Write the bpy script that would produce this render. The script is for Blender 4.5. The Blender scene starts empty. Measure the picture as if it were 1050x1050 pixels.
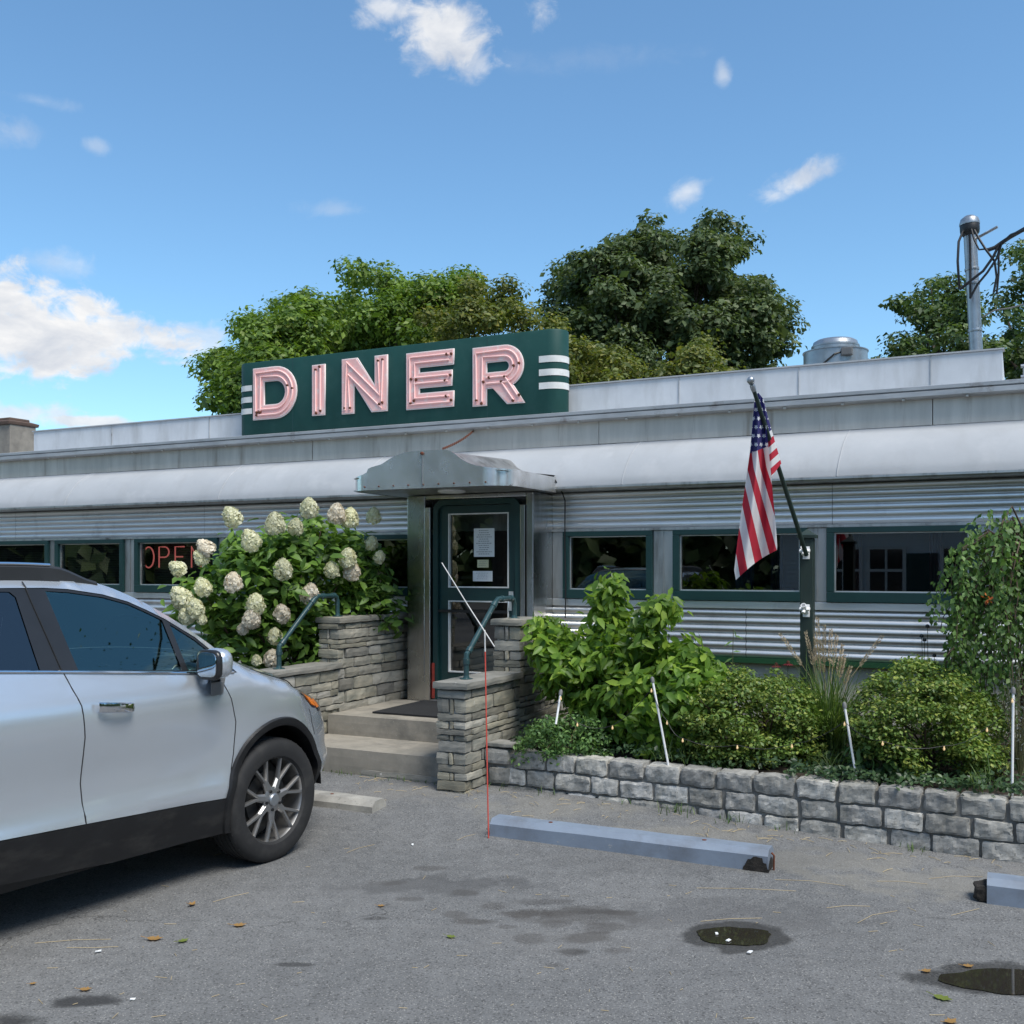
import bpy, bmesh, math, random
import numpy as np
from mathutils import Vector, Matrix, noise
from mathutils.geometry import delaunay_2d_cdt

random.seed(7)
RNG = np.random.default_rng(11)
SC = bpy.context.scene
COL = SC.collection
PI = math.pi
rad = math.radians

# ------------------------------------------------------------------ measured camera
HOR, FOC, EYE = 582.0, 1050.0, 1.65
BA = -rad(26.3)                                  # the diner's facade direction
EU = Vector((math.cos(BA), math.sin(BA), 0)); EV = Vector((-math.sin(BA), math.cos(BA), 0))

def at(x, y, Y):
    return Vector(((x - 525) / FOC * Y, Y, EYE - (y - HOR) * Y / FOC))
def gp(x, y, z=0.0):
    return at(x, y, FOC * (EYE - z) / (y - HOR))
def b2w(u, v, z=0.0):
    return EU * u + EV * v + Vector((0, 0, z))
def w2b(p):
    return Vector((p.dot(EU), p.dot(EV), p.z))
def fY(x, v):
    t = (x - 525) / FOC
    return v / (t * EV.x + EV.y)
def fu(x, v):
    t = (x - 525) / FOC
    return fY(x, v) * (t * EU.x + EU.y)
def fz(x, y, v):
    return EYE - (y - HOR) * fY(x, v) / FOC
def sstep(a, b, x):
    t = min(1, max(0, (x - a) / (b - a)))
    return t * t * (3 - 2 * t)
def ground_z(u, v):
    return 0.085 * sstep(-0.2, -3.0, u) * sstep(5.2, 6.5, v)

# ------------------------------------------------------------------ mesh builder
class MB:
    def __init__(s):
        s.v = []; s.f = []; s.sm = []
    def add(s, vs, fs, smooth=False):
        o = len(s.v)
        s.v += [tuple(p) for p in vs]
        s.f += [tuple(i + o for i in f) for f in fs]
        s.sm += [smooth] * len(fs)
        return s
    def box(s, a, b, M=None):
        x0, y0, z0 = a; x1, y1, z1 = b
        vs = [Vector(p) for p in ((x0,y0,z0),(x1,y0,z0),(x1,y1,z0),(x0,y1,z0),(x0,y0,z1),(x1,y0,z1),(x1,y1,z1),(x0,y1,z1))]
        if M: vs = [M @ p for p in vs]
        return s.add(vs, [(0,3,2,1),(4,5,6,7),(0,1,5,4),(1,2,6,5),(2,3,7,6),(3,0,4,7)])
    def tube(s, pts, r, seg=10, cap=True, closed=False):
        pts = [Vector(p) for p in pts]; n = len(pts)
        rs = r if isinstance(r, (list, tuple)) else [r] * n
        vs = []; prev = None
        for i, p in enumerate(pts):
            a = pts[i - 1] if (i > 0 or closed) else pts[0]
            b = pts[(i + 1) % n] if (i < n - 1 or closed) else pts[-1]
            d = (b - a).normalized() if (b - a).length > 1e-9 else Vector((0, 0, 1))
            if prev is None:
                ref = Vector((0, 0, 1)) if abs(d.z) < 0.9 else Vector((1, 0, 0))
                x = d.cross(ref).normalized()
            else:
                x = (prev - d * prev.dot(d))
                x = x.normalized() if x.length > 1e-6 else d.orthogonal().normalized()
            prev = x; y = d.cross(x)
            for k in range(seg):
                t = 2 * PI * k / seg
                vs.append(p + (x * math.cos(t) + y * math.sin(t)) * rs[i])
        fs = []
        for i in range(n if closed else n - 1):
            j = (i + 1) % n
            for k in range(seg):
                k2 = (k + 1) % seg
                fs.append((i*seg+k, i*seg+k2, j*seg+k2, j*seg+k))
        s.add(vs, fs, True)
        if cap and not closed:
            o = len(s.v) - len(vs)
            s.f += [tuple(o + k for k in range(seg))[::-1], tuple(o + (n-1)*seg + k for k in range(seg))]
            s.sm += [False, False]
        return s
    def lathe(s, prof, seg=32, M=None, closed=False):
        vs = []; n = len(prof)
        for r, h in prof:
            for k in range(seg):
                t = 2 * PI * k / seg
                p = Vector((r * math.cos(t), r * math.sin(t), h))
                vs.append(M @ p if M else p)
        fs = []
        for i in range(n if closed else n - 1):
            j = (i + 1) % n
            for k in range(seg):
                k2 = (k + 1) % seg
                fs.append((i*seg+k, i*seg+k2, j*seg+k2, j*seg+k))
        return s.add(vs, fs, True)
    def grid(s, fn, nu, nv, smooth=True):
        vs = [fn(i / nu, j / nv) for i in range(nu + 1) for j in range(nv + 1)]
        fs = [(i*(nv+1)+j, (i+1)*(nv+1)+j, (i+1)*(nv+1)+j+1, i*(nv+1)+j+1) for i in range(nu) for j in range(nv)]
        return s.add(vs, fs, smooth)
    def extrude_profile(s, prof, u0, u1, nseg=1, closed=False, smooth=False, caps=False):
        """prof: list of (v,z), swept along u"""
        n = len(prof); vs = []; fs = []
        for i in range(nseg + 1):
            u = u0 + (u1 - u0) * i / nseg
            vs += [(u, v, z) for v, z in prof]
        for i in range(nseg):
            for k in range(n if closed else n - 1):
                k2 = (k + 1) % n
                fs.append((i*n+k, (i+1)*n+k, (i+1)*n+k2, i*n+k2))
        s.add(vs, fs, smooth)
        if caps:
            o = len(s.v) - len(vs)
            s.f += [tuple(o + k for k in range(n)), tuple(o + nseg*n + k for k in range(n))[::-1]]
            s.sm += [False, False]
        return s
    def prism(s, poly, z0, z1, M=None):
        """poly in local xy, extruded along local z"""
        n = len(poly)
        vs = [Vector((x, y, z0)) for x, y in poly] + [Vector((x, y, z1)) for x, y in poly]
        if M: vs = [M @ p for p in vs]
        return s.add(vs, [tuple(range(n))[::-1], tuple(range(n, 2*n))] + [(i, (i+1) % n, n + (i+1) % n, n + i) for i in range(n)])
    def rough(s, c, half, amp=0.01, freq=9.0, div=(5, 3, 3), rnd=0.25, M=None, jit=0.0):
        """a rough hewn stone: box grid with rounded edges and noise"""
        sd = Vector((random.random()*50, random.random()*50, random.random()*50))
        c = Vector(c); h = Vector(half); idx = {}; vs = []; fs = []
        nx, ny, nz = div
        rr = min(half) * rnd * 2
        def vid(i, j, k):
            key = (i, j, k)
            if key in idx: return idx[key]
            q = Vector((-1 + 2*i/nx, -1 + 2*j/ny, -1 + 2*k/nz))
            p = Vector((q.x*h.x, q.y*h.y, q.z*h.z))
            core = Vector((max(-h.x+rr, min(h.x-rr, p.x)), max(-h.y+rr, min(h.y-rr, p.y)), max(-h.z+rr, min(h.z-rr, p.z))))
            d = p - core
            if d.length > 1e-6: p = core + d.normalized() * min(d.length, rr)
            nv = noise.noise_vector((p + c) * freq + sd) * amp + noise.noise_vector((p + c) * freq * 2.7 + sd) * amp * 0.5
            p = p + nv
            p = c + p
            if M: p = M @ p
            idx[key] = len(vs); vs.append(p); return idx[key]
        for j in range(ny):
            for k in range(nz):
                fs.append((vid(0,j,k), vid(0,j,k+1), vid(0,j+1,k+1), vid(0,j+1,k)))
                fs.append((vid(nx,j,k), vid(nx,j+1,k), vid(nx,j+1,k+1), vid(nx,j,k+1)))
        for i in range(nx):
            for k in range(nz):
                fs.append((vid(i,0,k), vid(i+1,0,k), vid(i+1,0,k+1), vid(i,0,k+1)))
                fs.append((vid(i,ny,k), vid(i,ny,k+1), vid(i+1,ny,k+1), vid(i+1,ny,k)))
        for i in range(nx):
            for j in range(ny):
                fs.append((vid(i,j,0), vid(i,j+1,0), vid(i+1,j+1,0), vid(i+1,j,0)))
                fs.append((vid(i,j,nz), vid(i+1,j,nz), vid(i+1,j+1,nz), vid(i,j+1,nz)))
        return s.add(vs, fs, False)
    def mesh(s, name, mat, origin=(0, 0, 0), bevel=0, angle=35):
        me = bpy.data.meshes.new(name)
        o = Vector(origin)
        me.from_pydata([(p[0]-o.x, p[1]-o.y, p[2]-o.z) for p in s.v], [], s.f)
        me.polygons.foreach_set('use_smooth', s.sm)
        mats = mat if isinstance(mat, (list, tuple)) else [mat]
        for m in mats: me.materials.append(m)
        if bevel:
            bm = bmesh.new(); bm.from_mesh(me)
            bmesh.ops.remove_doubles(bm, verts=bm.verts, dist=1e-5)
            es = [e for e in bm.edges if len(e.link_faces) == 2 and e.calc_face_angle(0) > rad(30)]
            bmesh.ops.bevel(bm, geom=es, offset=bevel, segments=2, affect='EDGES', profile=0.6, clamp_overlap=True)
            bm.to_mesh(me); bm.free()
        me.validate(); me.update()
        if any(s.sm) : me.set_sharp_from_angle(angle=rad(angle))
        return me

class Thing:
    """an Empty at the thing's base that parents its parts"""
    def __init__(s, name, label, cat, base=(0, 0, 0), frame='B', group=None):
        s.base = Vector(base); s.frame = frame
        o = bpy.data.objects.new(name, None); COL.objects.link(o)
        o.empty_display_size = 0.2
        place(o, base, frame)
        o['label'] = label; o['category'] = cat
        if group: o['group'] = group
        s.o = o
    def parts(s, name, mb, mat, parent=None, gap=.004, **k):
        """each separate piece of a builder becomes a part of its own"""
        root = list(range(len(mb.v)))
        def find(a):
            while root[a] != a: root[a] = root[root[a]]; a = root[a]
            return a
        for f in mb.f:
            for q in f[1:]: root[find(q)] = find(f[0])
        groups = {}
        for f, sm in zip(mb.f, mb.sm): groups.setdefault(find(f[0]), []).append((f, sm))
        out = []
        for fs in groups.values():
            used = sorted({i for f, _ in fs for i in f}); ix = {a: b for b, a in enumerate(used)}
            g = MB(); g.v = [mb.v[i] for i in used]; g.f = [tuple(ix[i] for i in f) for f, _ in fs]; g.sm = [m for _, m in fs]
            out.append(s.part(name, g, mat, parent, **k))
        return out
    def part(s, name, mb, mat, parent=None, label=None, bevel=0, kind=None, angle=35):
        me = mb if isinstance(mb, bpy.types.Mesh) else mb.mesh(name, mat, s.base, bevel, angle)
        ob = bpy.data.objects.new(name, me); COL.objects.link(ob)
        ob.parent = parent or s.o
        if label: ob['label'] = label
        if kind: ob['kind'] = kind
        return ob

def place(o, base, frame):
    if frame == 'B':
        o.location = b2w(*base); o.rotation_euler = (0, 0, BA)
    elif frame == 'W':
        o.location = Vector(base)
    else:                                    # (location, angle): mesh data are local, base stays zero
        o.location = frame[0]; o.rotation_euler = (0, 0, frame[1])

def single(name, label, cat, mb, mat, base=(0, 0, 0), frame='B', group=None, bevel=0, kind=None, angle=35):
    me = mb if isinstance(mb, bpy.types.Mesh) else mb.mesh(name, mat, base if not isinstance(frame, tuple) else (0,0,0), bevel, angle)
    ob = bpy.data.objects.new(name, me); COL.objects.link(ob)
    place(ob, base, frame)
    if label: ob['label'] = label
    if cat: ob['category'] = cat
    if group: ob['group'] = group
    if kind: ob['kind'] = kind
    return ob
def copy_thing(root, loc=None, rotz=None, label=None):
    r = root.copy(); COL.objects.link(r)
    if loc is not None: r.location = loc
    if rotz is not None: r.rotation_euler = (0, 0, rotz)
    if label: r['label'] = label
    for ch in list(root.children):
        c = ch.copy(); COL.objects.link(c); c.parent = r
        for g in ch.children:
            d = g.copy(); COL.objects.link(d); d.parent = c
    return r

# ------------------------------------------------------------------ materials
def new_mat(name):
    m = bpy.data.materials.new(name); m.use_nodes = True
    nt = m.node_tree; nt.nodes.clear()
    out = nt.nodes.new('ShaderNodeOutputMaterial')
    return m, nt, out
def N(nt, typ, **kw):
    n = nt.nodes.new(typ)
    for k, v in kw.items():
        if k in n.inputs.keys() if hasattr(n.inputs, 'keys') else False: n.inputs[k].default_value = v
        else: setattr(n, k, v)
    return n
def ramp(nt, fac, stops):
    r = nt.nodes.new('ShaderNodeValToRGB'); e = r.color_ramp.elements
    while len(e) > 1: e.remove(e[-1])
    for i, (p, c) in enumerate(stops):
        el = e[0] if i == 0 else e.new(p)
        el.position = p; el.color = (c[0], c[1], c[2], 1) if not isinstance(c, (int, float)) else (c, c, c, 1)
    nt.links.new(fac, r.inputs['Fac'])
    return r.outputs['Color']
def noise_tex(nt, scale, detail=4, rough=0.55, stretch=None, coord='Object', dist=0):
    tc = nt.nodes.new('ShaderNodeTexCoord'); mp = nt.nodes.new('ShaderNodeMapping')
    nt.links.new(tc.outputs[coord], mp.inputs['Vector'])
    if stretch: mp.inputs['Scale'].default_value = stretch
    t = nt.nodes.new('ShaderNodeTexNoise')
    t.inputs['Scale'].default_value = scale; t.inputs['Detail'].default_value = detail
    t.inputs['Roughness'].default_value = rough; t.inputs['Distortion'].default_value = dist
    nt.links.new(mp.outputs['Vector'], t.inputs['Vector'])
    return t.outputs['Fac']
def mixc(nt, fac, a, b, mode='MIX'):
    m = nt.nodes.new('ShaderNodeMix'); m.data_type = 'RGBA'; m.blend_type = mode
    for sock, val in ((m.inputs[0], fac), (m.inputs[6], a), (m.inputs[7], b)):
        if isinstance(val, bpy.types.NodeSocket): nt.links.new(val, sock)
        elif isinstance(val, (int, float)): sock.default_value = val
        else: sock.default_value = (val[0], val[1], val[2], 1)
    return m.outputs[2]
def math_n(nt, op, a, b=None, c=None, clamp=False):
    m = nt.nodes.new('ShaderNodeMath'); m.operation = op; m.use_clamp = clamp
    for i, val in enumerate((a, b, c)):
        if val is None: continue
        if isinstance(val, bpy.types.NodeSocket): nt.links.new(val, m.inputs[i])
        else: m.inputs[i].default_value = val
    return m.outputs[0]

def surf(name, c1, c2=None, rough=0.6, metal=0.0, scale=6.0, stretch=None, bump=0.0, bscale=60.0, bdist=0.01,
         spots=None, sscale=14.0, sthr=(0.62, 0.7), spec=0.5, rvar=0.0, coat=0.0, detail=5, grime=None, gscale=3.0, gstretch=None, gthr=(0.45, 0.75), emit=None, estr=0.0, bstretch=None, island=0.0):
    m, nt, out = new_mat(name)
    b = nt.nodes.new('ShaderNodeBsdfPrincipled')
    nt.links.new(b.outputs[0], out.inputs[0])
    c2 = c2 or tuple(x * 0.75 for x in c1)
    n1 = noise_tex(nt, scale, detail, 0.6, stretch)
    col = ramp(nt, n1, [(0.3, c2), (0.7, c1)])
    if island:
        g = nt.nodes.new('ShaderNodeNewGeometry')
        f = math_n(nt, 'MULTIPLY_ADD', g.outputs['Random Per Island'], 2 * island, 1 - island)
        hs = nt.nodes.new('ShaderNodeHueSaturation'); nt.links.new(col, hs.inputs['Color']); nt.links.new(f, hs.inputs['Value'])
        sat = math_n(nt, 'MULTIPLY_ADD', math_n(nt, 'FRACT', math_n(nt, 'MULTIPLY', g.outputs['Random Per Island'], 37.7)), 0.8, 0.6)
        nt.links.new(sat, hs.inputs['Saturation'])
        col = hs.outputs[0]
    if grime:
        gf = ramp(nt, noise_tex(nt, gscale, 6, 0.65, gstretch), [(gthr[0], 0), (gthr[1], 1)])
        col = mixc(nt, gf, col, grime)
    if spots:
        sf = ramp(nt, noise_tex(nt, sscale, 3, 0.6), [(sthr[0], 0), (sthr[1], 1)])
        col = mixc(nt, sf, col, spots)
    nt.links.new(col, b.inputs['Base Color'])
    b.inputs['Metallic'].default_value = metal
    b.inputs['Specular IOR Level'].default_value = spec
    b.inputs['Coat Weight'].default_value = coat
    b.inputs['Coat Roughness'].default_value = 0.04
    if rvar:
        rn = noise_tex(nt, scale * 1.7, 4, 0.6, stretch)
        nt.links.new(math_n(nt, 'MULTIPLY_ADD', rn, rvar * 2, rough - rvar, clamp=True), b.inputs['Roughness'])
    else: b.inputs['Roughness'].default_value = rough
    if bump:
        bp = nt.nodes.new('ShaderNodeBump'); bp.inputs['Strength'].default_value = bump; bp.inputs['Distance'].default_value = bdist
        nt.links.new(noise_tex(nt, bscale, 5, 0.65, bstretch), bp.inputs['Height']); nt.links.new(bp.outputs[0], b.inputs['Normal'])
    if emit:
        b.inputs['Emission Color'].default_value = (*emit, 1); b.inputs['Emission Strength'].default_value = estr
    return m

def thin_glass(name, tint=(0.8, 0.85, 0.85), refl=1.0, rough=0.01, k=1.5):
    m, nt, out = new_mat(name)
    tr = nt.nodes.new('ShaderNodeBsdfTransparent'); tr.inputs[0].default_value = (*tint, 1)
    gl = nt.nodes.new('ShaderNodeBsdfGlossy'); gl.inputs['Roughness'].default_value = rough; gl.inputs[0].default_value = (*refl, 1) if isinstance(refl, tuple) else (refl, refl, refl, 1)
    fr = nt.nodes.new('ShaderNodeFresnel'); fr.inputs[0].default_value = 1.6
    mx = nt.nodes.new('ShaderNodeMixShader')
    f = math_n(nt, 'MULTIPLY_ADD', fr.outputs[0], k, 0.03, clamp=True)
    nt.links.new(f, mx.inputs[0]); nt.links.new(tr.outputs[0], mx.inputs[1]); nt.links.new(gl.outputs[0], mx.inputs[2])
    nt.links.new(mx.outputs[0], out.inputs[0])
    return m

def leaf_mat(name, c1, c2, trans=0.35, rough=0.5, tcol=None, spec=0.35, c3=None):
    m, nt, out = new_mat(name)
    g = nt.nodes.new('ShaderNodeNewGeometry')
    stops = [(0.0, c2), (0.6, c1), (1.0, c3 or tuple(min(1, x * 1.35) for x in c1))]
    col = ramp(nt, g.outputs['Random Per Island'], stops)
    nz = ramp(nt, noise_tex(nt, 1.3, 3, 0.5), [(0.3, 0.75), (0.7, 1.15)])
    col = mixc(nt, 1.0, col, nz, 'MULTIPLY')
    b = nt.nodes.new('ShaderNodeBsdfPrincipled')
    b.inputs['Roughness'].default_value = rough; b.inputs['Specular IOR Level'].default_value = spec
    nt.links.new(col, b.inputs['Base Color'])
    t = nt.nodes.new('ShaderNodeBsdfTranslucent')
    tc = mixc(nt, 1.0, col, tcol or (1.25, 1.35, 0.6), 'MULTIPLY'); nt.links.new(tc, t.inputs[0])
    mx = nt.nodes.new('ShaderNodeMixShader'); mx.inputs[0].default_value = trans
    nt.links.new(b.outputs[0], mx.inputs[1]); nt.links.new(t.outputs[0], mx.inputs[2]); nt.links.new(mx.outputs[0], out.inputs[0])
    return m

MT = {}
def mk(key, *a, **k): MT[key] = surf(key, *a, **k)
mk('asphalt_trim', (0.05, 0.05, 0.052))
mk('steel', (0.84, 0.83, 0.81), (0.66, 0.655, 0.64), rough=0.40, metal=0.85, scale=2.0, stretch=(0.6, 1, 7), rvar=0.08, bump=0.05, bscale=5, grime=(0.34, 0.325, 0.31), gscale=1.4, gstretch=(1.2, 1, 0.7), gthr=(0.55, 0.85))
mk('vestibule_steel', (0.550, 0.544, 0.528), (0.396, 0.391, 0.380), rough=0.26, metal=1.0, scale=1.6, stretch=(1, 1, 0.5), rvar=0.10, bump=0.10, bscale=3.5, bdist=.02, grime=(0.17, 0.15, 0.13), gscale=1.5, gstretch=(2, 2, 0.5), gthr=(0.52, 0.85))
mk('steel_dull', (0.550, 0.550, 0.537), (0.413, 0.413, 0.406), rough=0.42, metal=0.9, scale=3.0, stretch=(2, 2, 0.5), rvar=0.12, bump=0.06, bscale=8, grime=(0.13, 0.115, 0.10), gscale=2.2, gstretch=(4, 4, 0.6), gthr=(0.5, 0.8))
mk('steel_bright', (0.72, 0.73, 0.74), (0.54, 0.55, 0.56), rough=0.24, metal=0.78, scale=4, rvar=0.10, bump=0.06, bscale=3.5, bdist=0.03, grime=(0.30, 0.285, 0.26), gscale=3, gstretch=(1, 1, .6), gthr=(0.55, 0.85))
mk('roof_coat', (0.40, 0.415, 0.435), (0.34, 0.355, 0.375), rough=0.7, metal=0.0, scale=1.3, bump=0.12, bscale=5, bdist=0.02, grime=(0.31, 0.315, 0.325), gscale=2.4, gstretch=(1.6, 1, 0.5), gthr=(0.52, 0.95), spots=(0.46, 0.47, 0.485), sscale=3.5, sthr=(0.55, 0.95))
mk('parapet_coat', (0.62, 0.64, 0.67), (0.52, 0.54, 0.57), rough=0.6, scale=3, bump=0.08, bscale=6, bdist=0.01, grime=(0.38, 0.385, 0.39), gscale=2.6, gstretch=(1.6, 1, 0.35), gthr=(0.48, 0.85))
mk('band_metal', (0.658, 0.609, 0.546), (0.501, 0.464, 0.414), rough=0.5, metal=0.5, scale=2.5, stretch=(3, 1, 0.4), grime=(0.20, 0.14, 0.095), gscale=2.2, gstretch=(3.5, 1, 0.3), gthr=(0.56, 0.86), bump=0.05, bscale=9)
mk('cornice', (0.480, 0.492, 0.504), (0.336, 0.348, 0.360), rough=0.5, metal=0.4, scale=4, stretch=(1, 1, 4), grime=(0.14, 0.11, 0.09), gscale=4, gthr=(0.6, 0.75))
mk('green_paint', (0.012, 0.048, 0.046), (0.009, 0.036, 0.036), rough=0.35, scale=5, bump=0.03, bscale=30)
mk('sign_green', (0.014, 0.068, 0.060), (0.009, 0.048, 0.043), rough=0.55, spec=0.25, scale=2.5, stretch=(1, 1, 0.5), grime=(0.024, 0.075, 0.068), gscale=5, gthr=(0.5, 0.85), spots=(0.07, 0.12, 0.11), sscale=45, sthr=(0.70, 0.74), bump=0.03, bscale=10)
mk('kick_green', (0.015, 0.08, 0.03), rough=0.5)
mk('white_paint', (0.74, 0.74, 0.72), (0.58, 0.58, 0.56), rough=0.5, scale=8, grime=(0.4, 0.4, 0.38), gscale=9, gthr=(0.6, 0.8))
mk('wall_cream', (0.62, 0.60, 0.52), (0.5, 0.48, 0.42), rough=0.8, scale=4)
mk('letter_white', (0.84, 0.74, 0.73), (0.80, 0.68, 0.66), rough=0.55, scale=9)
mk('letter_pink', (0.87, 0.52, 0.49), (0.85, 0.46, 0.43), rough=0.6, scale=7, spots=(0.80, 0.66, 0.62), sscale=16, sthr=(0.55, 0.72))
mk('neon_tube', (0.88, 0.60, 0.57), (0.87, 0.56, 0.53), rough=0.35, spec=0.4, emit=(1.0, 0.5, 0.47), estr=0.05)
mk('neon_open', (0.6, 0.12, 0.10), rough=0.2, emit=(1.0, 0.24, 0.22), estr=0.22)
mk('rust', (0.16, 0.045, 0.02), (0.08, 0.03, 0.015), rough=0.85, scale=20)
mk('rust_red', (0.35, 0.04, 0.025), (0.2, 0.03, 0.02), rough=0.7, scale=30)
mk('black_metal', (0.012, 0.012, 0.013), rough=0.45)
mk('cable', (0.012, 0.012, 0.014), rough=0.55)
mk('cable_grey', (0.16, 0.16, 0.16), rough=0.6)
mk('concrete', (0.414, 0.397, 0.356), (0.276, 0.265, 0.241), rough=0.85, scale=9, bump=0.25, bscale=90, bdist=0.004, grime=(0.13, 0.125, 0.115), gscale=3.5, gthr=(0.5, 0.85), spots=(0.12, 0.12, 0.11), sscale=60, sthr=(0.64, 0.7))
mk('step_stone', (0.326, 0.294, 0.245), (0.221, 0.204, 0.171), rough=0.82, scale=5, bump=0.25, bscale=50, bdist=0.004, grime=(0.08, 0.08, 0.075), gscale=3, gthr=(0.5, 0.9), spots=(0.35, 0.33, 0.3), sscale=80, sthr=(0.66, 0.72))
mk('mat', (0.014, 0.015, 0.017), rough=0.95, bump=0.5, bscale=160, bdist=0.004)
mk('ledge_stone', (0.298, 0.277, 0.228), (0.149, 0.150, 0.130), rough=0.85, scale=5, stretch=(1, 1, 3.5), bump=0.4, bscale=32, bdist=0.008, bstretch=(1, 1, 3), grime=(0.12, 0.13, 0.115), gscale=4, gthr=(0.55, 0.9), spots=(0.5, 0.49, 0.46), sscale=11, sthr=(0.70, 0.78), island=0.38)
mk('mortar', (0.24, 0.23, 0.21), (0.14, 0.135, 0.125), rough=0.95, scale=9, bump=0.4, bscale=60, bdist=0.006)
mk('mortar_light', (0.400, 0.400, 0.380), (0.150, 0.145, 0.130), rough=0.95, scale=6, bump=0.4, bscale=60, bdist=0.006)
mk('granite', (0.443, 0.434, 0.408), (0.212, 0.208, 0.194), rough=0.8, scale=16, detail=8, bump=0.45, bscale=45, bdist=0.008, grime=(0.13, 0.13, 0.11), gscale=5.0, gthr=(0.5, 0.82), spots=(0.13, 0.13, 0.12), sscale=55, sthr=(0.60, 0.72), island=0.36)
mk('wheelstop_paint', (0.205, 0.251, 0.318), (0.169, 0.205, 0.262), rough=0.6, scale=6, bump=0.15, bscale=50, bdist=0.004, grime=(0.12, 0.13, 0.15), gscale=4, gthr=(0.5, 0.85), spots=(0.33, 0.33, 0.33), sscale=22, sthr=(0.68, 0.74))
mk('broken_concrete_shade', (0.030, 0.025, 0.021), (0.010, 0.009, 0.008), rough=0.95, scale=25, bump=0.6, bscale=60)  # the lump's own dark tone; on the wheel stop the painted shade of a hollow
mk('pipe_green', (0.026, 0.066, 0.072), (0.017, 0.043, 0.048), rough=0.3, scale=12, bump=0.05, bscale=20, spots=(0.18, 0.2, 0.2), sscale=40, sthr=(0.68, 0.72))
mk('white_plastic', (0.80, 0.80, 0.80), (0.74, 0.74, 0.74), rough=0.35)
mk('paper', (0.72, 0.73, 0.73), (0.68, 0.69, 0.69), rough=0.8)
mk('paper_yellow', (0.66, 0.64, 0.42), rough=0.8)
mk('ink', (0.25, 0.25, 0.27), rough=0.9)
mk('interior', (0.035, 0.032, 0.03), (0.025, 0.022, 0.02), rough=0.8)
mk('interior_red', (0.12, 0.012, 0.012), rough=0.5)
mk('blind', (0.10, 0.105, 0.10), (0.07, 0.075, 0.07), rough=0.7)
mk('curtain', (0.03, 0.05, 0.12), (0.02, 0.03, 0.08), rough=0.9)
mk('wood_green', (0.016, 0.034, 0.026), (0.010, 0.022, 0.018), rough=0.55, scale=6, stretch=(6, 6, 0.5), bump=0.2, bscale=20, bstretch=(8, 8, 0.5))
mk('masonry', (0.27, 0.245, 0.21), (0.17, 0.155, 0.135), rough=0.9, scale=5, bump=0.3, bscale=40, grime=(0.10, 0.09, 0.08), gscale=3, gthr=(0.5, 0.8))
mk('masonry_cap', (0.12, 0.075, 0.055), (0.08, 0.055, 0.045), rough=0.9, scale=9, bump=0.3, bscale=40)
mk('galv', (0.42, 0.44, 0.46), (0.30, 0.32, 0.34), rough=0.38, metal=0.85, scale=7, rvar=0.08, bump=0.04, bscale=14)
mk('soil', (0.045, 0.032, 0.022), (0.02, 0.015, 0.011), rough=0.95, scale=14, bump=0.8, bscale=40, bdist=0.02)
mk('grass_ground', (0.06, 0.10, 0.03), (0.035, 0.06, 0.02), rough=0.95, scale=1.5, bump=0.5, bscale=25)
mk('bark', (0.11, 0.085, 0.065), (0.055, 0.045, 0.036), rough=0.9, scale=10, stretch=(4, 4, 0.6), bump=0.6, bscale=18, bstretch=(4, 4, 0.5))
mk('stem_green', (0.07, 0.10, 0.03), (0.10, 0.075, 0.04), rough=0.7, scale=4)
mk('stem_brown', (0.10, 0.065, 0.04), (0.06, 0.04, 0.03), rough=0.8, scale=6)
mk('straw', (0.48, 0.38, 0.22), (0.34, 0.26, 0.14), rough=0.8, scale=9)
mk('rod_red', (0.62, 0.085, 0.06), (0.5, 0.07, 0.05), rough=0.4)
mk('rod_white', (0.75, 0.73, 0.70), rough=0.4)
mk('clapboard', (0.770, 0.798, 0.812), (0.672, 0.700, 0.714), rough=0.7)
mk('shingle', (0.10, 0.10, 0.105), (0.06, 0.06, 0.062), rough=0.9, scale=20)
# car
mk('car_paint', (0.60, 0.645, 0.695), (0.59, 0.635, 0.685), rough=0.26, metal=0.66, scale=3, coat=1.0)
mk('car_trim', (0.014, 0.0145, 0.016), (0.010, 0.010, 0.011), rough=0.5, spec=0.35, bump=0.1, bscale=300, bdist=0.001, grime=(0.045, 0.043, 0.040), gscale=5, gstretch=(1, 1, 2.5), gthr=(0.5, 0.95))
mk('car_gloss_black', (0.02, 0.021, 0.023), rough=0.3)
mk('car_roof_trim', (0.03, 0.031, 0.033), rough=0.4)
mk('chrome', (0.75, 0.76, 0.78), (0.72, 0.73, 0.75), rough=0.07, metal=1.0)
mk('mirror', (0.6, 0.62, 0.64), rough=0.03, metal=1.0)
mk('rim_metal', (0.44, 0.435, 0.43), (0.40, 0.395, 0.39), rough=0.46, metal=1.0, scale=5)
mk('rim_dark', (0.018, 0.018, 0.018), rough=0.6)
mk('rubber', (0.017, 0.017, 0.018), (0.012, 0.012, 0.013), rough=0.75, scale=8, grime=(0.05, 0.048, 0.045), gscale=6, gthr=(0.5, 0.9))
mk('seat_cloth', (0.05, 0.05, 0.052), rough=0.9)
mk('amber', (0.75, 0.22, 0.02), (0.7, 0.18, 0.015), rough=0.12, coat=1.0, emit=(1.0, 0.25, 0.02), estr=0.12)
mk('lamp_dark', (0.02, 0.02, 0.022), rough=0.1, coat=1.0)
MT['glass'] = thin_glass('window_glass', (0.62, 0.66, 0.66), 0.95)
MT['car_glass'] = thin_glass('car_glass', (0.36, 0.56, 0.55), (0.62, 0.92, 0.88), k=2.1)
MT['car_glass_dark'] = thin_glass('car_glass_dark', (0.06, 0.07, 0.08), 0.95)
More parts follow.
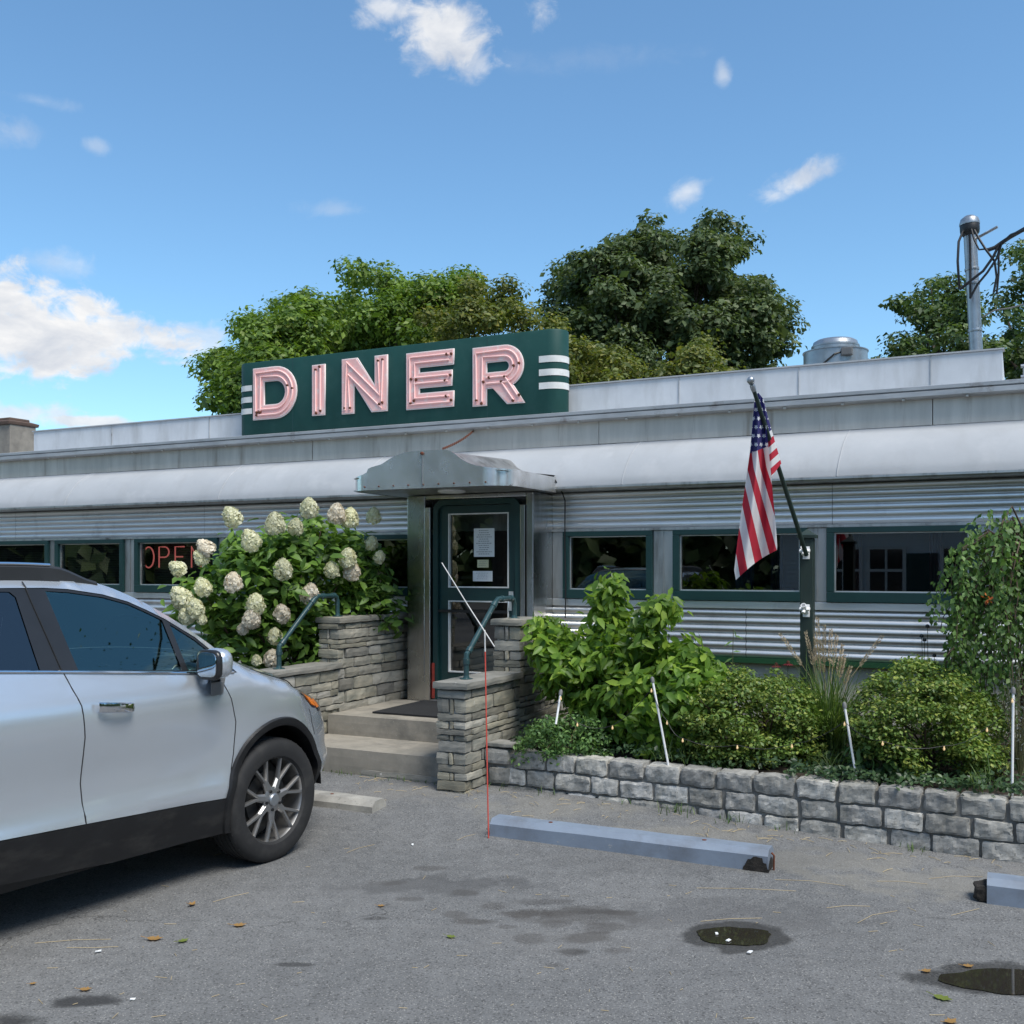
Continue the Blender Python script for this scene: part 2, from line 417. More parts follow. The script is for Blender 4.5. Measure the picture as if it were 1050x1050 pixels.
MT['leaf_maple'] = leaf_mat('leaf_maple', (0.130, 0.213, 0.036), (0.066, 0.121, 0.023), 0.35, c3=(0.227, 0.314, 0.049))
MT['leaf_oak'] = leaf_mat('leaf_oak', (0.100, 0.140, 0.058), (0.055, 0.085, 0.038), 0.32, rough=0.5, spec=0.3, c3=(0.165, 0.205, 0.095))
MT['leaf_olive'] = leaf_mat('leaf_olive', (0.143, 0.177, 0.039), (0.076, 0.101, 0.024), 0.35, c3=(0.254, 0.236, 0.055))
MT['leaf_far'] = leaf_mat('leaf_far', (0.087, 0.140, 0.043), (0.046, 0.078, 0.029), 0.3, c3=(0.148, 0.202, 0.070))
MT['leaf_hyd'] = leaf_mat('leaf_hyd', (0.129, 0.234, 0.040), (0.060, 0.126, 0.023), 0.3, rough=0.45, c3=(0.198, 0.325, 0.057))
MT['leaf_big'] = leaf_mat('leaf_big', (0.167, 0.295, 0.037), (0.084, 0.169, 0.025), 0.4, rough=0.42, c3=(0.298, 0.423, 0.057))
MT['leaf_azalea'] = leaf_mat('leaf_azalea', (0.157, 0.246, 0.046), (0.071, 0.138, 0.032), 0.25, rough=0.45, c3=(0.313, 0.346, 0.074))
MT['leaf_low'] = leaf_mat('leaf_low', (0.110, 0.211, 0.062), (0.054, 0.115, 0.040), 0.3, c3=(0.200, 0.331, 0.099))
MT['leaf_ivy'] = leaf_mat('leaf_ivy', (0.045, 0.087, 0.036), (0.022, 0.048, 0.022), 0.2, rough=0.4, c3=(0.084, 0.140, 0.056))
MT['leaf_weep'] = leaf_mat('leaf_weep', (0.117, 0.211, 0.055), (0.060, 0.121, 0.037), 0.3, c3=(0.192, 0.311, 0.082))
MT['leaf_grass'] = leaf_mat('leaf_grass', (0.10, 0.17, 0.05), (0.055, 0.11, 0.032), 0.4, c3=(0.19, 0.25, 0.09))
MT['leaf_silver'] = leaf_mat('leaf_silver', (0.20, 0.22, 0.21), (0.12, 0.14, 0.12), 0.3)
MT['floret'] = leaf_mat('floret', (0.80, 0.79, 0.56), (0.70, 0.68, 0.46), 0.35, tcol=(1, 1, 0.9), c3=(0.86, 0.84, 0.68))
MT['floret_pink'] = leaf_mat('floret_pink', (0.80, 0.74, 0.60), (0.70, 0.62, 0.50), 0.35, tcol=(1, 0.97, 0.92), c3=(0.86, 0.81, 0.70))
MT['plume'] = leaf_mat('plume', (0.55, 0.46, 0.33), (0.42, 0.34, 0.24), 0.4, tcol=(1, 1, 0.9))
MT['petal_pink'] = leaf_mat('petal_pink', (0.35, 0.06, 0.07), (0.22, 0.03, 0.04), 0.3, tcol=(1, 0.8, 0.8))
MT['petal_orange'] = leaf_mat('petal_orange', (0.55, 0.16, 0.04), (0.4, 0.10, 0.03), 0.3, tcol=(1, 0.8, 0.6))
MT['dead_leaf'] = leaf_mat('dead_leaf', (0.34, 0.20, 0.07), (0.25, 0.13, 0.05), 0.2, tcol=(1, 0.9, 0.7))
MT['dead_leaf_green'] = leaf_mat('dead_leaf_green', (0.16, 0.20, 0.04), (0.14, 0.17, 0.04), 0.2)

# asphalt: speckled aggregate, wear, oil spots, wet patches around the puddles
def asphalt_mat(spots, wets):
    m, nt, out = new_mat('asphalt')
    b = nt.nodes.new('ShaderNodeBsdfPrincipled'); nt.links.new(b.outputs[0], out.inputs[0])
    tc = nt.nodes.new('ShaderNodeTexCoord')
    big = ramp(nt, noise_tex(nt, 0.55, 5, 0.6), [(0.3, (0.116, 0.118, 0.119)), (0.7, (0.158, 0.158, 0.157))])
    fine = ramp(nt, noise_tex(nt, 110, 3, 0.7), [(0.25, 0.62), (0.5, 1.0), (0.75, 1.48)])
    col = mixc(nt, 1.0, big, fine, 'MULTIPLY')
    mid = ramp(nt, noise_tex(nt, 9, 5, 0.65), [(0.3, 0.84), (0.7, 1.14)])
    col = mixc(nt, 1.0, col, mid, 'MULTIPLY')
    vo = nt.nodes.new('ShaderNodeTexVoronoi'); vo.inputs['Scale'].default_value = 130; nt.links.new(tc.outputs['Object'], vo.inputs['Vector'])
    sp = nt.nodes.new('ShaderNodeSeparateColor'); nt.links.new(vo.outputs['Color'], sp.inputs[0])
    pick = math_n(nt, 'GREATER_THAN', sp.outputs[0], 0.86)
    core = math_n(nt, 'LESS_THAN', vo.outputs['Distance'], 0.42)
    col = mixc(nt, math_n(nt, 'MULTIPLY', math_n(nt, 'MULTIPLY', pick, core), 0.62), col, (0.33, 0.32, 0.30))
    pick2 = math_n(nt, 'LESS_THAN', sp.outputs[1], 0.10)
    col = mixc(nt, math_n(nt, 'MULTIPLY', pick2, 0.5), col, (0.03, 0.03, 0.031))
    wob = nt.nodes.new('ShaderNodeTexNoise'); wob.inputs['Scale'].default_value = 6; wob.inputs['Detail'].default_value = 5; nt.links.new(tc.outputs['Object'], wob.inputs['Vector'])
    wobf = math_n(nt, 'SUBTRACT', wob.outputs['Fac'], 0.5)
    sx = nt.nodes.new('ShaderNodeSeparateXYZ'); nt.links.new(tc.outputs['Object'], sx.inputs[0])
    def blob(x, y, rx, ry, soft, wobble):
        dx = math_n(nt, 'MULTIPLY', math_n(nt, 'SUBTRACT', sx.outputs[0], x), 1 / rx)
        dy = math_n(nt, 'MULTIPLY', math_n(nt, 'SUBTRACT', sx.outputs[1], y), 1 / ry)
        d = math_n(nt, 'SQRT', math_n(nt, 'ADD', math_n(nt, 'MULTIPLY', dx, dx), math_n(nt, 'MULTIPLY', dy, dy)))
        d = math_n(nt, 'MULTIPLY_ADD', wobf, wobble, d)
        mr = nt.nodes.new('ShaderNodeMapRange'); mr.interpolation_type = 'SMOOTHSTEP'
        mr.inputs[1].default_value = 1 + soft; mr.inputs[2].default_value = 1 - soft; nt.links.new(d, mr.inputs[0])
        return mr.outputs[0]
    for (x, y, rx, ry, amt, c) in spots:
        f = math_n(nt, 'MULTIPLY', blob(x, y, rx, ry, 0.40, 3.2), amt)
        col = mixc(nt, f, col, c)
    cv = nt.nodes.new('ShaderNodeTexVoronoi'); cv.feature = 'DISTANCE_TO_EDGE'; cv.inputs['Scale'].default_value = .75
    wv = nt.nodes.new('ShaderNodeVectorMath'); wv.operation = 'MULTIPLY_ADD'; nt.links.new(wob.outputs['Color'], wv.inputs[0]); wv.inputs[1].default_value = (.35, .35, .35); nt.links.new(tc.outputs['Object'], wv.inputs[2]); nt.links.new(wv.outputs[0], cv.inputs['Vector'])
    crack = math_n(nt, 'MULTIPLY', math_n(nt, 'LESS_THAN', cv.outputs['Distance'], .0035), ramp(nt, noise_tex(nt, .8, 2, .5), [(.50, 0), (.60, .55)]))
    col = mixc(nt, crack, col, (.03, .029, .028))
    wet = None
    for (x, y, rx, ry) in wets:
        f = blob(x, y, rx, ry, 0.14, 1.2)
        wet = f if wet is None else math_n(nt, 'MAXIMUM', wet, f)
    col = mixc(nt, wet, col, mixc(nt, 1.0, col, (0.40, 0.39, 0.38), 'MULTIPLY'))
    nt.links.new(col, b.inputs['Base Color'])
    nt.links.new(math_n(nt, 'MULTIPLY_ADD', wet, -0.35, 0.88), b.inputs['Roughness'])
    b.inputs['Specular IOR Level'].default_value = 0.35
    bp = nt.nodes.new('ShaderNodeBump'); bp.inputs['Strength'].default_value = 0.55; bp.inputs['Distance'].default_value = 0.006
    h = mixc(nt, 0.5, noise_tex(nt, 110, 4, 0.7), vo.outputs['Distance'])
    nt.links.new(h, bp.inputs['Height']); nt.links.new(bp.outputs[0], b.inputs['Normal'])
    return m
SKY_TINT = (0.77, 1.02, 1.09); SKY_STR = 0.082; SUN_STR = 2.05; SUN_ANG = rad(28); EXPO = 1.16; CLOUD = 5.3
# ================================================================== SETTING
def P2(x, y):
    p = gp(x, y); return p.x, p.y
spots = []
for x, y, rx, ry, a, c in ((560, 838, .5, .22, .3, (.24, .225, .19)), (700, 862, .5, .2, .35, (.24, .225, .19)), (850, 885, .5, .2, .35, (.24, .225, .19)), (960, 905, .5, .22, .35, (.24, .225, .19)), (430, 822, .5, .2, .3, (.22, .205, .18)), (455, 908, .42, .16, .55, (.040, .040, .042)), (590, 940, .30, .10, .5, (.045, .04, .036)), (600, 962, .14, .06, .65, (.04, .035, .03)),
                           (592, 976, .08, .04, .75, (.03, .028, .026)), (545, 937, .18, .05, .6, (.045, .04, .036)), (490, 945, .10, .04, .6, (.045, .04, .036)),
                           (610, 935, .10, .035, .6, (.04, .036, .032)), (560, 925, .12, .04, .45, (.045, .042, .04)),
                           (85, 1027, .10, .05, .85, (.022, .022, .023)), (305, 989, .06, .02, .7, (.03, .03, .03)), (180, 868, .07, .02, .6, (.02, .02, .02)),
                           (380, 942, .06, .02, .5, (.03, .03, .03)), (740, 940, .55, .22, .35, (.06, .06, .062)), (700, 880, .9, .3, .25, (.07, .07, .07)),
                           (15, 1047, .10, .05, .8, (.02, .02, .02)), (430, 915, .5, .2, .25, (.16, .16, .16)), (640, 960, .8, .25, .22, (.17, .165, .16))):
    px, py = P2(x, y); spots.append((px, py, rx, ry, a, c))
for x, y, r in ((395, 905, .07), (420, 922, .05), (440, 890, .06), (468, 938, .05), (505, 930, .07), (520, 950, .05), (548, 962, .06), (575, 948, .08), (618, 950, .07), (628, 975, .05), (600, 930, .05), (640, 936, .05), (565, 990, .04), (480, 915, .05)):
    px, py = P2(x, y); spots.append((px, py, r * random.uniform(.9, 2.0), r * random.uniform(.5, 1.0), .40, (.046, .041, .037)))
pw1 = P2(756, 959); pw2 = P2(1022, 1003)
wets = [(pw1[0] - .01, pw1[1] - .01, .255, .19), (pw2[0] + .02, pw2[1], .33, .17)]
MT['asphalt'] = asphalt_mat(spots, wets)

def lot(i, j):                                   # denser towards the diner
    X = -32 + 64 * i; Y = -34 + 50 * j
    z = ground_z(*w2b(Vector((X, Y, 0)))[:2])
    return (X, Y, z)
g = MB(); g.grid(lot, 128, 150)
single('parking_lot', None, None, g, MT['asphalt'], frame='W', kind='structure')
g = MB(); g.grid(lambda i, j: (-700 + 1400 * i, -700 + 1400 * j, -0.06), 8, 8, False)
single('ground', None, None, g, MT['grass_ground'], frame='W', kind='structure')

# puddles: thin still water lying in shallow hollows
def puddle(cx, cy, rx, ry, seed, name):
    g = MB(); n = 40
    pts = []
    for k in range(n):
        t = 2 * PI * k / n
        r = 1 + 0.28 * (noise.noise(Vector((math.cos(t) * 1.2 + seed, math.sin(t) * 1.2, seed)))) + .1 * noise.noise(Vector((math.cos(t) * 4 + seed, math.sin(t) * 4, seed)))
        pts.append((cx + rx * r * math.cos(t), cy + ry * r * math.sin(t), 0.004))
    g.add(pts + [(cx, cy, 0.004)], [(k, (k + 1) % n, n) for k in range(n)])
    single(name, None, None, g, MT['water'], frame='W', kind='structure')
m, nt, out = new_mat('puddle_water')
b = nt.nodes.new('ShaderNodeBsdfPrincipled'); b.inputs['Base Color'].default_value = (.022, .019, .016, 1); b.inputs['Roughness'].default_value = .03
b.inputs['IOR'].default_value = 1.33
nt.links.new(b.outputs[0], out.inputs[0]); MT['water'] = m
a = P2(754, 960); puddle(a[0], a[1], .17, .115, 3.1, 'puddle')
a = P2(1026, 1006); puddle(a[0] + .04, a[1], .26, .12, 8.7, 'puddle')

# garden soil inside the low stone wall
g = MB()
def soil(i, j):
    u = -3.62 + 6.6 * i; v0 = 6.60; v = v0 + (8.7 - v0) * j
    z = .30 + .10 * j + .03 * noise.noise(Vector((u * 3, v * 3, 0)))
    return (u, v, z)
g.grid(soil, 60, 24)
single('garden_soil', None, None, g, MT['soil'], kind='structure')
g = MB()
g.grid(lambda i, j: (-12.5 + 7.1 * i, 7.0 + 1.7 * j, .16 + .1 * j + .03 * noise.noise(Vector((i * 20, j * 5, 3)))), 40, 12)
g.grid(lambda i, j: (-12.5 + 7.1 * i, 6.99 + .01 * j, -.02 + .18 * j), 10, 1)
single('planting_soil', None, None, g, MT['soil'], kind='structure')

# ================================================================== DINER
UL, UR = -18.5, 4.6
VF = 8.46                                        # facade plane
D = Thing('diner', 'long low stainless steel diner with green window frames and a white barrel roof edge', 'diner', (-4.4, 8.46, 0))
# --- lower wall
g = MB(); g.box((UL, 8.52, 0.0), (UR, 8.62, .885)); D.part('base_wall', g, MT['wall_cream'])
g = MB(); g.box((UL, 8.45, .862), (-5.08, 8.519, .905)); g.box((-3.769, 8.45, .862), (UR, 8.519, .905)); D.parts('green_strip', g, MT['kick_green'])
def corr(z0, z1, n, v, depth, seg=8, ledge=0.0):
    prof = []
    p = (z1 - z0) / n
    for k in range(n):
        for s in range(seg):
            t = s / seg
            prof.append((v - depth * math.sin(PI * t) ** 0.8, z0 + (k + t) * p))
    prof.append((v, z1)); return prof
lowp = corr(.905, 1.305, 6, 8.475, .021)
g = MB()
for u0, u1 in ((UL, -10.5), (-10.5, -7.6), (-7.6, -5.08), (-3.772, -2.02), (-2.02, .35), (.35, 2.9), (2.9, UR)):
    g.extrude_profile(lowp, u0 + .002, u1 - .002, 6, smooth=True)
D.parts('lower_siding', g, MT['steel'], angle=50)
hip = corr(1.995, 2.325, 6, 8.475, .013)
g = MB()
for u0, u1 in ((UL, -10.9), (-10.9, -7.9), (-7.9, -4.9), (-3.95, -1.33), (-1.33, 1.6), (1.6, UR)):
    g.extrude_profile(hip, u0 + .002, u1 - .002, 6, smooth=True)
D.parts('upper_siding', g, MT['steel'], angle=50)
g = MB()
g.box((UL, 8.448, 1.308), (-5.07, 8.56, 1.372)); g.box((-3.769, 8.448, 1.308), (UR, 8.56, 1.372))
D.parts('sill_band', g, MT['steel'], bevel=.004)
g = MB()
g.box((UL, 8.43, 1.972), (-5.07, 8.56, 1.993)); g.box((-3.769, 8.43, 1.972), (UR, 8.56, 1.993))
D.parts('drip_strip', g, MT['steel_dull'])
g = MB(); g.box((UL, 8.50, 1.994), (UR, 8.60, 2.345)); D.part('wall_backing', g, MT['steel_dull'])
# --- windows
wins = [(-16.46, -15.33), (-15.2, -14.08), (-13.95, -12.86), (-12.72, -11.55), (-11.42, -10.29), (-10.18, -9.07), (-8.90, -7.69), (-7.53, -6.42), (-6.26, -5.18), (-3.66, -2.82), (-2.64, -1.523), (-1.37, -.275), (-.12, .97), (1.13, 2.22), (2.38, 3.47)]
wz0, wz1 = 1.3745, 1.970
prev = None
pil = MB()
edges = [UL] + [e for w in wins for e in w] + [UR]
for i in range(0, len(edges), 2):
    a_, b_ = edges[i], edges[i + 1]
    if a_ < -5 and b_ > -4:
        pil.box((a_ + .002, 8.452, wz0), (-5.06, 8.56, wz1)); pil.box((-3.769, 8.452, wz0), (b_ - .002, 8.56, wz1)); continue
    pil.box((a_ + .002, 8.452, wz0), (b_ - .002, 8.56, wz1))
    if b_ - a_ < .3: pil.box(((a_ + b_) / 2 - .006, 8.444, wz0), ((a_ + b_) / 2 + .006, 8.4515, wz1))
D.parts('pilaster', pil, MT['steel_dull'], bevel=.003)
for k, (a_, b_) in enumerate(wins):
    fw = .058
    f = MB()
    f.box((a_, 8.425, wz0), (b_, 8.545, wz0 + fw + .022)); f.box((a_, 8.425, wz1 - fw * .75), (b_, 8.545, wz1))
    f.box((a_, 8.425, wz0 + fw + .0225), (a_ + fw, 8.545, wz1 - fw * .75 - .0005)); f.box((b_ - fw, 8.425, wz0 + fw + .0225), (b_, 8.545, wz1 - fw * .75 - .0005))
    fr = D.part('window', f, MT['green_paint'], bevel=.004)
    t = MB()
    x0, x1, z0, z1 = a_ + fw, b_ - fw, wz0 + fw + .022, wz1 - fw * .75
    t.box((x0, 8.46, z0), (x1, 8.475, z0 + .010)); t.box((x0, 8.46, z1 - .008), (x1, 8.475, z1))
    t.box((x0, 8.46, z0 + .0105), (x0 + .009, 8.475, z1 - .0085)); t.box((x1 - .009, 8.46, z0 + .0105), (x1, 8.475, z1 - .0085))
    D.part('trim', t, MT['steel'], fr)
    gl = MB(); gl.add([(x0, 8.478, z0), (x1, 8.478, z0), (x1, 8.478, z1), (x0, 8.478, z1)], [(0, 1, 2, 3)])
    D.part('pane', gl, MT['glass'], fr)
    if k in (4, 5, 6, 7):
        bl = MB(); nsl = 17
        for s in range(nsl):
            z = z0 + (z1 - z0) * (s + .5) / nsl
            M_ = Matrix.Translation((0, 8.56 if k != 6 else 8.66, z)) @ Matrix.Rotation(rad(-52), 4, 'X')
            bl.box((x0 + .01, -.014, -.0008), (x1 - .01, .014, .0008), M_)
        D.part('blind', bl, MT['blind'], fr)
    if k in (10, 11):
        c = MB()
        def cur(u0, u1, vv, zb):
            c.grid(lambda i, j: (u0 + (u1 - u0) * i, vv + .018 * math.sin(i * 26), zb + (z1 + .05 - zb) * j), 40, 1)
        cur(x0 + .40 if k == 10 else x0 + .10, x0 + (.56 if k == 10 else .17), 8.75, z0 - .2); cur(x1 - .30, x1 - .2, 8.75, z0 - .2)
        D.parts('curtain', c, MT['curtain'] if k == 10 else MT['interior_red'], fr)
# --- interior shell, counter and booths seen dimly through the panes
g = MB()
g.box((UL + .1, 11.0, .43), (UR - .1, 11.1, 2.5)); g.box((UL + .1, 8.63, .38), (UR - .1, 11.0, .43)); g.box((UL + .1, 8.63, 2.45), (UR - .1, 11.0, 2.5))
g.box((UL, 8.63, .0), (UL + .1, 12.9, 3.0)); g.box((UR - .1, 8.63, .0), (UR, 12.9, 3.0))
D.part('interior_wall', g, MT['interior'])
g = MB()
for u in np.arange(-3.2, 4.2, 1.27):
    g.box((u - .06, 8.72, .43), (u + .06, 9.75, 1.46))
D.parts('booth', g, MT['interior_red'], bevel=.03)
# --- eave, barrel roof, metal band, cornice, flat roof
g = MB()
g.extrude_profile([(8.46, 2.326), (8.36, 2.329), (8.30, 2.333), (8.292, 2.345), (8.292, 2.362), (8.30, 2.368), (8.33, 2.37)], UL, UR, 8)
D.part('gutter', g, MT['steel_dull'])
def barrel_vz(t):
    """a shallow convex curve from the eave up to the metal band"""
    q = math.sin(PI * t) * .062 + .03 * math.exp(-t * 9) * t * 9
    return 8.295 + .365 * t - q * .74, 2.365 + .402 * t + q * .67
def barrel(i, j):
    t = j * PI / 2
    u = UL + (UR - UL) * i
    wob = .006 * noise.noise(Vector((u * 1.3, j * 3, 0)))
    v_, z_ = barrel_vz(j); return (u, v_ + wob, z_ + wob)
g = MB(); g.grid(barrel, 140, 16)
roof = D.part('barrel_roof', g, MT['roof_coat'])
sm_ = MB()
for u in (-11.3, -9.85, -7.55, -5.75, -3.05, -1.27, 1.2, 3.3):
    pts = []
    for j in range(13):
        v_, z_ = barrel_vz(j / 12); pts.append((u + .05 * (j / 12), v_, z_))
    sm_.tube(pts, .006, 6)
D.parts('seam', sm_, MT['roof_coat'], roof)
g = MB()
brk = [UL, -9.55, -6.6, -3.4, -.6, 2.0, UR]
for k in range(len(brk) - 1):
    dv = .004 * (k % 2)
    g.box((brk[k] + .003, 8.655 - dv, 2.768), (brk[k + 1] - .003, 8.75, 2.972))
D.parts('metal_band', g, MT['band_metal'])
g = MB()
g.extrude_profile([(8.66, 2.972), (8.585, 2.976), (8.565, 2.985), (8.565, 3.02), (8.58, 3.028), (8.565, 3.036), (8.565, 3.062), (8.60, 3.070), (9.30, 3.075)], UL, UR, 10)
cor = D.part('cornice', g, MT['cornice'])
g = MB()
for u in np.arange(UL + .2, UR, .46):
    g.box((u, 8.578, 2.962), (u + .02, 8.60, 2.975)); 
D.parts('clip', g, MT['band_metal'], cor)
g = MB()
g.box((-11.62, 9.30, 3.05), (-.115, 9.40, 3.435)); g.box((-.215, 9.4005, 3.05), (-.115, 12.9, 3.435)); g.box((-11.62, 9.4005, 3.05), (-11.52, 12.9, 3.435))
par = D.part('parapet', g, MT['parapet_coat'])
g = MB()
for u in (-10.2, -8.6, -6.9, -5.2, -4.0, -2.85, -1.75, -.66):
    g.box((u - .004, 9.292, 3.06), (u + .004, 9.2995, 3.43))
D.parts('joint', g, MT['cornice'], par)
g = MB(); g.box((-11.64, 9.285, 3.437), (-.10, 9.41, 3.45)); D.part('coping', g, MT['roof_coat'], par)
g = MB(); g.box((UL, 8.76, 2.97), (UR, 12.9, 3.045)); g.box((UL, 12.8, .0), (UR, 12.9, 2.96)); D.part('flat_roof', g, MT['cornice'])
# --- entrance vestibule
VU0, VU1, VV = -5.06, -3.77, 8.05
du0, du1, dz0, dz1 = -4.79, -3.903, .43, 2.265
g = MB()
g.box((VU0, VV, .30), (du0 - .075, 8.47, 2.31)); g.box((du1 + .06, VV, .30), (VU1, 8.47, 2.31)); g.box((du0 - .0745, VV, dz1 + .005), (du1 + .0595, 8.47, 2.31))
vest = D.part('vestibule', g, MT['vestibule_steel'], bevel=.012)
g = MB()
g.box((du0 - .073, VV - .018, .43), (du0 - .012, VV + .05, 2.20)); g.box((du1 + .008, VV - .014, .43), (du1 + .055, VV + .05, 2.20))
D.parts('jamb', g, MT['vestibule_steel'], vest, bevel=.006)
# rounded green door surround with an arched-corner head
def rrect_top(x0, x1, z0, z1, r, n=8):
    pts = [(x0, z0)]
    for k in range(n + 1):
        t = PI - PI / 2 * k / n; pts.append((x0 + r + r * math.cos(t), z1 - r + r * math.sin(t)))
    for k in range(n + 1):
        t = PI / 2 - PI / 2 * k / n; pts.append((x1 - r + r * math.cos(t), z1 - r + r * math.sin(t)))
    pts.append((x1, z0)); return pts
XZ = Matrix(((1, 0, 0, 0), (0, 0, -1, 0), (0, 1, 0, 0), (0, 0, 0, 1)))       # local (x,y,z) -> (u, -z, y)
def ring(outer, inner, v0, v1):
    """a frame between two outlines of equal point count, in the u-z plane, from v0 (front) to v1"""
    g = MB(); n = len(outer)
    vs = [(x, v0, z) for x, z in outer] + [(x, v0, z) for x, z in inner] + [(x, v1, z) for x, z in outer] + [(x, v1, z) for x, z in inner]
    fs = []
    for i in range(n - 1):
        j = i + 1
        fs += [(i, n + i, n + j, j), (2*n + i, 2*n + j, 3*n + j, 3*n + i), (i, j, 2*n + j, 2*n + i), (n + i, 3*n + i, 3*n + j, n + j)]
    g.add(vs, fs); return g
fo = rrect_top(du0, du1, dz0, dz1, .10); fi = rrect_top(du0 + .05, du1 - .05, dz0, dz1 - .05, .07)
D.part('door_frame', ring(fo, fi, VV + .012, VV + .10), MT['green_paint'])
ga, gb = -4.635, -4.045
leaf = MB()
L0, L1 = du0 + .052, du1 - .052
leaf.box((L0, VV + .05, dz0 + .02), (ga - .012, VV + .09, dz1 - .055)); leaf.box((gb + .012, VV + .05, dz0 + .02), (L1, VV + .09, dz1 - .055))
leaf.box((ga - .0118, VV + .05, 2.14), (gb + .0118, VV + .09, dz1 - .055)); leaf.box((ga - .0118, VV + .05, 1.352), (gb + .0118, VV + .09, 1.468)); leaf.box((ga - .0118, VV + .05, dz0 + .02), (gb + .0118, VV + .09, .70))
door = D.part('door', leaf, MT['green_paint'])
g = MB()
for z0, z1 in ((1.468, 2.14), (.70, 1.352)):
    for bx in (((ga - .012, z0), (ga, z1)), ((gb, z0), (gb + .012, z1)), ((ga + .0003, z0), (gb - .0003, z0 + .012)), ((ga + .0003, z1 - .012), (gb - .0003, z1))):
        g.box((bx[0][0], VV + .042, bx[0][1]), (bx[1][0], VV + .086, bx[1][1]))
D.part('trim', g, MT['white_paint'], door)
g = MB()
for z0, z1 in ((1.48, 2.128), (.712, 1.34)): g.add([(ga, VV + .07, z0), (gb, VV + .07, z0), (gb, VV + .07, z1), (ga, VV + .07, z1)], [(0, 1, 2, 3)])
D.parts('pane', g, MT['glass'], door)
g = MB(); g.tube([(L1 - .05, VV + .05, 1.40), (L1 - .05, VV + .0, 1.40), (L1 - .05, VV - .012, 1.37), (L1 - .05, VV - .012, 1.30)], .009, 8); g.box((L1 - .075, VV + .038, 1.27), (L1 - .03, VV + .05, 1.44))
D.part('handle', g, MT['steel'], door)
g = MB(); g.box((du0 + .052, VV + .02, 1.245), (gb, VV + .035, 1.27)); g.box((ga, VV + .095, 1.55), (gb, VV + .10, 1.57))
D.parts('push_bar', g, MT['black_metal'], door)
g = MB(); g.box((du0 - .01, VV - .03, .40), (du1 + .01, VV + .2, .448)); D.part('threshold', g, MT['steel_dull'], bevel=.005)
g = MB(); g.box((du0 - .002, VV - .006, .46), (du0 + .02, VV + .008, .78)); D.part('rusted_edge', g, MT['rust_red'])
# --- door canopy with a stepped and crested fascia
cu0, cu1, cv0, cv1, czb = -5.25, -3.67, 7.35, 8.30, 2.315
cr = .22
path = []
for k in range(5): path.append((cu0, cv1 - (cv1 - cv0 - cr) * k / 4))
for k in range(1, 8):
    t = PI + PI / 2 * k / 8; path.append((cu0 + cr + cr * math.cos(t), cv0 + cr + cr * math.sin(t)))
for k in range(81): path.append((cu0 + cr + (cu1 - cu0 - 2 * cr) * k / 80, cv0))
for k in range(1, 8):
    t = -PI / 2 + PI / 2 * k / 8; path.append((cu1 - cr + cr * math.cos(t), cv0 + cr + cr * math.sin(t)))
for k in range(5): path.append((cu1, cv0 + cr + (cv1 - cv0 - cr) * k / 4))
uc = -4.47
CREST = []
for x_, y_ in ((62, 135), (98, 126), (102, 113), (112, 108), (140, 100), (160, 87), (180, 75), (205, 66), (230, 62), (262, 60), (320, 58), (338, 62), (352, 72), (368, 85), (385, 95), (410, 103), (440, 108), (500, 110)):
    CREST.append((fu(340 + x_ / 2.7615, 7.35), fz(340 + x_ / 2.7615, 440 + y_ / 2.7615, 7.35)))
def crest(u):
    if u <= CREST[0][0]: return CREST[0][1]
    for (a, za), (b, zb) in zip(CREST[:-1], CREST[1:]):
        if u <= b: return za + (zb - za) * (u - a) / (b - a)
    return CREST[-1][1]
g = MB(); n = len(path)
vs = [(u, v, czb) for u, v in path] + [(u, v, czb + .016) for u, v in path] + [(u * 1, v + 0, crest(u) - .012) for u, v in path] + [(u, v, crest(u)) for u, v in path]
ins = .02
cxm, cvm = (cu0 + cu1) / 2, cv1
def inn(u, v): return (u + (ins if u < cxm - .4 else -ins if u > cxm + .4 else 0), v + (ins if v < cv1 - .1 else 0))
vs += [(*inn(u, v), crest(u)) for u, v in path] + [(*inn(u, v), czb) for u, v in path]
fs = []
for i in range(n - 1):
    for r in range(5): fs.append((r*n + i, r*n + i + 1, (r+1)*n + i + 1, (r+1)*n + i))
g.add(vs, fs, True)
can = D.part('canopy', g, MT['steel_bright'], angle=30)
g = MB()
us = np.linspace(cu0 + .02, cu1 - .02, 60)
g.grid(lambda i, j: (cu0 + .02 + (cu1 - cu0 - .04) * i, cv0 + .02 + .12 * (1 - min(1, 40 * min(i, 1 - i))) + (1.30 - .12 * (1 - min(1, 40 * min(i, 1 - i)))) * j, crest(cu0 + .02 + (cu1 - cu0 - .04) * i) - .015 + .05 * j), 60, 6)
D.part('canopy_top', g, MT['steel_dull'], can)
g = MB(); g.box((cu0 + .02, cv0 + .10, czb + .002), (cu1 - .02, 8.40, czb + .012)); D.part('soffit', g, MT['steel_dull'], can)
g = MB()
for u in np.linspace(cu0 + .2, cu1 - .2, 9):
    g.lathe([(.0, 0), (.007, 0), (.007, .006), (.003, .009), (0, .009)], 8, Matrix.Translation((u, cv0 - .001, czb + .03)) @ Matrix.Rotation(PI / 2, 4, 'X'))
g.lathe([(.0, 0), (.014, 0), (.014, .012), (0, .018)], 10, Matrix.Translation((uc, cv0 - .001, crest(uc) - .025)) @ Matrix.Rotation(PI / 2, 4, 'X'))
D.parts('rivet', g, MT['rust'], can)
g = MB(); g.box((uc - .004, cv0 - .006, czb), (uc + .004, cv0, crest(uc) - .01)); D.part('seam', g, MT['steel_dull'], can)
g = MB(); g.lathe([(0, 0), (.12, 0), (.12, -.012), (.09, -.022), (0, -.024)], 24, Matrix.Translation((-4.40, 7.72, czb + .0015))); D.part('ceiling_light', g, MT['white_plastic'], can)
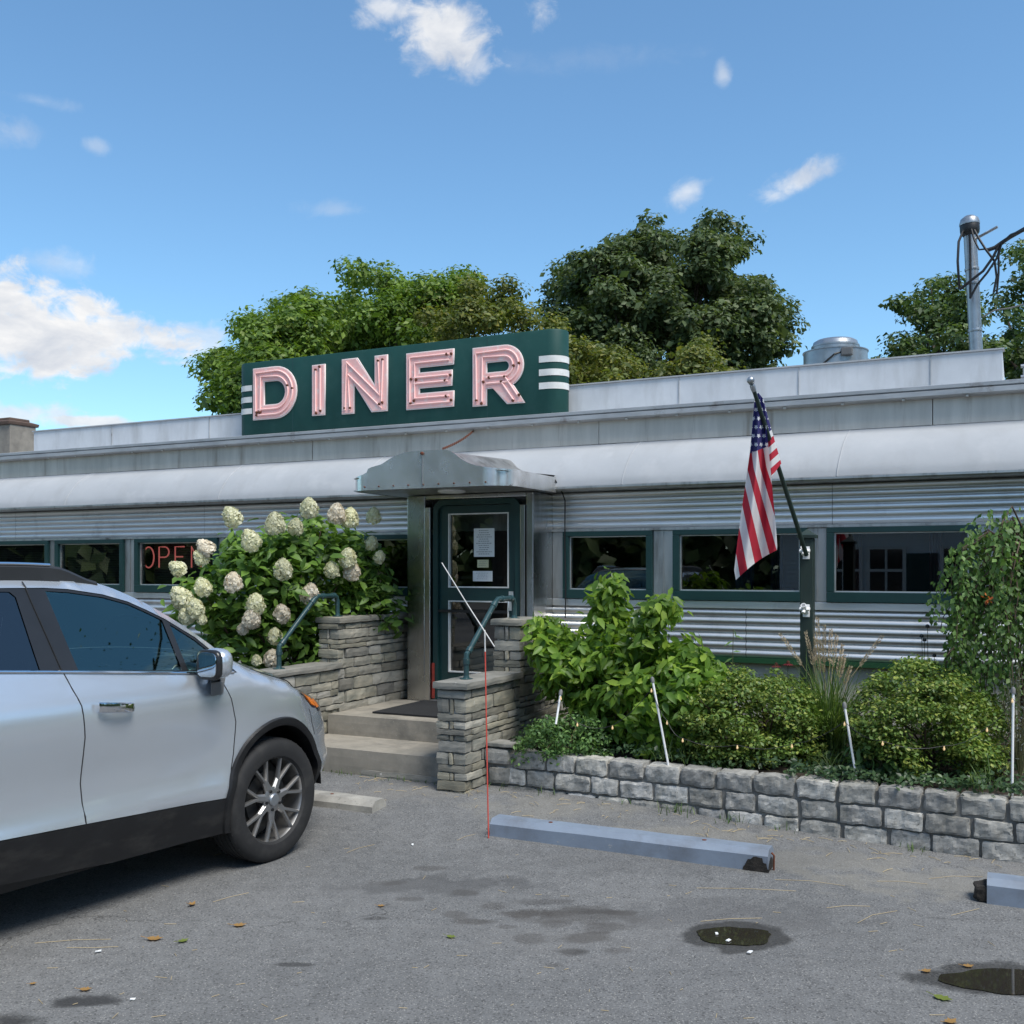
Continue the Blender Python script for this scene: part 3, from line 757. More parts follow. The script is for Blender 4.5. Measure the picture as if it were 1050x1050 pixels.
# --- chimney behind the roof at the far left
p = at(6, 460, fY(6, 10.4)); b_ = w2b(p)
cw = .22; ch = fz(14, 433, 10.2)
g = MB(); g.box((b_.x - cw, 10.3, 3.05), (b_.x + cw, 10.75, ch)); chim = D.part('chimney', g, MT['masonry'], bevel=.012)
g = MB()
def fr_pyr(r0, z0, r1, z1):
    vs = []
    for r, z in ((r0, z0), (r1, z1)):
        for sx_, sy_ in ((-1, -1), (1, -1), (1, 1), (-1, 1)): vs.append((b_.x + sx_ * r, 10.525 + sy_ * (r + .025), z))
    g.add(vs, [(3, 2, 1, 0), (4, 5, 6, 7), (0, 1, 5, 4), (1, 2, 6, 5), (2, 3, 7, 6), (3, 0, 4, 7)])
fr_pyr(.235, ch + .001, .245, ch + .045); fr_pyr(.245, ch + .0455, .16, ch + .075); fr_pyr(.15, ch + .0755, .145, ch + .115)
D.part('chimney_cap', g, MT['masonry_cap'], chim, bevel=.01)
# --- hanging cable at the right of the vestibule
g = MB()
cu = -3.70
g.tube([(cu - .25, 8.30, 2.47), (cu - .1, 8.28, 2.46), (cu + .02, 8.28, 2.44), (cu + .06, 8.33, 2.36), (cu + .07, 8.415, 2.25), (cu + .065, 8.42, 1.9), (cu + .075, 8.42, 1.5), (cu + .07, 8.42, 1.2)], .006, 6)
D.part('loose_cable', g, MT['cable'])

# ================================================================== NOTICES AND NEON SIGN
def notice(x0, y0, x1, y1, mat, label, rows):
    u0, u1 = fu(x0, VV + .066), fu(x1, VV + .066); z0, z1 = fz(x0, y1, VV + .066), fz(x0, y0, VV + .066)
    T_ = Thing('paper_notice', label, 'notice', (u0, VV + .066, z0), group='notices taped to the diner door')
    g = MB(); g.box((u0, VV + .0645, z0), (u1, VV + .066, z1)); T_.part('sheet', g, mat)
    g = MB(); w = u1 - u0; h = z1 - z0
    for k in range(rows):
        z = z1 - h * (k + 1.2) / (rows + 1.4)
        ww = w * random.uniform(.45, .78); c = (u0 + u1) / 2
        x = c - ww / 2
        while x < c + ww / 2 - .006:
            l = random.uniform(.008, .022); g.box((x, VV + .0638, z), (min(x + l, c + ww / 2), VV + .0643, z + h * .018 + .0015)); x += l + .006
    T_.part('print', g, MT['ink'])
notice(486, 542, 507, 571, MT['paper'], 'largest white printed sheet taped high on the door glass', 12)
notice(489.5, 574, 501, 582, MT['paper_yellow'], 'small pale yellow card taped between two white sheets on the door', 3)
notice(485, 585.5, 505, 596, MT['paper'], 'wide low white notice at the foot of the upper door glass', 4)

def letter_strokes(ch):
    a = [2 * PI * k / 40 for k in range(41)]
    if ch == 'O': return [[(.3 + .3 * math.cos(t), .5 + .5 * math.sin(t)) for t in a]]
    if ch == 'P': return [[(0, 0), (0, 1), (.3, 1)] + [(.3 + .25 * math.sin(t), .75 + .25 * math.cos(t)) for t in np.linspace(0, PI, 12)] + [(0, .5)]]
    if ch == 'E': return [[(.5, 1), (0, 1), (0, 0), (.5, 0)], [(0, .52), (.42, .52)]]
    if ch == 'N': return [[(0, 0), (0, 1), (.52, 0), (.52, 1)]]
vo_ = 8.585
ou0, ou1 = fu(147, vo_), fu(210, vo_); oz0, oz1 = fz(150, 582, vo_), fz(150, 561, vo_)
NS = Thing('neon_sign', 'red neon OPEN sign glowing behind the glass of the window beside the hydrangea', 'sign', (ou0, vo_, oz0))
lw = (ou1 - ou0) / 4.25
for k, ch in enumerate('OPEN'):
    g = MB()
    for st in letter_strokes(ch):
        g.tube([(ou0 + lw * (k * 1.12) + x * lw * 1.25, vo_ + .0, oz0 + y * (oz1 - oz0)) for x, y in st], .008, 8)
    NS.part('letter', g, MT['neon_open'])
g = MB()
for u in (ou0 + .05, ou1 - .08): g.tube([(u, vo_ + .015, oz1), (u, vo_ + .02, 1.96)], .002, 5)
NS.parts('wire', g, MT['cable'])

# ================================================================== ROOF SIGN
sv = 8.98; sd = .30
su0, su1 = fu(242, sv) , fu(582, sv + sd / 2)
sz0, sz1 = 3.115, 3.945
SG = Thing('diner_sign', 'long dark green rooftop sign spelling DINER in pink neon letters', 'sign', ((su0 + su1) / 2, sv, sz0))
r_ = sd / 2
oul = []
for k in range(13):
    t = PI / 2 + PI * k / 12; oul.append((su0 + r_ + r_ * math.cos(t), sv + r_ + r_ * math.sin(t)))
for k in range(13):
    t = -PI / 2 + PI * k / 12; oul.append((su1 - r_ + r_ * math.cos(t), sv + r_ + r_ * math.sin(t)))
g = MB(); n = len(oul)
vs = []; zs = [sz0, sz0 + .012, sz1 - .012, sz1]; ins_ = [.006, 0, 0, .006]
for z, i_ in zip(zs, ins_):
    for (u, v) in oul:
        c_ = (max(su0 + r_, min(su1 - r_, u)), sv + r_); d_ = Vector((u - c_[0], v - c_[1])); d_ = d_ * (1 - i_ / r_)
        vs.append((c_[0] + d_.x, c_[1] + d_.y, z))
fs = [(r*n + k, r*n + (k+1) % n, (r+1)*n + (k+1) % n, (r+1)*n + k) for r in range(3) for k in range(n)]
g.add(vs, fs, True); g.f += [tuple(range(n))[::-1], tuple(range(3*n, 4*n))]; g.sm += [False, False]
cab = SG.part('cabinet', g, MT['sign_green'])
g = MB()
for u in np.linspace(su0 + .8, su1 - .8, 3): g.box((u - .002, sv - .0015, sz0 + .01), (u + .002, sv, sz1 - .01))
SG.parts('sheet_joint', g, MT['pipe_green'], cab)
sh = sz1 - sz0
for end in (0, 1):
    for k in range(3):
        zc = sz0 + sh * (.655 - .155 * k); hh = sh * .038
        g = MB()
        def stripe(i, j):
            L = .085
            tot = L + PI * r_ * .95
            s = i * tot
            rr = r_ + .004
            if s < L: q = (su1 - r_ - L + s, sv - .004)
            else:
                t = -PI / 2 + (s - L) / r_; q = (su1 - r_ + rr * math.cos(t), sv + r_ + rr * math.sin(t))
            u = q[0] if end else su0 + su1 - q[0]
            return (u, q[1], zc - hh + 2 * hh * j)
        g.grid(stripe, 20, 1)
        g.f = [f if end else f[::-1] for f in g.f]
        SG.part('stripe', g, MT['white_paint'])
def curve_mesh(name, loops, depth, mat, M):
    """filled outline with holes, extruded; loops in x-z"""
    cu = bpy.data.curves.new(name, 'CURVE'); cu.dimensions = '2D'; cu.fill_mode = 'BOTH'; cu.extrude = depth / 2; cu.bevel_depth = min(.004, depth * .3); cu.bevel_resolution = 1
    for lp in loops:
        sp = cu.splines.new('POLY'); sp.points.add(len(lp) - 1)
        for q, (x, z) in zip(sp.points, lp): q.co = (x, z, 0, 1)
        sp.use_cyclic_u = True
    ob = bpy.data.objects.new(name, cu); COL.objects.link(ob)
    dg = bpy.context.evaluated_depsgraph_get(); me = bpy.data.meshes.new_from_object(ob.evaluated_get(dg))
    bpy.data.objects.remove(ob); me.transform(M); me.materials.clear(); me.materials.append(mat); me.name = name
    return me
def arc(cx, cz, rx, rz, t0, t1, n=16): return [(cx + rx * math.cos(t0 + (t1 - t0) * k / n), cz + rz * math.sin(t0 + (t1 - t0) * k / n)) for k in range(n + 1)]
def letter_loops(ch, w, h, s, d):
    """letter outline inset by d"""
    s2 = s - 2 * d; x0, x1, z0, z1 = d, w - d, d, h - d
    if ch == 'I': return [[(x0, z0), (x1, z0), (x1, z1), (x0, z1)]]
    if ch == 'D':
        R = (z1 - z0) / 2; rx = min(R, (x1 - x0) * .62); cx = x1 - rx
        o = [(x0, z0)] + arc(cx, h / 2, rx, R, -PI / 2, PI / 2) + [(x0, z1)]
        i = [(x0 + s2, z0 + s2)] + arc(cx, h / 2, rx - s2, R - s2, -PI / 2, PI / 2) + [(x0 + s2, z1 - s2)]
        return [o, i[::-1]]
    if ch == 'E':
        zm = h * .5; x2 = x1; a = s2 / 2
        return [[(x0, z0), (x1, z0), (x1, z0 + s2), (x0 + s2, z0 + s2), (x0 + s2, zm - a), (x2 - .02, zm - a), (x2 - .02, zm + a), (x0 + s2, zm + a), (x0 + s2, z1 - s2), (x1, z1 - s2), (x1, z1), (x0, z1)]]
    if ch == 'N':
        k = s2 * 1.12
        return [[(x0, z0), (x0 + s2, z0), (x0 + s2, z1 - k * 1.55), (x1 - k * 1.12, z0), (x1, z0), (x1, z1), (x1 - s2, z1), (x1 - s2, z0 + k * 1.55), (x0 + k * 1.12, z1), (x0, z1)]]
    if ch == 'R':
        zb = h * .42 ; R = (z1 - (zb - s / 2 + d)) / 2; cz = z1 - R; rx = min(R, (x1 - x0) * .5); cx = x1 - rx - .012
        lo = cz - R
        o = [(x0, z0), (x0 + s2, z0), (x0 + s2, lo), (x0 + s2 + .07, lo), (x1 - s2 * 1.22, z0), (x1 + .0, z0), (cx + s2 * .62, lo + .012)] + arc(cx, cz, rx, R, -PI / 2 + .42, PI / 2) + [(x0, z1)]
        i = [(x0 + s2, lo + s2)] + arc(cx, cz, rx - s2, R - s2, -PI / 2, PI / 2) + [(x0 + s2, z1 - s2)]
        return [o, i[::-1]]
def center_strokes(ch, w, h, s):
    a = s / 2; x0, x1, z0, z1 = a, w - a, a, h - a
    if ch == 'I': return [[(x0, z0 - a * .5), (x0, z1 + a * .5)]]
    if ch == 'D':
        R = (z1 - z0) / 2; rx = min(R, (w) * .62 - a); cx = x1 - rx
        return [[(x0, z0)] + arc(cx, h / 2, rx, R, -PI / 2, PI / 2) + [(x0, z1), (x0, z0)]]
    if ch == 'E': return [[(x1 + a * .4, z1), (x0, z1), (x0, z0), (x1 + a * .4, z0)], [(x0 + .02, h / 2), (x1 + a * .2, h / 2)]]
    if ch == 'N': return [[(x0, z0 - a * .5), (x0, z1 - a * .3), (x1, z0 + a * .3), (x1, z1 + a * .5)]]
    if ch == 'R':
        zb = h * .42; R = (z1 - zb) / 2; rx = min(R, w * .5 - a); cx = x1 - rx - .012
        return [[(x0, z0 - a * .5), (x0, z1)] + arc(cx, z1 - R, rx, R, PI / 2, -PI / 2) + [(x0 + a, zb)], [(cx - .01, zb), (x1 - .01, z0 - a * .4)]]
for ch, xa, xb, ya, yb in (('D', 260.5, 305, 378.5, 431), ('I', 321, 334, 375, 426.5), ('N', 351.5, 398, 369, 425), ('E', 417.5, 466, 363, 420.5), ('R', 485.5, 538.5, 357.5, 417)):
    u0, u1 = fu(xa, sv), fu(xb, sv); xm = (xa + xb) / 2
    z0, z1 = fz(xa, yb, sv), fz(xa, ya, sv)
    w, h, s = u1 - u0, z1 - z0, .156 if ch != 'I' else u1 - u0
    M1 = Matrix.Translation(Vector((u0, sv - .0085, z0)) - SG.base) @ XZ
    le = SG.part('letter', curve_mesh('letter', letter_loops(ch, w, h, s, 0), .010, MT['letter_white'], M1), None)
    M2 = Matrix.Translation(Vector((u0, sv - .0195, z0)) - SG.base) @ XZ
    SG.part('letter_face', curve_mesh('letter_face', letter_loops(ch, w, h, s, .009), .003, MT['letter_pink'], M2), None, le)
    g = MB(); dots = MB()
    for st in center_strokes(ch, w, h, s):
        for off in (-.030, .030):
            pts = []
            for i, (x, z) in enumerate(st):
                a = Vector(st[max(i - 1, 0)]); b = Vector(st[min(i + 1, len(st) - 1)]); dr = (b - a); dr = dr.normalized() if dr.length else Vector((1, 0))
                # mitre for sharp corners
                if 0 < i < len(st) - 1:
                    d1 = (Vector(st[i]) - a).normalized(); d2 = (b - Vector(st[i])).normalized()
                    k = 1 / max(.45, math.cos(d1.angle(d2, 0) / 2))
                else: k = 1
                nx_ = Vector((-dr.y, dr.x)) * off * k
                pts.append((u0 + x + nx_.x, sv - .028, z0 + z + nx_.y))
            g.tube(pts, .0085, 8)
        for q in (st[0], st[-1]) + ((st[len(st) // 2],) if len(st) > 3 else ()):
            for e in (-.03, .03):
                c_ = (u0 + q[0] + e * random.uniform(.5, 1.2), sv - .018, z0 + q[1] + random.uniform(-.03, .03))
                dots.lathe([(0, -.004), (.012, -.002), (.015, .006), (.012, .02), (0, .022)], 8, Matrix.Translation(c_) @ Matrix.Rotation(PI / 2, 4, 'X'))
    SG.part('neon_tube', g, MT['neon_tube'], le)
    SG.parts('electrode', dots, MT['rust'], le)
for u in (fu(312, sv + .15), fu(352, sv + .15), fu(384, sv + .15), fu(492, sv + .15), fu(522, sv + .15)):
    g = MB(); g.box((u - .025, sv + .05, 3.075), (u + .025, sv + .25, 3.113)); g.tube([(u, sv + .25, 3.08), (u, sv + .34, 3.09)], .01, 6); SG.part('bracket', g, MT['rust'], bevel=.004)
# rusted chain from the sign down to the canopy crest
a = Vector((fu(493, 8.95), 8.95, fz(493, 435, 8.95))); b = Vector((uc + .08, 7.55, crest(uc) + .03))
g = MB(); nl = 44
for k in range(nl):
    t = (k + .5) / nl; p = a.lerp(b, t); p.z -= .03 * math.sin(PI * t)
    t2 = t + .01; q = a.lerp(b, t2); q.z -= .03 * math.sin(PI * t2)
    d = (q - p).normalized(); M_ = Matrix.Translation(p) @ d.to_track_quat('X', 'Z').to_matrix().to_4x4() @ Matrix.Rotation(PI / 2 * (k % 2), 4, 'X')
    g.tube([M_ @ Vector((.021 * math.cos(s), .010 * math.sin(s), 0)) for s in np.linspace(0, 2 * PI, 10)[:-1]], .0035, 5, closed=True)
single('chain', 'rusty chain hanging from the rooftop sign to the door canopy', 'chain', g, MT['rust'], base=tuple(b))

# ================================================================== ROOF EQUIPMENT
pf = at(856.5, 376, fY(856, 10.4)); bf = w2b(pf); sc_ = pf.y / FOC
F = Thing('exhaust_fan', 'round galvanised exhaust fan standing on the flat roof', 'roof fan', (bf.x, bf.y, 3.05))
R1 = 31.5 * sc_; T0 = Matrix.Translation((bf.x, bf.y, 0))
zt_, zm_, zl_ = EYE + (HOR - 348) * sc_, EYE + (HOR - 362) * sc_, EYE + (HOR - 380) * sc_
g = MB(); g.lathe([(R1 * .55, 3.05), (R1 * .55, zl_), (R1, zl_), (R1, zm_ - .006), (R1 * 1.03, zm_ - .003), (R1 * 1.03, zm_ + .006), (R1 * .98, zm_ + .009), (R1 * .75, zm_ + .011)], 40, T0); F.part('housing', g, MT['galv'])
g = MB(); r2 = R1 * .74
g.lathe([(r2, zm_ + .012), (r2, zm_ + .05), (r2 * 1.02, zm_ + .052), (r2 * 1.02, zm_ + .066), (r2 * .97, zm_ + .07), (r2 * .93, zt_ - .03), (r2 * .8, zt_ - .012), (r2 * .4, zt_), (0, zt_)], 40, T0); F.part('dome_cap', g, MT['galv'])
g = MB(); th = rad(-60); c_ = Vector((bf.x + R1 * math.cos(th), bf.y + R1 * math.sin(th), zm_ - .05))
g.box((c_.x - .05, c_.y - .05, c_.z - .035), (c_.x + .05, c_.y + .02, c_.z + .035)); F.part('switch_box', g, MT['cable_grey'], bevel=.006)
g = MB(); th2 = rad(-105); d_ = (bf.x + (R1 + .01) * math.cos(th2), bf.y + (R1 + .01) * math.sin(th2), zl_ + .01)
mid = (bf.x + (R1 + .02) * math.cos((th + th2) / 2), bf.y + (R1 + .02) * math.sin((th + th2) / 2), c_.z - .02)
g.tube([(c_.x - .05, c_.y - .02, c_.z), mid, d_], .008, 6); F.part('conduit', g, MT['cable'])

mv = 10.0
mt0 = at(1001, 362, fY(1001, mv)); mt1 = at(994.5, 236, fY(994, mv)); ms = mt0.y / FOC
B0, B1 = w2b(mt0), w2b(mt1)
MS = Thing('service_mast', 'grey electrical service mast with a weatherhead above the roof', 'service mast', (B0.x, B0.y, 3.05))
dirm = (B1 - B0).normalized(); foot = B0 - dirm * ((B0.z - 3.05) / dirm.z)
g = MB(); g.tube([foot, B0, B1], [6.3 * ms] * 3, 16); MS.part('pole', g, MT['galv'])
Mh = Matrix.Translation(B1) @ dirm.to_track_quat('Z', 'Y').to_matrix().to_4x4()
g = MB(); r = 9.5 * ms
g.lathe([(r * .62, -.06), (r * .95, -.03), (r, .0), (r, .05), (r * .97, .055)], 20, Mh); MS.part('weatherhead', g, MT['black_metal'])
g = MB(); g.lathe([(r * 1.03, .045), (r * 1.05, .06), (r * .9, .10), (r * .5, .125), (0, .13)], 20, Mh); MS.part('cap', g, MT['galv'])
g = MB()
for z in (.2, .62, .75): 
    q = B0 + dirm * z
    g.lathe([(6.3 * ms + .006, -.012), (6.3 * ms + .008, 0), (6.3 * ms + .006, .012)], 14, Matrix.Translation(q) @ dirm.to_track_quat('Z', 'Y').to_matrix().to_4x4())
q = B0 + dirm * 1.0
g.tube([q, q + Vector((.10, -.05, .03)), q + Vector((.22, -.10, .07))], .012, 6)
MS.parts('clamp', g, MT['galv'])
def wire(pts, r, v=9.95): return [w2b(at(x, y, fY(x, v + dv))) for x, y, dv in pts], r
g = MB()
for pts, r in ((wire([(988, 236, 0), (983, 248, -.05), (982, 268, -.08), (983, 285, -.08), (984, 296, -.03)], .011)),
               (wire([(999, 236, -.06), (1004, 245, -.1), (1011, 256, -.12), (1020, 268, -.1), (1022, 284, -.1), (1019, 300, -.1)], .010)),
               (wire([(984, 297, -.1), (995, 288, -.12), (1008, 278, -.12), (1018, 264, -.12), (1025, 250, -.1)], .012)),
               (wire([(995, 305, -.1), (1002, 292, -.12), (1012, 280, -.12), (1022, 265, -.12), (1027, 249, -.1)], .010)),
               (wire([(1027, 249, -.1), (1024, 262, -.1), (1024, 280, -.1), (1022, 302, -.08)], .009)),
               (wire([(996, 235, -.08), (999, 246, -.1), (1004, 256, -.1), (1014, 255, -.1)], .008)),
               (wire([(994, 240, -.07), (995, 262, -.08), (995, 290, -.08), (995, 306, -.08)], .010))):
    g.tube(pts, r, 7)
MS.parts('service_wire', g, MT['cable'])
g = MB(); p_, r = wire([(1011, 257, -.1), (1020, 254, -.1), (1027, 249, -.1), (1036, 243, -.2), (1050, 235, -.4), (1090, 206, -1.0), (1180, 150, -2.2), (1500, 20, -4.5)], .018); g.tube(p_, r, 8)
p_, r = wire([(1027, 250, -.12), (1037, 241, -.25), (1050, 236, -.42), (1090, 208, -1.0), (1180, 153, -2.2), (1500, 24, -4.5)], .014); g.tube(p_, r, 8)
single('power_cable', 'thick black power cable running off from the service mast', 'cable', g, MT['cable'], base=tuple(w2b(at(1027, 250, fY(1027, 9.9)))))
g = MB(); p_, r = wire([(1008, 325, 0), (1020, 318, 0), (1035, 316, 0), (1050, 312, 0), (1090, 298, -.5), (1300, 210, -3)], .007); g.tube(p_, r, 6)
single('phone_wire', 'thin pale wire leading from the lower mast to the right', 'wire', g, MT['cable_grey'], base=tuple(w2b(at(1035, 316, fY(1035, 9.95)))))
# rooftop railing at the right end
RL = Thing('roof_railing', 'low grey pipe railing on the roof past the parapet end', 'railing', (1.0, 9.6, 3.05))
g = MB()
for z in (3.16, 3.25, 3.34): g.tube([(0.02, 9.6, z), (UR - .2, 9.6, z)], .016, 8)
RL.parts('rail', g, MT['galv'])
for u in np.arange(.05, UR, .9):
    g = MB(); g.tube([(u, 9.622, 3.04), (u, 9.622, 3.36)], .014, 8); RL.part('post', g, MT['galv'])
# ================================================================== STEPS, STONE WALLS, HANDRAILS
ST = Thing('entrance_steps', 'two broad stone steps and landing leading to the diner door', 'steps', (-4.41, 6.43, .085))
g = MB(); g.rough((-4.41, 6.70, .175), (.745, .27, .096), .003, 6, (14, 5, 3), .05); ST.part('lower_step', g, MT['step_stone'])
g = MB(); g.rough((-4.41, 7.50, .340), (.745, .54, .094), .003, 6, (14, 9, 3), .05); ST.part('upper_step', g, MT['step_stone'])
g = MB(); g.rough((-4.05, 6.72, .095), (.40, .30, .038), .008, 8, (8, 4, 2), .2); ST.part('footing_slab', g, MT['ledge_stone'])
g = MB(); g.rough((-4.33, 7.56, .4435), (.50, .42, .007), .001, 6, (12, 10, 1), .2)
single('door_mat', 'black rubber mat lying on the top landing before the door', 'door mat', g, MT['mat'], base=(-4.33, 7.56, .4345))

def ledge_wall(T_, segs, capz):
    """segs: (u0,u1,v0,v1,z0,z1). Coursed ledge stones laid round a mortar core."""
    st = MB(); mo = MB(); cp = MB()
    for (u0, u1, v0, v1, z0, z1) in segs:
        mo.box((u0 + .022, v0 + .022, z0), (u1 - .022, v1 - .022, z1 - .004))
        z = z0; row = 0
        while z < z1 - .02:
            h = random.choice((.04, .055, .07, .085, .105))
            if z1 - (z + h) < .045: h = z1 - z
            def run(p0, p1, axis, fixed, outw):
                x = p0
                while x < p1 - .005:
                    L = random.uniform(.14, .52)
                    if p1 - (x + L) < .10: L = p1 - x
                    jo = random.uniform(-.006, .008); th = .05
                    gap = .005
                    hh = (L - gap) / 2; hz = (h - gap) / 2
                    c = x + L / 2
                    if axis == 'u':
                        ctr = (c, fixed - outw * (th - .004 - jo), z + h / 2); half = (hh, th, hz); dv = (max(3, int(L / .05)), 2, 2)
                    else:
                        ctr = (fixed - outw * (th - .004 - jo), c, z + h / 2); half = (th, hh, hz); dv = (2, max(3, int(L / .05)), 2)
                    st.rough(ctr, half, .007, 12, dv, .16)
                    x += L
            k = .0 if row % 2 else .10
            run(u0 + k, u1 - k, 'u', v0, -1); run(u0 + k, u1 - k, 'u', v1, 1)
            k = .10 - k
            run(v0 + k, v1 - k, 'v', u0, -1); run(v0 + k, v1 - k, 'v', u1, 1)
            z += h; row += 1
    for (u0, u1, v0, v1, z) in capz:
        n_ = max(1, round((v1 - v0) / .75)); 
        for k in range(n_):
            a = v0 + (v1 - v0) * k / n_; b = v0 + (v1 - v0) * (k + 1) / n_
            cp.rough(((u0 + u1) / 2, (a + b) / 2, z - .024), ((u1 - u0) / 2, (b - a) / 2 - .003, .026), .005, 10, (5, 10, 2), .2)
    T_.part('stones', st, MT['ledge_stone']); T_.part('mortar', mo, MT['mortar_light']); T_.part('cap_stone', cp, MT['ledge_stone'])
WR = Thing('stone_wall', 'ledge stone wing wall right of the steps beside the planted bed', 'stone wall', (-3.565, 6.25, .05), group='stone wing walls flanking the steps')
ledge_wall(WR, [(-3.68, -3.45, 6.25, 7.12, .03, .792), (-3.68, -3.45, 7.1205, 7.60, .03, 1.195), (-3.68, -3.45, 7.6005, 8.40, .03, .792)],
           [(-3.705, -3.425, 6.22, 7.14, .845), (-3.705, -3.425, 7.10, 7.62, 1.247), (-3.705, -3.425, 7.63, 8.40, .845)])
WL = Thing('stone_wall', 'ledge stone wing wall left of the steps below the hydrangea', 'stone wall', (-5.26, 6.25, .05), group='stone wing walls flanking the steps')
ledge_wall(WL, [(-5.37, -5.155, 6.25, 7.12, .03, .792), (-5.37, -5.155, 7.1205, 8.42, .03, 1.175)],
           [(-5.395, -5.13, 6.22, 7.14, .845), (-5.395, -5.13, 7.10, 8.42, 1.227)])
def railing(u, z0, z1, label, ztop):
    H_ = Thing('handrail', label, 'handrail', (u, 6.47, z0), group='green pipe handrails on the step walls')
    g = MB(); R = .0195
    g.tube([(u, 6.47, z0 - .005), (u, 6.47, z0 + .15)], R, 12)
    a = Vector((u, 6.47, z0 + .17)); b = Vector((u, 6.95, ztop)); 
    g.tube([(u, 6.47, z0 + .14), a + Vector((0, .004, .012)), a.lerp(b, .06), a.lerp(b, .5), a.lerp(b, .95), b + Vector((0, .02, .006)), (u, 7.0, ztop + .004), (u, 7.20, ztop + .004), (u, 7.235, ztop - .008), (u, 7.25, ztop - .04), (u, 7.25, z1 - .005)], R, 12)
    H_.part('pipe', g, MT['pipe_green'])
    g = MB()
    for c, d in ((Vector((u, 6.47, z0 + .13)), Vector((0, 0, 1))), (a.lerp(b, .09), b - a), (a.lerp(b, .90), b - a), (Vector((u, 7.04, ztop + .004)), Vector((0, 1, 0))), (Vector((u, 7.19, ztop + .004)), Vector((0, 1, 0)))):
        M_ = Matrix.Translation(c) @ d.to_track_quat('Z', 'Y').to_matrix().to_4x4()
        g.lathe([(R, -.022), (R + .006, -.02), (R + .006, .02), (R, .022)], 12, M_)
    H_.parts('elbow', g, MT['pipe_green'])
    g = MB()
    for v, z in ((6.47, z0), (7.25, z1)): g.lathe([(R, 0), (.048, 0), (.048, .008), (R + .004, .014), (R, .03)], 14, Matrix.Translation((u, v, z - .002)))
    H_.parts('flange', g, MT['pipe_green'])
railing(-3.565, .845, 1.247, 'bent green pipe handrail on the right stone wall', 1.405)
railing(-5.262, .845, 1.227, 'bent green pipe handrail on the left wall, partly hidden by leaves', 1.405)

# ================================================================== LOW GRANITE BLOCK WALL
GW = Thing('garden_wall', 'low three course granite block wall edging the planted bed', 'garden wall', (-1.6, 6.47, .05))
bl = MB(); mo = MB()
def wall_v(u): return 6.54 - .0429 * (u + 3.23)
H1 = .112; gap = .015
for row in range(3):
    z1 = .343 - row * (H1 + gap * .7); z0 = z1 - H1
    u = -3.22 + (.0 if row % 2 == 0 else -.11) - row * .03
    while u < 3.0:
        L = random.uniform(.19, .275)
        if z1 > ground_z(u, 6.4) - .01:
            c = Vector((u + L / 2, wall_v(u + L / 2) + .075 + random.uniform(-.006, .006), (z0 + z1) / 2 + random.uniform(-.003, .003)))
            M_ = Matrix.Translation(c) @ Matrix.Rotation(-.043 + random.uniform(-.02, .02), 4, 'Z') @ Matrix.Rotation(random.uniform(-.015, .015), 4, 'Y')
            bl.rough((0, 0, 0), (L / 2 - gap / 2, .085, H1 / 2), .010, 15, (13, 5, 6), .11, M_)
        u += L
mo.add([(u, wall_v(u) + dv, z) for u in (-3.5, 3.0) for dv, z in ((.012, -.1), (.012, .318), (.15, .318), (.15, -.1))], [(0, 1, 5, 4), (1, 2, 6, 5), (2, 3, 7, 6), (0, 3, 2, 1), (4, 5, 6, 7)])
for (ua, ub, za, zb) in ((-3.45, -3.25, .235, .36), (-3.42, -3.24, .10, .225), (-3.44, -3.22, .36, .40)):
    bl.rough(((ua + ub) / 2, 6.60, (za + zb) / 2), ((ub - ua) / 2 - .006, .08, (zb - za) / 2 - .006), .006, 12, (6, 4, 4), .15)
GW.part('granite_blocks', bl, MT['granite']); GW.part('mortar', mo, MT['mortar'])

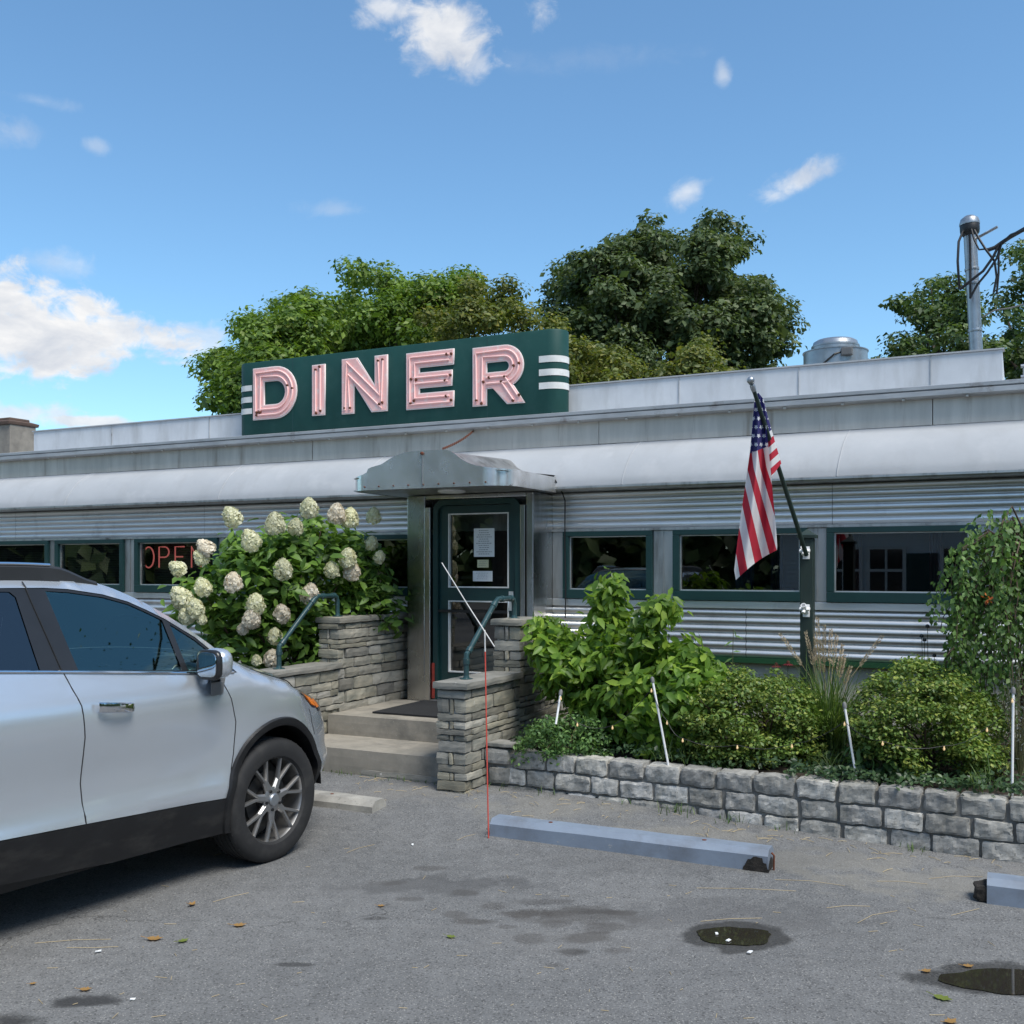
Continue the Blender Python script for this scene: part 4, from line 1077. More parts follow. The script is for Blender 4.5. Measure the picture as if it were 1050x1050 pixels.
# ================================================================== WHEEL STOPS
def stop_prof(w, h, c): return [(-w, 0), (-w, h - c), (-w + c, h), (w - c, h), (w, h - c), (w, 0)]
def wheel_stop(a, b, mat, label, broken=0, w=.08, h=.12, c=.03):
    """a parking bumper from a to b; broken: +1 the b end, -1 the a end has the shade of a hollow painted on"""
    a = Vector(a); b = Vector(b); d = b - a; L = d.length; ang = math.atan2(d.y, d.x)
    W_ = Thing('wheel_stop', label, 'wheel stop', (0, 0, 0), ((a + b) / 2, ang), group='parking wheel stops')
    g = MB(); n = 40; pr = stop_prof(w, h, c); m_ = len(pr)
    vs = []
    for i in range(n + 1):
        x = -L / 2 + L * i / n
        for (y, z) in pr:
            q = noise.noise(Vector((x * 4, y * 9, z * 9 + L))) * .003
            vs.append((x, y + q, z + q))
    g.add(vs, [(i*m_ + k, (i+1)*m_ + k, (i+1)*m_ + k + 1, i*m_ + k + 1) for i in range(n) for k in range(m_ - 1)])
    g.f += [tuple(range(m_))[::-1], tuple(n*m_ + k for k in range(m_))]; g.sm += [False, False]
    body = W_.part('bumper', g, mat)
    if broken:
        s = broken
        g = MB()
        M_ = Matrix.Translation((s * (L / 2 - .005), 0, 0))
        # flat ragged patches on end and front face, a hollow's shade put into their colour
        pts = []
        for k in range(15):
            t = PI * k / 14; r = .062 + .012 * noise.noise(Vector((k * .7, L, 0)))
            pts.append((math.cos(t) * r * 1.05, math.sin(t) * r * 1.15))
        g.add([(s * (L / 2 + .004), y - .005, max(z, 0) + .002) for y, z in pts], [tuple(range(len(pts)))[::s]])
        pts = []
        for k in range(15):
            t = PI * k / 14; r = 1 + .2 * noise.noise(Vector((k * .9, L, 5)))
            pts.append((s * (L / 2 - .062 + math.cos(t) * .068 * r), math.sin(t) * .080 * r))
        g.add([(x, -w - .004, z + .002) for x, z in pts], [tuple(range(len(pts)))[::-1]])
        W_.part('hollow_shade', g, MT['broken_concrete_shade'])
        g = MB(); g.tube([(s * (L / 2 + .02), -.02, .0), (s * (L / 2 + .022), -.02, .085), (s * (L / 2 + .008), -.02, .10)], .006, 6); W_.part('steel_pin', g, MT['rust'])
    for x in (-L * .28, L * .28):
        g = MB(); g.lathe([(0, .0), (.013, .0), (.013, .003), (.006, .005), (0, .005)], 10, Matrix.Translation((x, 0, h))); W_.part('bolt', g, MT['rust'])
    return W_
p0, p1 = gp(502, 860), gp(787, 896)
nrm = Vector((-.4431, .8965, 0)).normalized() * 0
wheel_stop(p0 + EV * .08, p1 + EV * .08, MT['wheelstop_paint'], 'long blue grey wheel stop with a broken hollow right end', 1)
p0 = gp(1012, 926); wheel_stop(p0 + EV * .07, p0 + EU * 1.75 + EV * .07, MT['wheelstop_paint'], 'blue grey wheel stop running out of frame at the right, its left end chipped', 0)
g = MB(); g.rough((0, 0, .045), (.035, .065, .04), .02, 14, (5, 5, 4), .3)
single('broken_lump', 'dark crumbled lump of concrete at the chipped left end of the wheel stop', 'rubble', g, MT['broken_concrete_shade'], frame=(p0 + EU * (-.02) + EV * .06, BA))
p1 = gp(382, 838); wheel_stop(p1 - EU * 1.75 + EV * .08, p1 + EV * .08, MT['concrete'], 'bare pale concrete wheel stop behind the car wheel', 0, .085, .10, .035)

# ================================================================== DRIVEWAY MARKER
mb_ = gp(501, 862); my = mb_.y
DM = Thing('driveway_marker', 'thin red marker rod with a snapped white top standing by the wheel stop', 'marker rod', tuple(mb_), 'W')
g = MB(); g.tube([mb_, at(499, 760, my + .02), at(497.5, 668, my + .03)], .0042, 8); DM.part('rod', g, MT['rod_red'])
g = MB(); g.tube([at(497.5, 668, my + .03), at(497, 646, my + .03)], .0045, 8); DM.part('reflective_band', g, MT['rod_white'])
g = MB(); g.tube([at(453, 577, my + .1), at(480, 621, my + .06), at(507, 663, my - .02)], [.003, .0036, .0036], 8); DM.part('broken_top', g, MT['rod_white'])

# ================================================================== FLAG POST, POLE AND FLAG
def wpt(x, y, Y): return at(x, y, Y)
PY = 7.3
pc = at(828, 600, PY); pw = .045
FP = Thing('flag_post', 'dark green wooden post with pyramid cap in front of the diner', 'post', (0, 0, 0), (Vector((pc.x, pc.y, .30)), BA))
zt = EYE + (HOR - 552) * PY / FOC - .30
g = MB(); g.box((-pw, -pw, -.1), (pw, pw, zt)); FP.part('shaft', g, MT['wood_green'], bevel=.006)
g = MB()
def frus(g, rs):
    for (r0, z0), (r1, z1) in zip(rs[:-1], rs[1:]):
        g.add([(sx_ * r, sy_ * r, z) for r, z in ((r0, z0), (r1, z1)) for sx_, sy_ in ((-1, -1), (1, -1), (1, 1), (-1, 1))], [(0, 1, 5, 4), (1, 2, 6, 5), (2, 3, 7, 6), (3, 0, 4, 7)])
    r, z = rs[0]; g.add([(sx_ * r, sy_ * r, z) for sx_, sy_ in ((-1, -1), (-1, 1), (1, 1), (1, -1))], [(0, 1, 2, 3)])
frus(g, [(pw + .018, zt + .001), (pw + .018, zt + .022), (pw - .005, zt + .034), (.001, zt + .068)]); FP.part('post_cap', g, MT['wood_green'])
inv = Matrix.Rotation(-BA, 4, 'Z')
def bracket(y):
    z = EYE + (HOR - y) * PY / FOC - .30
    B_ = MB(); B_.box((-.024, -pw - .008, z - .045), (.024, -pw - .0005, z + .045))
    b = FP.part('flag_bracket', B_, MT['white_plastic'], bevel=.004)
    g = MB(); d = Vector((-.12, -.75, .65)).normalized()
    c = Vector((0, -pw - .006, z - .01)); M_ = Matrix.Translation(c) @ d.to_track_quat('Z', 'Y').to_matrix().to_4x4()
    g.lathe([(.0, .0), (.019, .0), (.019, .08), (.0155, .08), (.0155, .02), (0, .02)], 14, M_)
    g.box((-.036, -.012, .03), (.036, .012, .045), M_); FP.part('socket', g, MT['white_plastic'], b)
    g = MB(); g.lathe([(0, 0), (.013, 0), (.013, .02), (0, .022)], 8, M_ @ Matrix.Translation((0, -.022, .045)) @ Matrix.Rotation(PI / 2, 4, 'X')); FP.part('thumb_screw', g, MT['white_plastic'], b)
bracket(567); bracket(626)
pa = at(825, 563, PY - .14); pb = at(771, 394, 6.62)
PL = Thing('flagpole', 'slanted green flagpole leaning out from the wooden post', 'flagpole', tuple(pa), 'W')
g = MB(); g.tube([pa - (pb - pa) * .04, pa.lerp(pb, .5), pb], [.0155, .015, .013], 12); PL.part('shaft', g, MT['wood_green'])
g = MB(); M_ = Matrix.Translation(pb) @ (pb - pa).to_track_quat('Z', 'Y').to_matrix().to_4x4()
g.lathe([(.016, -.05), (.018, -.01), (.012, .0), (.020, .006)] + [(.025 * math.sin(t), .028 - .025 * math.cos(t)) for t in np.linspace(.6, PI, 9)], 14, M_); PL.part('finial', g, MT['galv'])

# flag: hoist runs along the pole, the cloth hangs from it in folds
FZ = lambda x, y: (740 + x / 3.283, 370 + y / 3.283)
Ltab = [(0, 112, 105), (.12, 107, 170), (.30, 96, 300), (.45, 82, 400), (.60, 67, 500), (.78, 53, 610), (.92, 42, 705), (1, 48, 738)]
Rtab = [(0, 124, 108), (.12, 148, 190), (.30, 158, 300), (.45, 168, 400), (.60, 176, 490), (.78, 184, 575), (.92, 187, 625), (1, 186, 637)]
def tab(T, f):
    for (a, x0, y0), (b, x1, y1) in zip(T[:-1], T[1:]):
        if f <= b:
            k = (f - a) / (b - a); return x0 + (x1 - x0) * k, y0 + (y1 - y0) * k
    return T[-1][1:]
fm = bpy.data.meshes.new('flag')
def cloth(x, y):
    """stripe number across the cloth and distance into the canton, as the folds present them"""
    X = (x - 745) * 8.75; Yc = (y - 480) * 8.75
    X0 = 185 + (.26 * Yc if Yc > 0 else .10 * Yc)
    return ((X - X0) / (58 + .022 * max(Yc, -300)) + 20, (745 - (X - 205) * .39 - (y - 380) * 8.75) / 60, X / 48, (y - 380) * 8.75 / 78)
def cloth2(x, y):
    X = (x - 745) * 8.75; Yc = (y - 380) * 8.75
    s_ = (Yc + .9 * (X - 380) - 620) / 68
    return (s_ + 20, -(s_ + 1) if s_ < 0 else -1, X / 48, Yc / 78)
nu_, nv_ = 48, 70
vs = []; uvs = []
Yf = 6.70
for j in range(nv_ + 1):
    f = j / nv_
    lx, ly = tab(Ltab, f); rx, ry = tab(Rtab, f)
    for i in range(nu_ + 1):
        a = i / nu_
        k = a
        sag = math.sin(PI * a) * 10 * sstep(.75, 1, f)
        x, y = FZ(lx + (rx - lx) * k, ly + (ry - ly) * k - sag)
        amp = .045 * sstep(0.0, .35, f) + .012
        dep = amp * math.sin(a * 3.0 * PI + .6 + f * 1.2) + .02 * math.sin(a * 7 + f * 5) * sstep(.2, .6, f)
        vs.append(tuple(at(x, y, Yf + .05 * a + dep)))
        uvs.append(cloth(x, y))
fs = [(j*(nu_+1)+i, j*(nu_+1)+i+1, (j+1)*(nu_+1)+i+1, (j+1)*(nu_+1)+i) for j in range(nv_) for i in range(nu_)]
# the lower hoist corner droops behind, to the right of the main fall
o = len(vs); n2, m2 = 18, 24
P00, P10, P01, P11 = (124, 108), (140, 128), (162, 402), (201, 345)
for j in range(m2 + 1):
    f = j / m2
    for i in range(n2 + 1):
        a = i / n2
        xa = 124 + (155 - 124) * min(1, f * 1.6) + (162 - 155) * max(0, f - .35); ya = 108 + (402 - 108) * f
        xb = 140 + (201 - 140) * f ** 1.05; yb = 128 + (345 - 128) * f
        x, y = FZ(xa + (xb - xa) * a, ya + (yb - ya) * a)
        vs.append(tuple(at(x, y, Yf + .075 + .04 * a + .018 * math.sin(a * 5 + f * 3))))
        uvs.append(cloth2(x, y))
fs += [(o + j*(n2+1)+i, o + j*(n2+1)+i+1, o + (j+1)*(n2+1)+i+1, o + (j+1)*(n2+1)+i) for j in range(m2) for i in range(n2)]
orig = Vector(vs[0])
fm.from_pydata([tuple(Vector(p) - orig) for p in vs], [], fs)
uvl = fm.uv_layers.new(name='cloth'); uv2 = fm.uv_layers.new(name='stars')
for p in fm.polygons:
    p.use_smooth = True
    for li in p.loop_indices:
        q = uvs[fm.loops[li].vertex_index]; uvl.data[li].uv = q[:2]; uv2.data[li].uv = q[2:]
m, nt, out = new_mat('flag_cloth')
uv = nt.nodes.new('ShaderNodeUVMap'); uv.uv_map = 'cloth'
sx = nt.nodes.new('ShaderNodeSeparateXYZ'); nt.links.new(uv.outputs[0], sx.inputs[0])
st = math_n(nt, 'MODULO', math_n(nt, 'FLOOR', sx.outputs[0]), 2.0)
isred = math_n(nt, 'LESS_THAN', st, .5)
stripes = mixc(nt, isred, (.74, .73, .73), (.50, .022, .045))
can_ = math_n(nt, 'GREATER_THAN', sx.outputs[1], 0.0)
uvb = nt.nodes.new('ShaderNodeUVMap'); uvb.uv_map = 'stars'; sy = nt.nodes.new('ShaderNodeSeparateXYZ'); nt.links.new(uvb.outputs[0], sy.inputs[0])
# stars: staggered rows of five pointed stars
odd = math_n(nt, 'MULTIPLY', math_n(nt, 'MODULO', math_n(nt, 'FLOOR', sy.outputs[1]), 2.0), .5)
fx = math_n(nt, 'SUBTRACT', math_n(nt, 'FRACT', math_n(nt, 'ADD', sy.outputs[0], odd)), .5)
fy = math_n(nt, 'SUBTRACT', math_n(nt, 'FRACT', sy.outputs[1]), .5)
fy = math_n(nt, 'MULTIPLY', fy, 1.5)
rr_ = math_n(nt, 'SQRT', math_n(nt, 'ADD', math_n(nt, 'MULTIPLY', fx, fx), math_n(nt, 'MULTIPLY', fy, fy)))
an = math_n(nt, 'ARCTAN2', fx, fy)
rs = math_n(nt, 'MULTIPLY_ADD', math_n(nt, 'COSINE', math_n(nt, 'MULTIPLY', an, 5.0)), .08, .30)
star = math_n(nt, 'LESS_THAN', rr_, rs)
canton = mixc(nt, star, (.030, .028, .14), (.72, .72, .75))
col = mixc(nt, can_, stripes, canton)
b = nt.nodes.new('ShaderNodeBsdfPrincipled'); b.inputs['Roughness'].default_value = .8; nt.links.new(col, b.inputs['Base Color'])
t = nt.nodes.new('ShaderNodeBsdfTranslucent'); nt.links.new(col, t.inputs[0])
mx = nt.nodes.new('ShaderNodeMixShader'); mx.inputs[0].default_value = .35
nt.links.new(b.outputs[0], mx.inputs[1]); nt.links.new(t.outputs[0], mx.inputs[2]); nt.links.new(mx.outputs[0], out.inputs[0])
fm.materials.append(m)
single('flag', 'limp american flag hanging in folds from the slanted pole', 'flag', fm, None, base=tuple(orig), frame='W')

# ================================================================== FOLIAGE TOOLS
LEAF_A = (np.array([(0,0,0),(.5,0,-.05),(1,0,-.18),(.22,.19,.04),(.60,.20,.01),(.22,-.19,.04),(.60,-.20,.01)], float), np.array([(0,1,3),(3,1,4),(1,2,4),(0,5,1),(5,6,1),(1,6,2)]))
LEAF_B = (np.array([(0,0,0),(.5,.30,.06),(1,0,-.06),(.5,-.30,.06)], float), np.array([(0,2,1),(0,3,2)]))
LEAF_N = (np.array([(0,0,0),(.45,.13,.02),(1,0,-.08),(.45,-.13,.02)], float), np.array([(0,2,1),(0,3,2)]))
PETAL = (np.array([(-.5,-.5,0),(.5,-.5,.08),(.5,.5,0),(-.5,.5,.08)], float), np.array([(0,1,2),(0,2,3)]))
def norm(a): return a / np.maximum(np.linalg.norm(a, axis=1, keepdims=True), 1e-9)
def leaf_mesh(name, P, D, Nn, S, tmpl, mat, origin):
    V, F = tmpl
    P = np.asarray(P, float); n = len(P)
    X = norm(D); Y = norm(np.cross(Nn, X)); Z = np.cross(X, Y)
    S = np.asarray(S, float).reshape(n, 1, 1)
    vs = P[:, None, :] + S * (V[None, :, 0:1] * X[:, None, :] + V[None, :, 1:2] * Y[:, None, :] + V[None, :, 2:3] * Z[:, None, :])
    vs = (vs - np.asarray(origin, float)).reshape(-1, 3).astype(np.float32)
    fs = (F[None] + (np.arange(n) * len(V))[:, None, None]).reshape(-1, 3)
    me = bpy.data.meshes.new(name)
    me.vertices.add(len(vs)); me.vertices.foreach_set('co', vs.ravel())
    me.loops.add(fs.size); me.loops.foreach_set('vertex_index', fs.ravel().astype(np.int32))
    me.polygons.add(len(fs)); me.polygons.foreach_set('loop_start', np.arange(0, fs.size, 3, dtype=np.int32)); me.polygons.foreach_set('loop_total', np.full(len(fs), 3, np.int32))
    me.update(calc_edges=True); me.materials.append(mat)
    return me
def pip(poly, x, y):
    c = False; n = len(poly); j = n - 1
    for i in range(n):
        xi, yi = poly[i]; xj, yj = poly[j]
        if (yi > y) != (yj > y) and x < (xj - xi) * (y - yi) / (yj - yi) + xi: c = not c
        j = i
    return c
def edge_dist(poly, x, y):
    d = 1e9; n = len(poly)
    for i in range(n):
        a = poly[i]; b = poly[(i + 1) % n]; ex, ey = b[0] - a[0], b[1] - a[1]
        t = max(0, min(1, ((x - a[0]) * ex + (y - a[1]) * ey) / max(1e-9, ex * ex + ey * ey)))
        d = min(d, math.hypot(a[0] + ex * t - x, a[1] + ey * t - y))
    return d
def clump_centers(poly, Y0, depth, r, n, inset=.6, gaps=-1.0, gfreq=1.0):
    """clump centres inside a crown outline (an ellipsoid-like body of its own depth)"""
    s = FOC / Y0
    xs = [p[0] for p in poly]; ys = [p[1] for p in poly]
    dmax = max(edge_dist(poly, random.uniform(min(xs), max(xs)), random.uniform(min(ys), max(ys))) for _ in range(60))
    dmax = min(dmax, (max(xs) - min(xs)) / 2)
    out = []; tries = 0; off = Vector((random.random() * 40, 0, 0))
    while len(out) < n and tries < n * 300:
        tries += 1
        x, y = random.uniform(min(xs), max(xs)), random.uniform(min(ys), max(ys))
        if not pip(poly, x, y): continue
        e = edge_dist(poly, x, y)
        if e < r * s * inset * random.choice((.35, .7, 1, 1.3)): continue
        h = math.sqrt(max(0, 1 - (1 - min(1, e / dmax)) ** 2)) * depth
        q = random.uniform(-1, 1)
        q = math.copysign(abs(q) ** .6, q) * h
        c = at(x, y, Y0 + q)
        if noise.noise(c * gfreq + off) < gaps: continue
        out.append(c)
    return out
def foliage_points(cent, r, n_per, up=.5, squash=.8, shell=.55):
    P = []; Nn = []
    for c in cent:
        m_ = int(n_per * random.uniform(.7, 1.3)); rr = r * random.uniform(.7, 1.25)
        d = norm(RNG.normal(size=(m_, 3)))
        rad_ = rr * (shell + (1 - shell) * RNG.random((m_, 1)) ** .5) * (1 + .35 * RNG.normal(size=(m_, 1)) * .5)
        p = d * rad_; p[:, 2] *= squash
        P.append(p + np.array(c)); Nn.append(norm(d * .7 + np.array((0, 0, up)) + RNG.normal(size=(m_, 3)) * .45))
    return np.concatenate(P), np.concatenate(Nn)
def leaves_from(cent, r, n_per, size, tmpl, mat, name, origin, up=.5, droop=.2, squash=.8, shell=.55):
    P, Nn = foliage_points(cent, r, n_per, up, squash, shell)
    Dd = RNG.normal(size=P.shape); Dd = Dd - Nn * (Dd * Nn).sum(1, keepdims=True) ; Dd = norm(Dd); Dd[:, 2] -= droop
    S = size * np.exp(RNG.normal(size=len(P)) * .32)
    return leaf_mesh(name, P, Dd, Nn, S, tmpl, mat, origin)
def tree(name, label, poly, Y0, depth, r, n, n_per, size, mat, trunk_px, trunk_r, cat='tree', tmpl=LEAF_B, group='trees behind the diner', shell=.45, limbs=20, extra=0, gz=-.06, kids=('trunk', 'crown'), gaps=-.22, gfreq=.8, squash=.62):
    cent = clump_centers(poly, Y0, depth, r, n, .95, gaps, gfreq)
    base = at(trunk_px, HOR, Y0); base.z = gz
    T_ = Thing(name, label, cat, tuple(base), 'W', group)
    T_.part(kids[1], leaves_from(cent, r, n_per, size, tmpl, mat, kids[1], base, shell=shell, squash=squash, up=.8), mat)
    g = MB()
    top = sum(cent, Vector()) / len(cent)
    fork = base.lerp(Vector((base.x * .6 + top.x * .4, base.y, top.z)), .62)
    g.tube([base, base.lerp(fork, .5) + Vector((.05, .03, 0)) * trunk_r * 6, fork, Vector((top.x, top.y, top.z))], [trunk_r * 1.25, trunk_r, trunk_r * .8, trunk_r * .35], 10)
    pick = sorted(cent, key=lambda c: random.random())[:limbs]
    for c in pick:
        a = base.lerp(fork, random.uniform(.7, 1.0)) if random.random() < .5 else fork.lerp(top, random.uniform(0, .8))
        m_ = a.lerp(c, .5) + Vector((random.uniform(-.2, .2), random.uniform(-.2, .2), random.uniform(-.05, .3))) * (c - a).length * .25
        g.tube([a, m_, c], [trunk_r * .38, trunk_r * .24, trunk_r * .08], 6)
        if extra:
            for _ in range(extra):
                e = min(cent, key=lambda q: (q - c).length + random.uniform(0, r * 3) + (100 if q is c else 0))
                g.tube([m_, m_.lerp(e, .5) + Vector((0, 0, .1)), e], [trunk_r * .16, trunk_r * .1, trunk_r * .04], 5)
    T_.part(kids[0], g, MT['bark'])
    return T_, cent
# ================================================================== TREES BEHIND THE DINER

tree('maple_tree', 'leftmost round-clumped maple rising behind the left end of the roof sign', [(196, 412), (199, 400), (210, 390), (206, 372), (226, 348), (241, 322), (262, 310), (290, 304), (300, 298), (316, 292), (330, 312), (345, 340), (345, 440), (340, 520), (220, 520), (222, 440)], 22, 3.0, .45, 280, 260, .10, MT['leaf_maple'], 285, .22)
tree('maple_tree', 'tall bright maple with a flat top above the middle of the DINER sign', [(318, 330), (330, 282), (342, 262), (372, 268), (392, 262), (410, 276), (420, 264), (440, 258), (470, 264), (490, 280), (494, 330), (480, 520), (330, 520)], 23.5, 3.0, .45, 300, 260, .10, MT['leaf_maple'], 405, .24)
tree('locust_tree', 'loose fine-leaved yellow green tree above the letters E and R', [(420, 330), (432, 300), (455, 285), (478, 272), (496, 286), (508, 274), (526, 270), (532, 290), (548, 292), (556, 330), (568, 330), (600, 350), (620, 400), (620, 520), (430, 520)], 20.5, 2.2, .36, 330, 200, .08, MT['leaf_olive'], 505, .15, gaps=-.12, gfreq=1.2)
tree('oak_tree', 'large dark rounded oak towering right of the roof sign', [(558, 330), (562, 290), (568, 262), (582, 250), (602, 242), (622, 236), (640, 236), (660, 222), (676, 214), (692, 218), (700, 238), (714, 224), (732, 216), (748, 228), (766, 238), (772, 260), (790, 262), (804, 288), (816, 306), (818, 350), (806, 372), (795, 392), (780, 520), (590, 520)], 26, 3.2, .42, 640, 260, .12, MT['leaf_oak'], 690, .26, extra=1, limbs=44, gaps=-.28, gfreq=1.1)
tree('young_tree', 'small olive green tree low in front of the dark oak, beside the sign end', [(546, 330), (556, 310), (566, 318), (580, 345), (600, 352), (625, 345), (650, 362), (665, 395), (665, 500), (550, 500)], 19, 1.6, .34, 190, 210, .076, MT['leaf_olive'], 605, .10)
tree('young_tree', 'low olive shrubby tree just above the parapet under the oak', [(655, 400), (672, 372), (700, 356), (722, 346), (742, 364), (760, 376), (775, 400), (775, 480), (655, 480)], 18, 1.4, .32, 150, 210, .076, MT['leaf_olive'], 715, .10)
tree('ash_tree', 'airy green tree left of the service mast at the right', [(886, 372), (905, 352), (922, 340), (914, 318), (906, 296), (918, 288), (937, 302), (955, 284), (985, 280), (1010, 296), (1022, 330), (1030, 380), (1030, 480), (890, 480)], 24, 2.6, .36, 190, 140, .105, MT['leaf_far'], 970, .2, extra=1, limbs=34, gaps=-.05, gfreq=1.2)
tree('ash_tree', 'taller green tree at the right edge behind the service mast', [(1006, 350), (1015, 300), (1026, 268), (1040, 250), (1062, 240), (1110, 236), (1150, 270), (1160, 400), (1150, 520), (1010, 520)], 26, 3.2, .45, 220, 170, .115, MT['leaf_far'], 1085, .28, extra=1, limbs=30, gaps=-.1)
# ================================================================== HYDRANGEA BY THE STEPS
def shrub_clumps(poly, Yf, depth, r, n, inset=.5, zmin=None, gaps=-1, gfreq=4):
    cent = []
    for c in clump_centers(poly, Yf(sum(p[0] for p in poly) / len(poly)), depth, r, n, inset, gaps, gfreq):
        cent.append(c)
    out = []
    Ym = Yf(sum(p[0] for p in poly) / len(poly))
    for c in cent:
        x = 525 + FOC * c.x / c.y; y = HOR + (EYE - c.z) * FOC / c.y
        q = at(x, y, c.y + Yf(x) - Ym)
        if zmin is None or q.z > zmin: out.append(q)
    return out
hp = [(172, 612), (186, 602), (214, 588), (226, 560), (240, 548), (258, 548), (282, 538), (305, 535), (320, 525), (345, 532), (372, 540), (390, 552), (398, 580), (404, 605), (416, 634), (405, 642), (335, 645), (326, 700), (285, 705), (240, 680), (200, 645), (178, 622)]
hY = lambda x: 8.75 + .75 * sstep(230, 400, x)
hb = w2b(at(300, 700, 9.0)); hbase = b2w(hb.x, hb.y, .18)
HY = Thing('hydrangea', 'big white blooming panicle hydrangea growing left of the diner steps', 'hydrangea', tuple(hbase), 'W')
hc = shrub_clumps(hp, hY, .42, .13, 280)
P, Nn = foliage_points(hc, .16, 21, .55, .9, .3)
Dd = norm(np.column_stack([RNG.normal(size=len(P)), RNG.normal(size=len(P)) - .5, RNG.normal(size=len(P)) * .4 - .25]))
HY.part('foliage', leaf_mesh('foliage', P, Dd, Nn + np.array((0, -.3, .2)), RNG.uniform(.075, .15, len(P)), LEAF_A, MT['leaf_hyd'], hbase), None)
g = MB()
for c in random.sample(hc, 40):
    a = hbase + Vector((random.uniform(-.25, .25), random.uniform(-.15, .15), 0)); m_ = a.lerp(c, .55) + Vector((0, 0, .12))
    g.tube([a, m_, c], [.010, .007, .004], 6)
HY.part('stems', g, MT['stem_brown'])
blooms = [(238, 530, 1.0, -.4), (257, 554, 1.05, -.3), (282, 537, 1.1, .05), (303, 540, .85, .2), (317, 521, 1.0, .0), (345, 527, 1.05, .2), (359, 531, 1.0, .1), (383, 529, .85, .1), (381, 557, .75, .2), (389, 571, .65, .3),
          (211, 562, .9, -.6), (206, 572, .75, -.5), (182, 583, .8, -.7), (239, 597, .95, .1), (208, 602, .9, -.2), (186, 613, 1.15, -.5), (200, 624, .95, .1), (191, 632, .8, -.3), (207, 635, .5, .2), (262, 619, 1.0, .1), (258, 634, .95, .2), (249, 645, .55, 0), (290, 584, 1.05, .1), (289, 629, .9, .05), (318, 609, 1.05, .2), (340, 584, .85, 0), (357, 572, 1.0, .1), (361, 586, .95, .3), (282, 652, .8, .1), (279, 675, .9, .2), (263, 677, .5, 0)]
for x, y, s, lean in blooms:
    Y = hY(x) - .52 + random.uniform(-.05, .05)
    if x > 375: Y += .15
    c = at(x, y, Y); h = .158 * s; r = .076 * s
    ax_ = Vector((lean * .8, -.35 + random.uniform(-.1, .1), .85 - abs(lean) * .5)).normalized()
    k = int(620 * s); t = RNG.random(k) ** .85; ph = RNG.random(k) * 2 * PI
    prof = np.sin(np.clip(.16 + t * .84, 0, 1) * PI) ** .5 * (1.06 - .28 * t)
    rr = r * prof * RNG.uniform(.8, 1.06, k) * (1 + .05 * np.sin(ph * 4 + t * 9 + x))
    A = np.array(ax_); B = np.cross(A, (0, 1, .2)); B /= np.linalg.norm(B); C_ = np.cross(A, B)
    rad_ = np.cos(ph)[:, None] * B + np.sin(ph)[:, None] * C_
    P = np.array(c) + A * ((t - .45) * h)[:, None] + rad_ * rr[:, None]
    Nn = norm(rad_ + A * (t[:, None] - .4) * 1.2 + RNG.normal(size=(k, 3)) * .35)
    me = leaf_mesh('bloom', P, norm(np.cross(Nn, RNG.normal(size=(k, 3)))), Nn, RNG.uniform(.015, .026, k) * (.8 + .2 * s), PETAL, MT['floret'] if random.random() < .68 else MT['floret_pink'], hbase)
    HY.part('bloom', me, None)

# ================================================================== PLANTED BED
def shrub(name, label, cat, poly, Yf, depth, r, n, n_per, size, tmpl, mat, basepx, zb=.33, up=.5, droop=.2, inset=.5, stems=16, stem_mat='stem_brown', group=None, forward=0.0, zmin=.3, gaps=-1, squash=.85):
    cent = shrub_clumps(poly, Yf, depth, r, n, inset, zmin, gaps)
    b_ = at(basepx, HOR, Yf(basepx)); b_.z = zb
    T_ = Thing(name, label, cat, tuple(b_), 'W', group)
    P, Nn = foliage_points(cent, r, n_per, up, squash, .35)
    Nn = norm(Nn + np.array((0, -forward, 0)))
    Dd = RNG.normal(size=P.shape); Dd = norm(Dd - Nn * (Dd * Nn).sum(1, keepdims=True)); Dd[:, 2] -= droop
    T_.part('foliage', leaf_mesh('foliage', P, Dd, Nn, size * RNG.uniform(.55, 1.25, len(P)), tmpl, mat, b_), None)
    g = MB()
    for c in random.sample(cent, min(stems, len(cent))):
        a = b_ + Vector((random.uniform(-.12, .12), random.uniform(-.1, .1), 0))
        g.tube([a, a.lerp(c, .5) + Vector((0, 0, .06)), c], [.009, .006, .003], 6)
    T_.part('stems', g, MT[stem_mat])
    return T_, cent
shrub('leafy_shrub', 'tall bright green large leaved shrub at the left end of the bed', 'shrub',
      [(545, 650), (556, 618), (572, 632), (590, 652), (604, 645), (606, 615), (614, 596), (626, 588), (640, 600), (636, 622), (648, 634), (664, 618), (690, 610), (696, 624), (684, 648), (672, 660), (700, 656), (730, 676), (744, 700), (738, 735), (712, 772), (672, 786), (640, 772), (600, 748), (566, 715), (552, 682)],
      lambda x: 7.75 - .5 * sstep(590, 720, x), .42, .10, 420, 21, .098, LEAF_A, MT['leaf_big'], 640, up=.6, droop=.35, inset=.30, stem_mat='stem_green', forward=.35)
shrub('low_shrub', 'low small leaved green shrub beside the stone wall at the bed corner', 'shrub',
      [(524, 775), (534, 752), (552, 738), (575, 728), (602, 730), (624, 748), (632, 775), (622, 788), (540, 786)], lambda x: 7.32, .28, .07, 120, 40, .032, LEAF_B, MT['leaf_low'], 578, stems=10, stem_mat='stem_green')
shrub('azalea', 'rounded bronze green azalea in the middle of the bed', 'azalea',
      [(698, 712), (712, 700), (722, 690), (745, 692), (758, 684), (776, 694), (800, 684), (820, 696), (838, 712), (846, 745), (852, 790), (820, 802), (760, 796), (715, 786), (694, 750)], lambda x: 7.1, .45, .085, 520, 62, .030, LEAF_B, MT['leaf_azalea'], 780, group='azaleas in the bed', up=1.0, gaps=-.3, squash=.5, inset=.3)
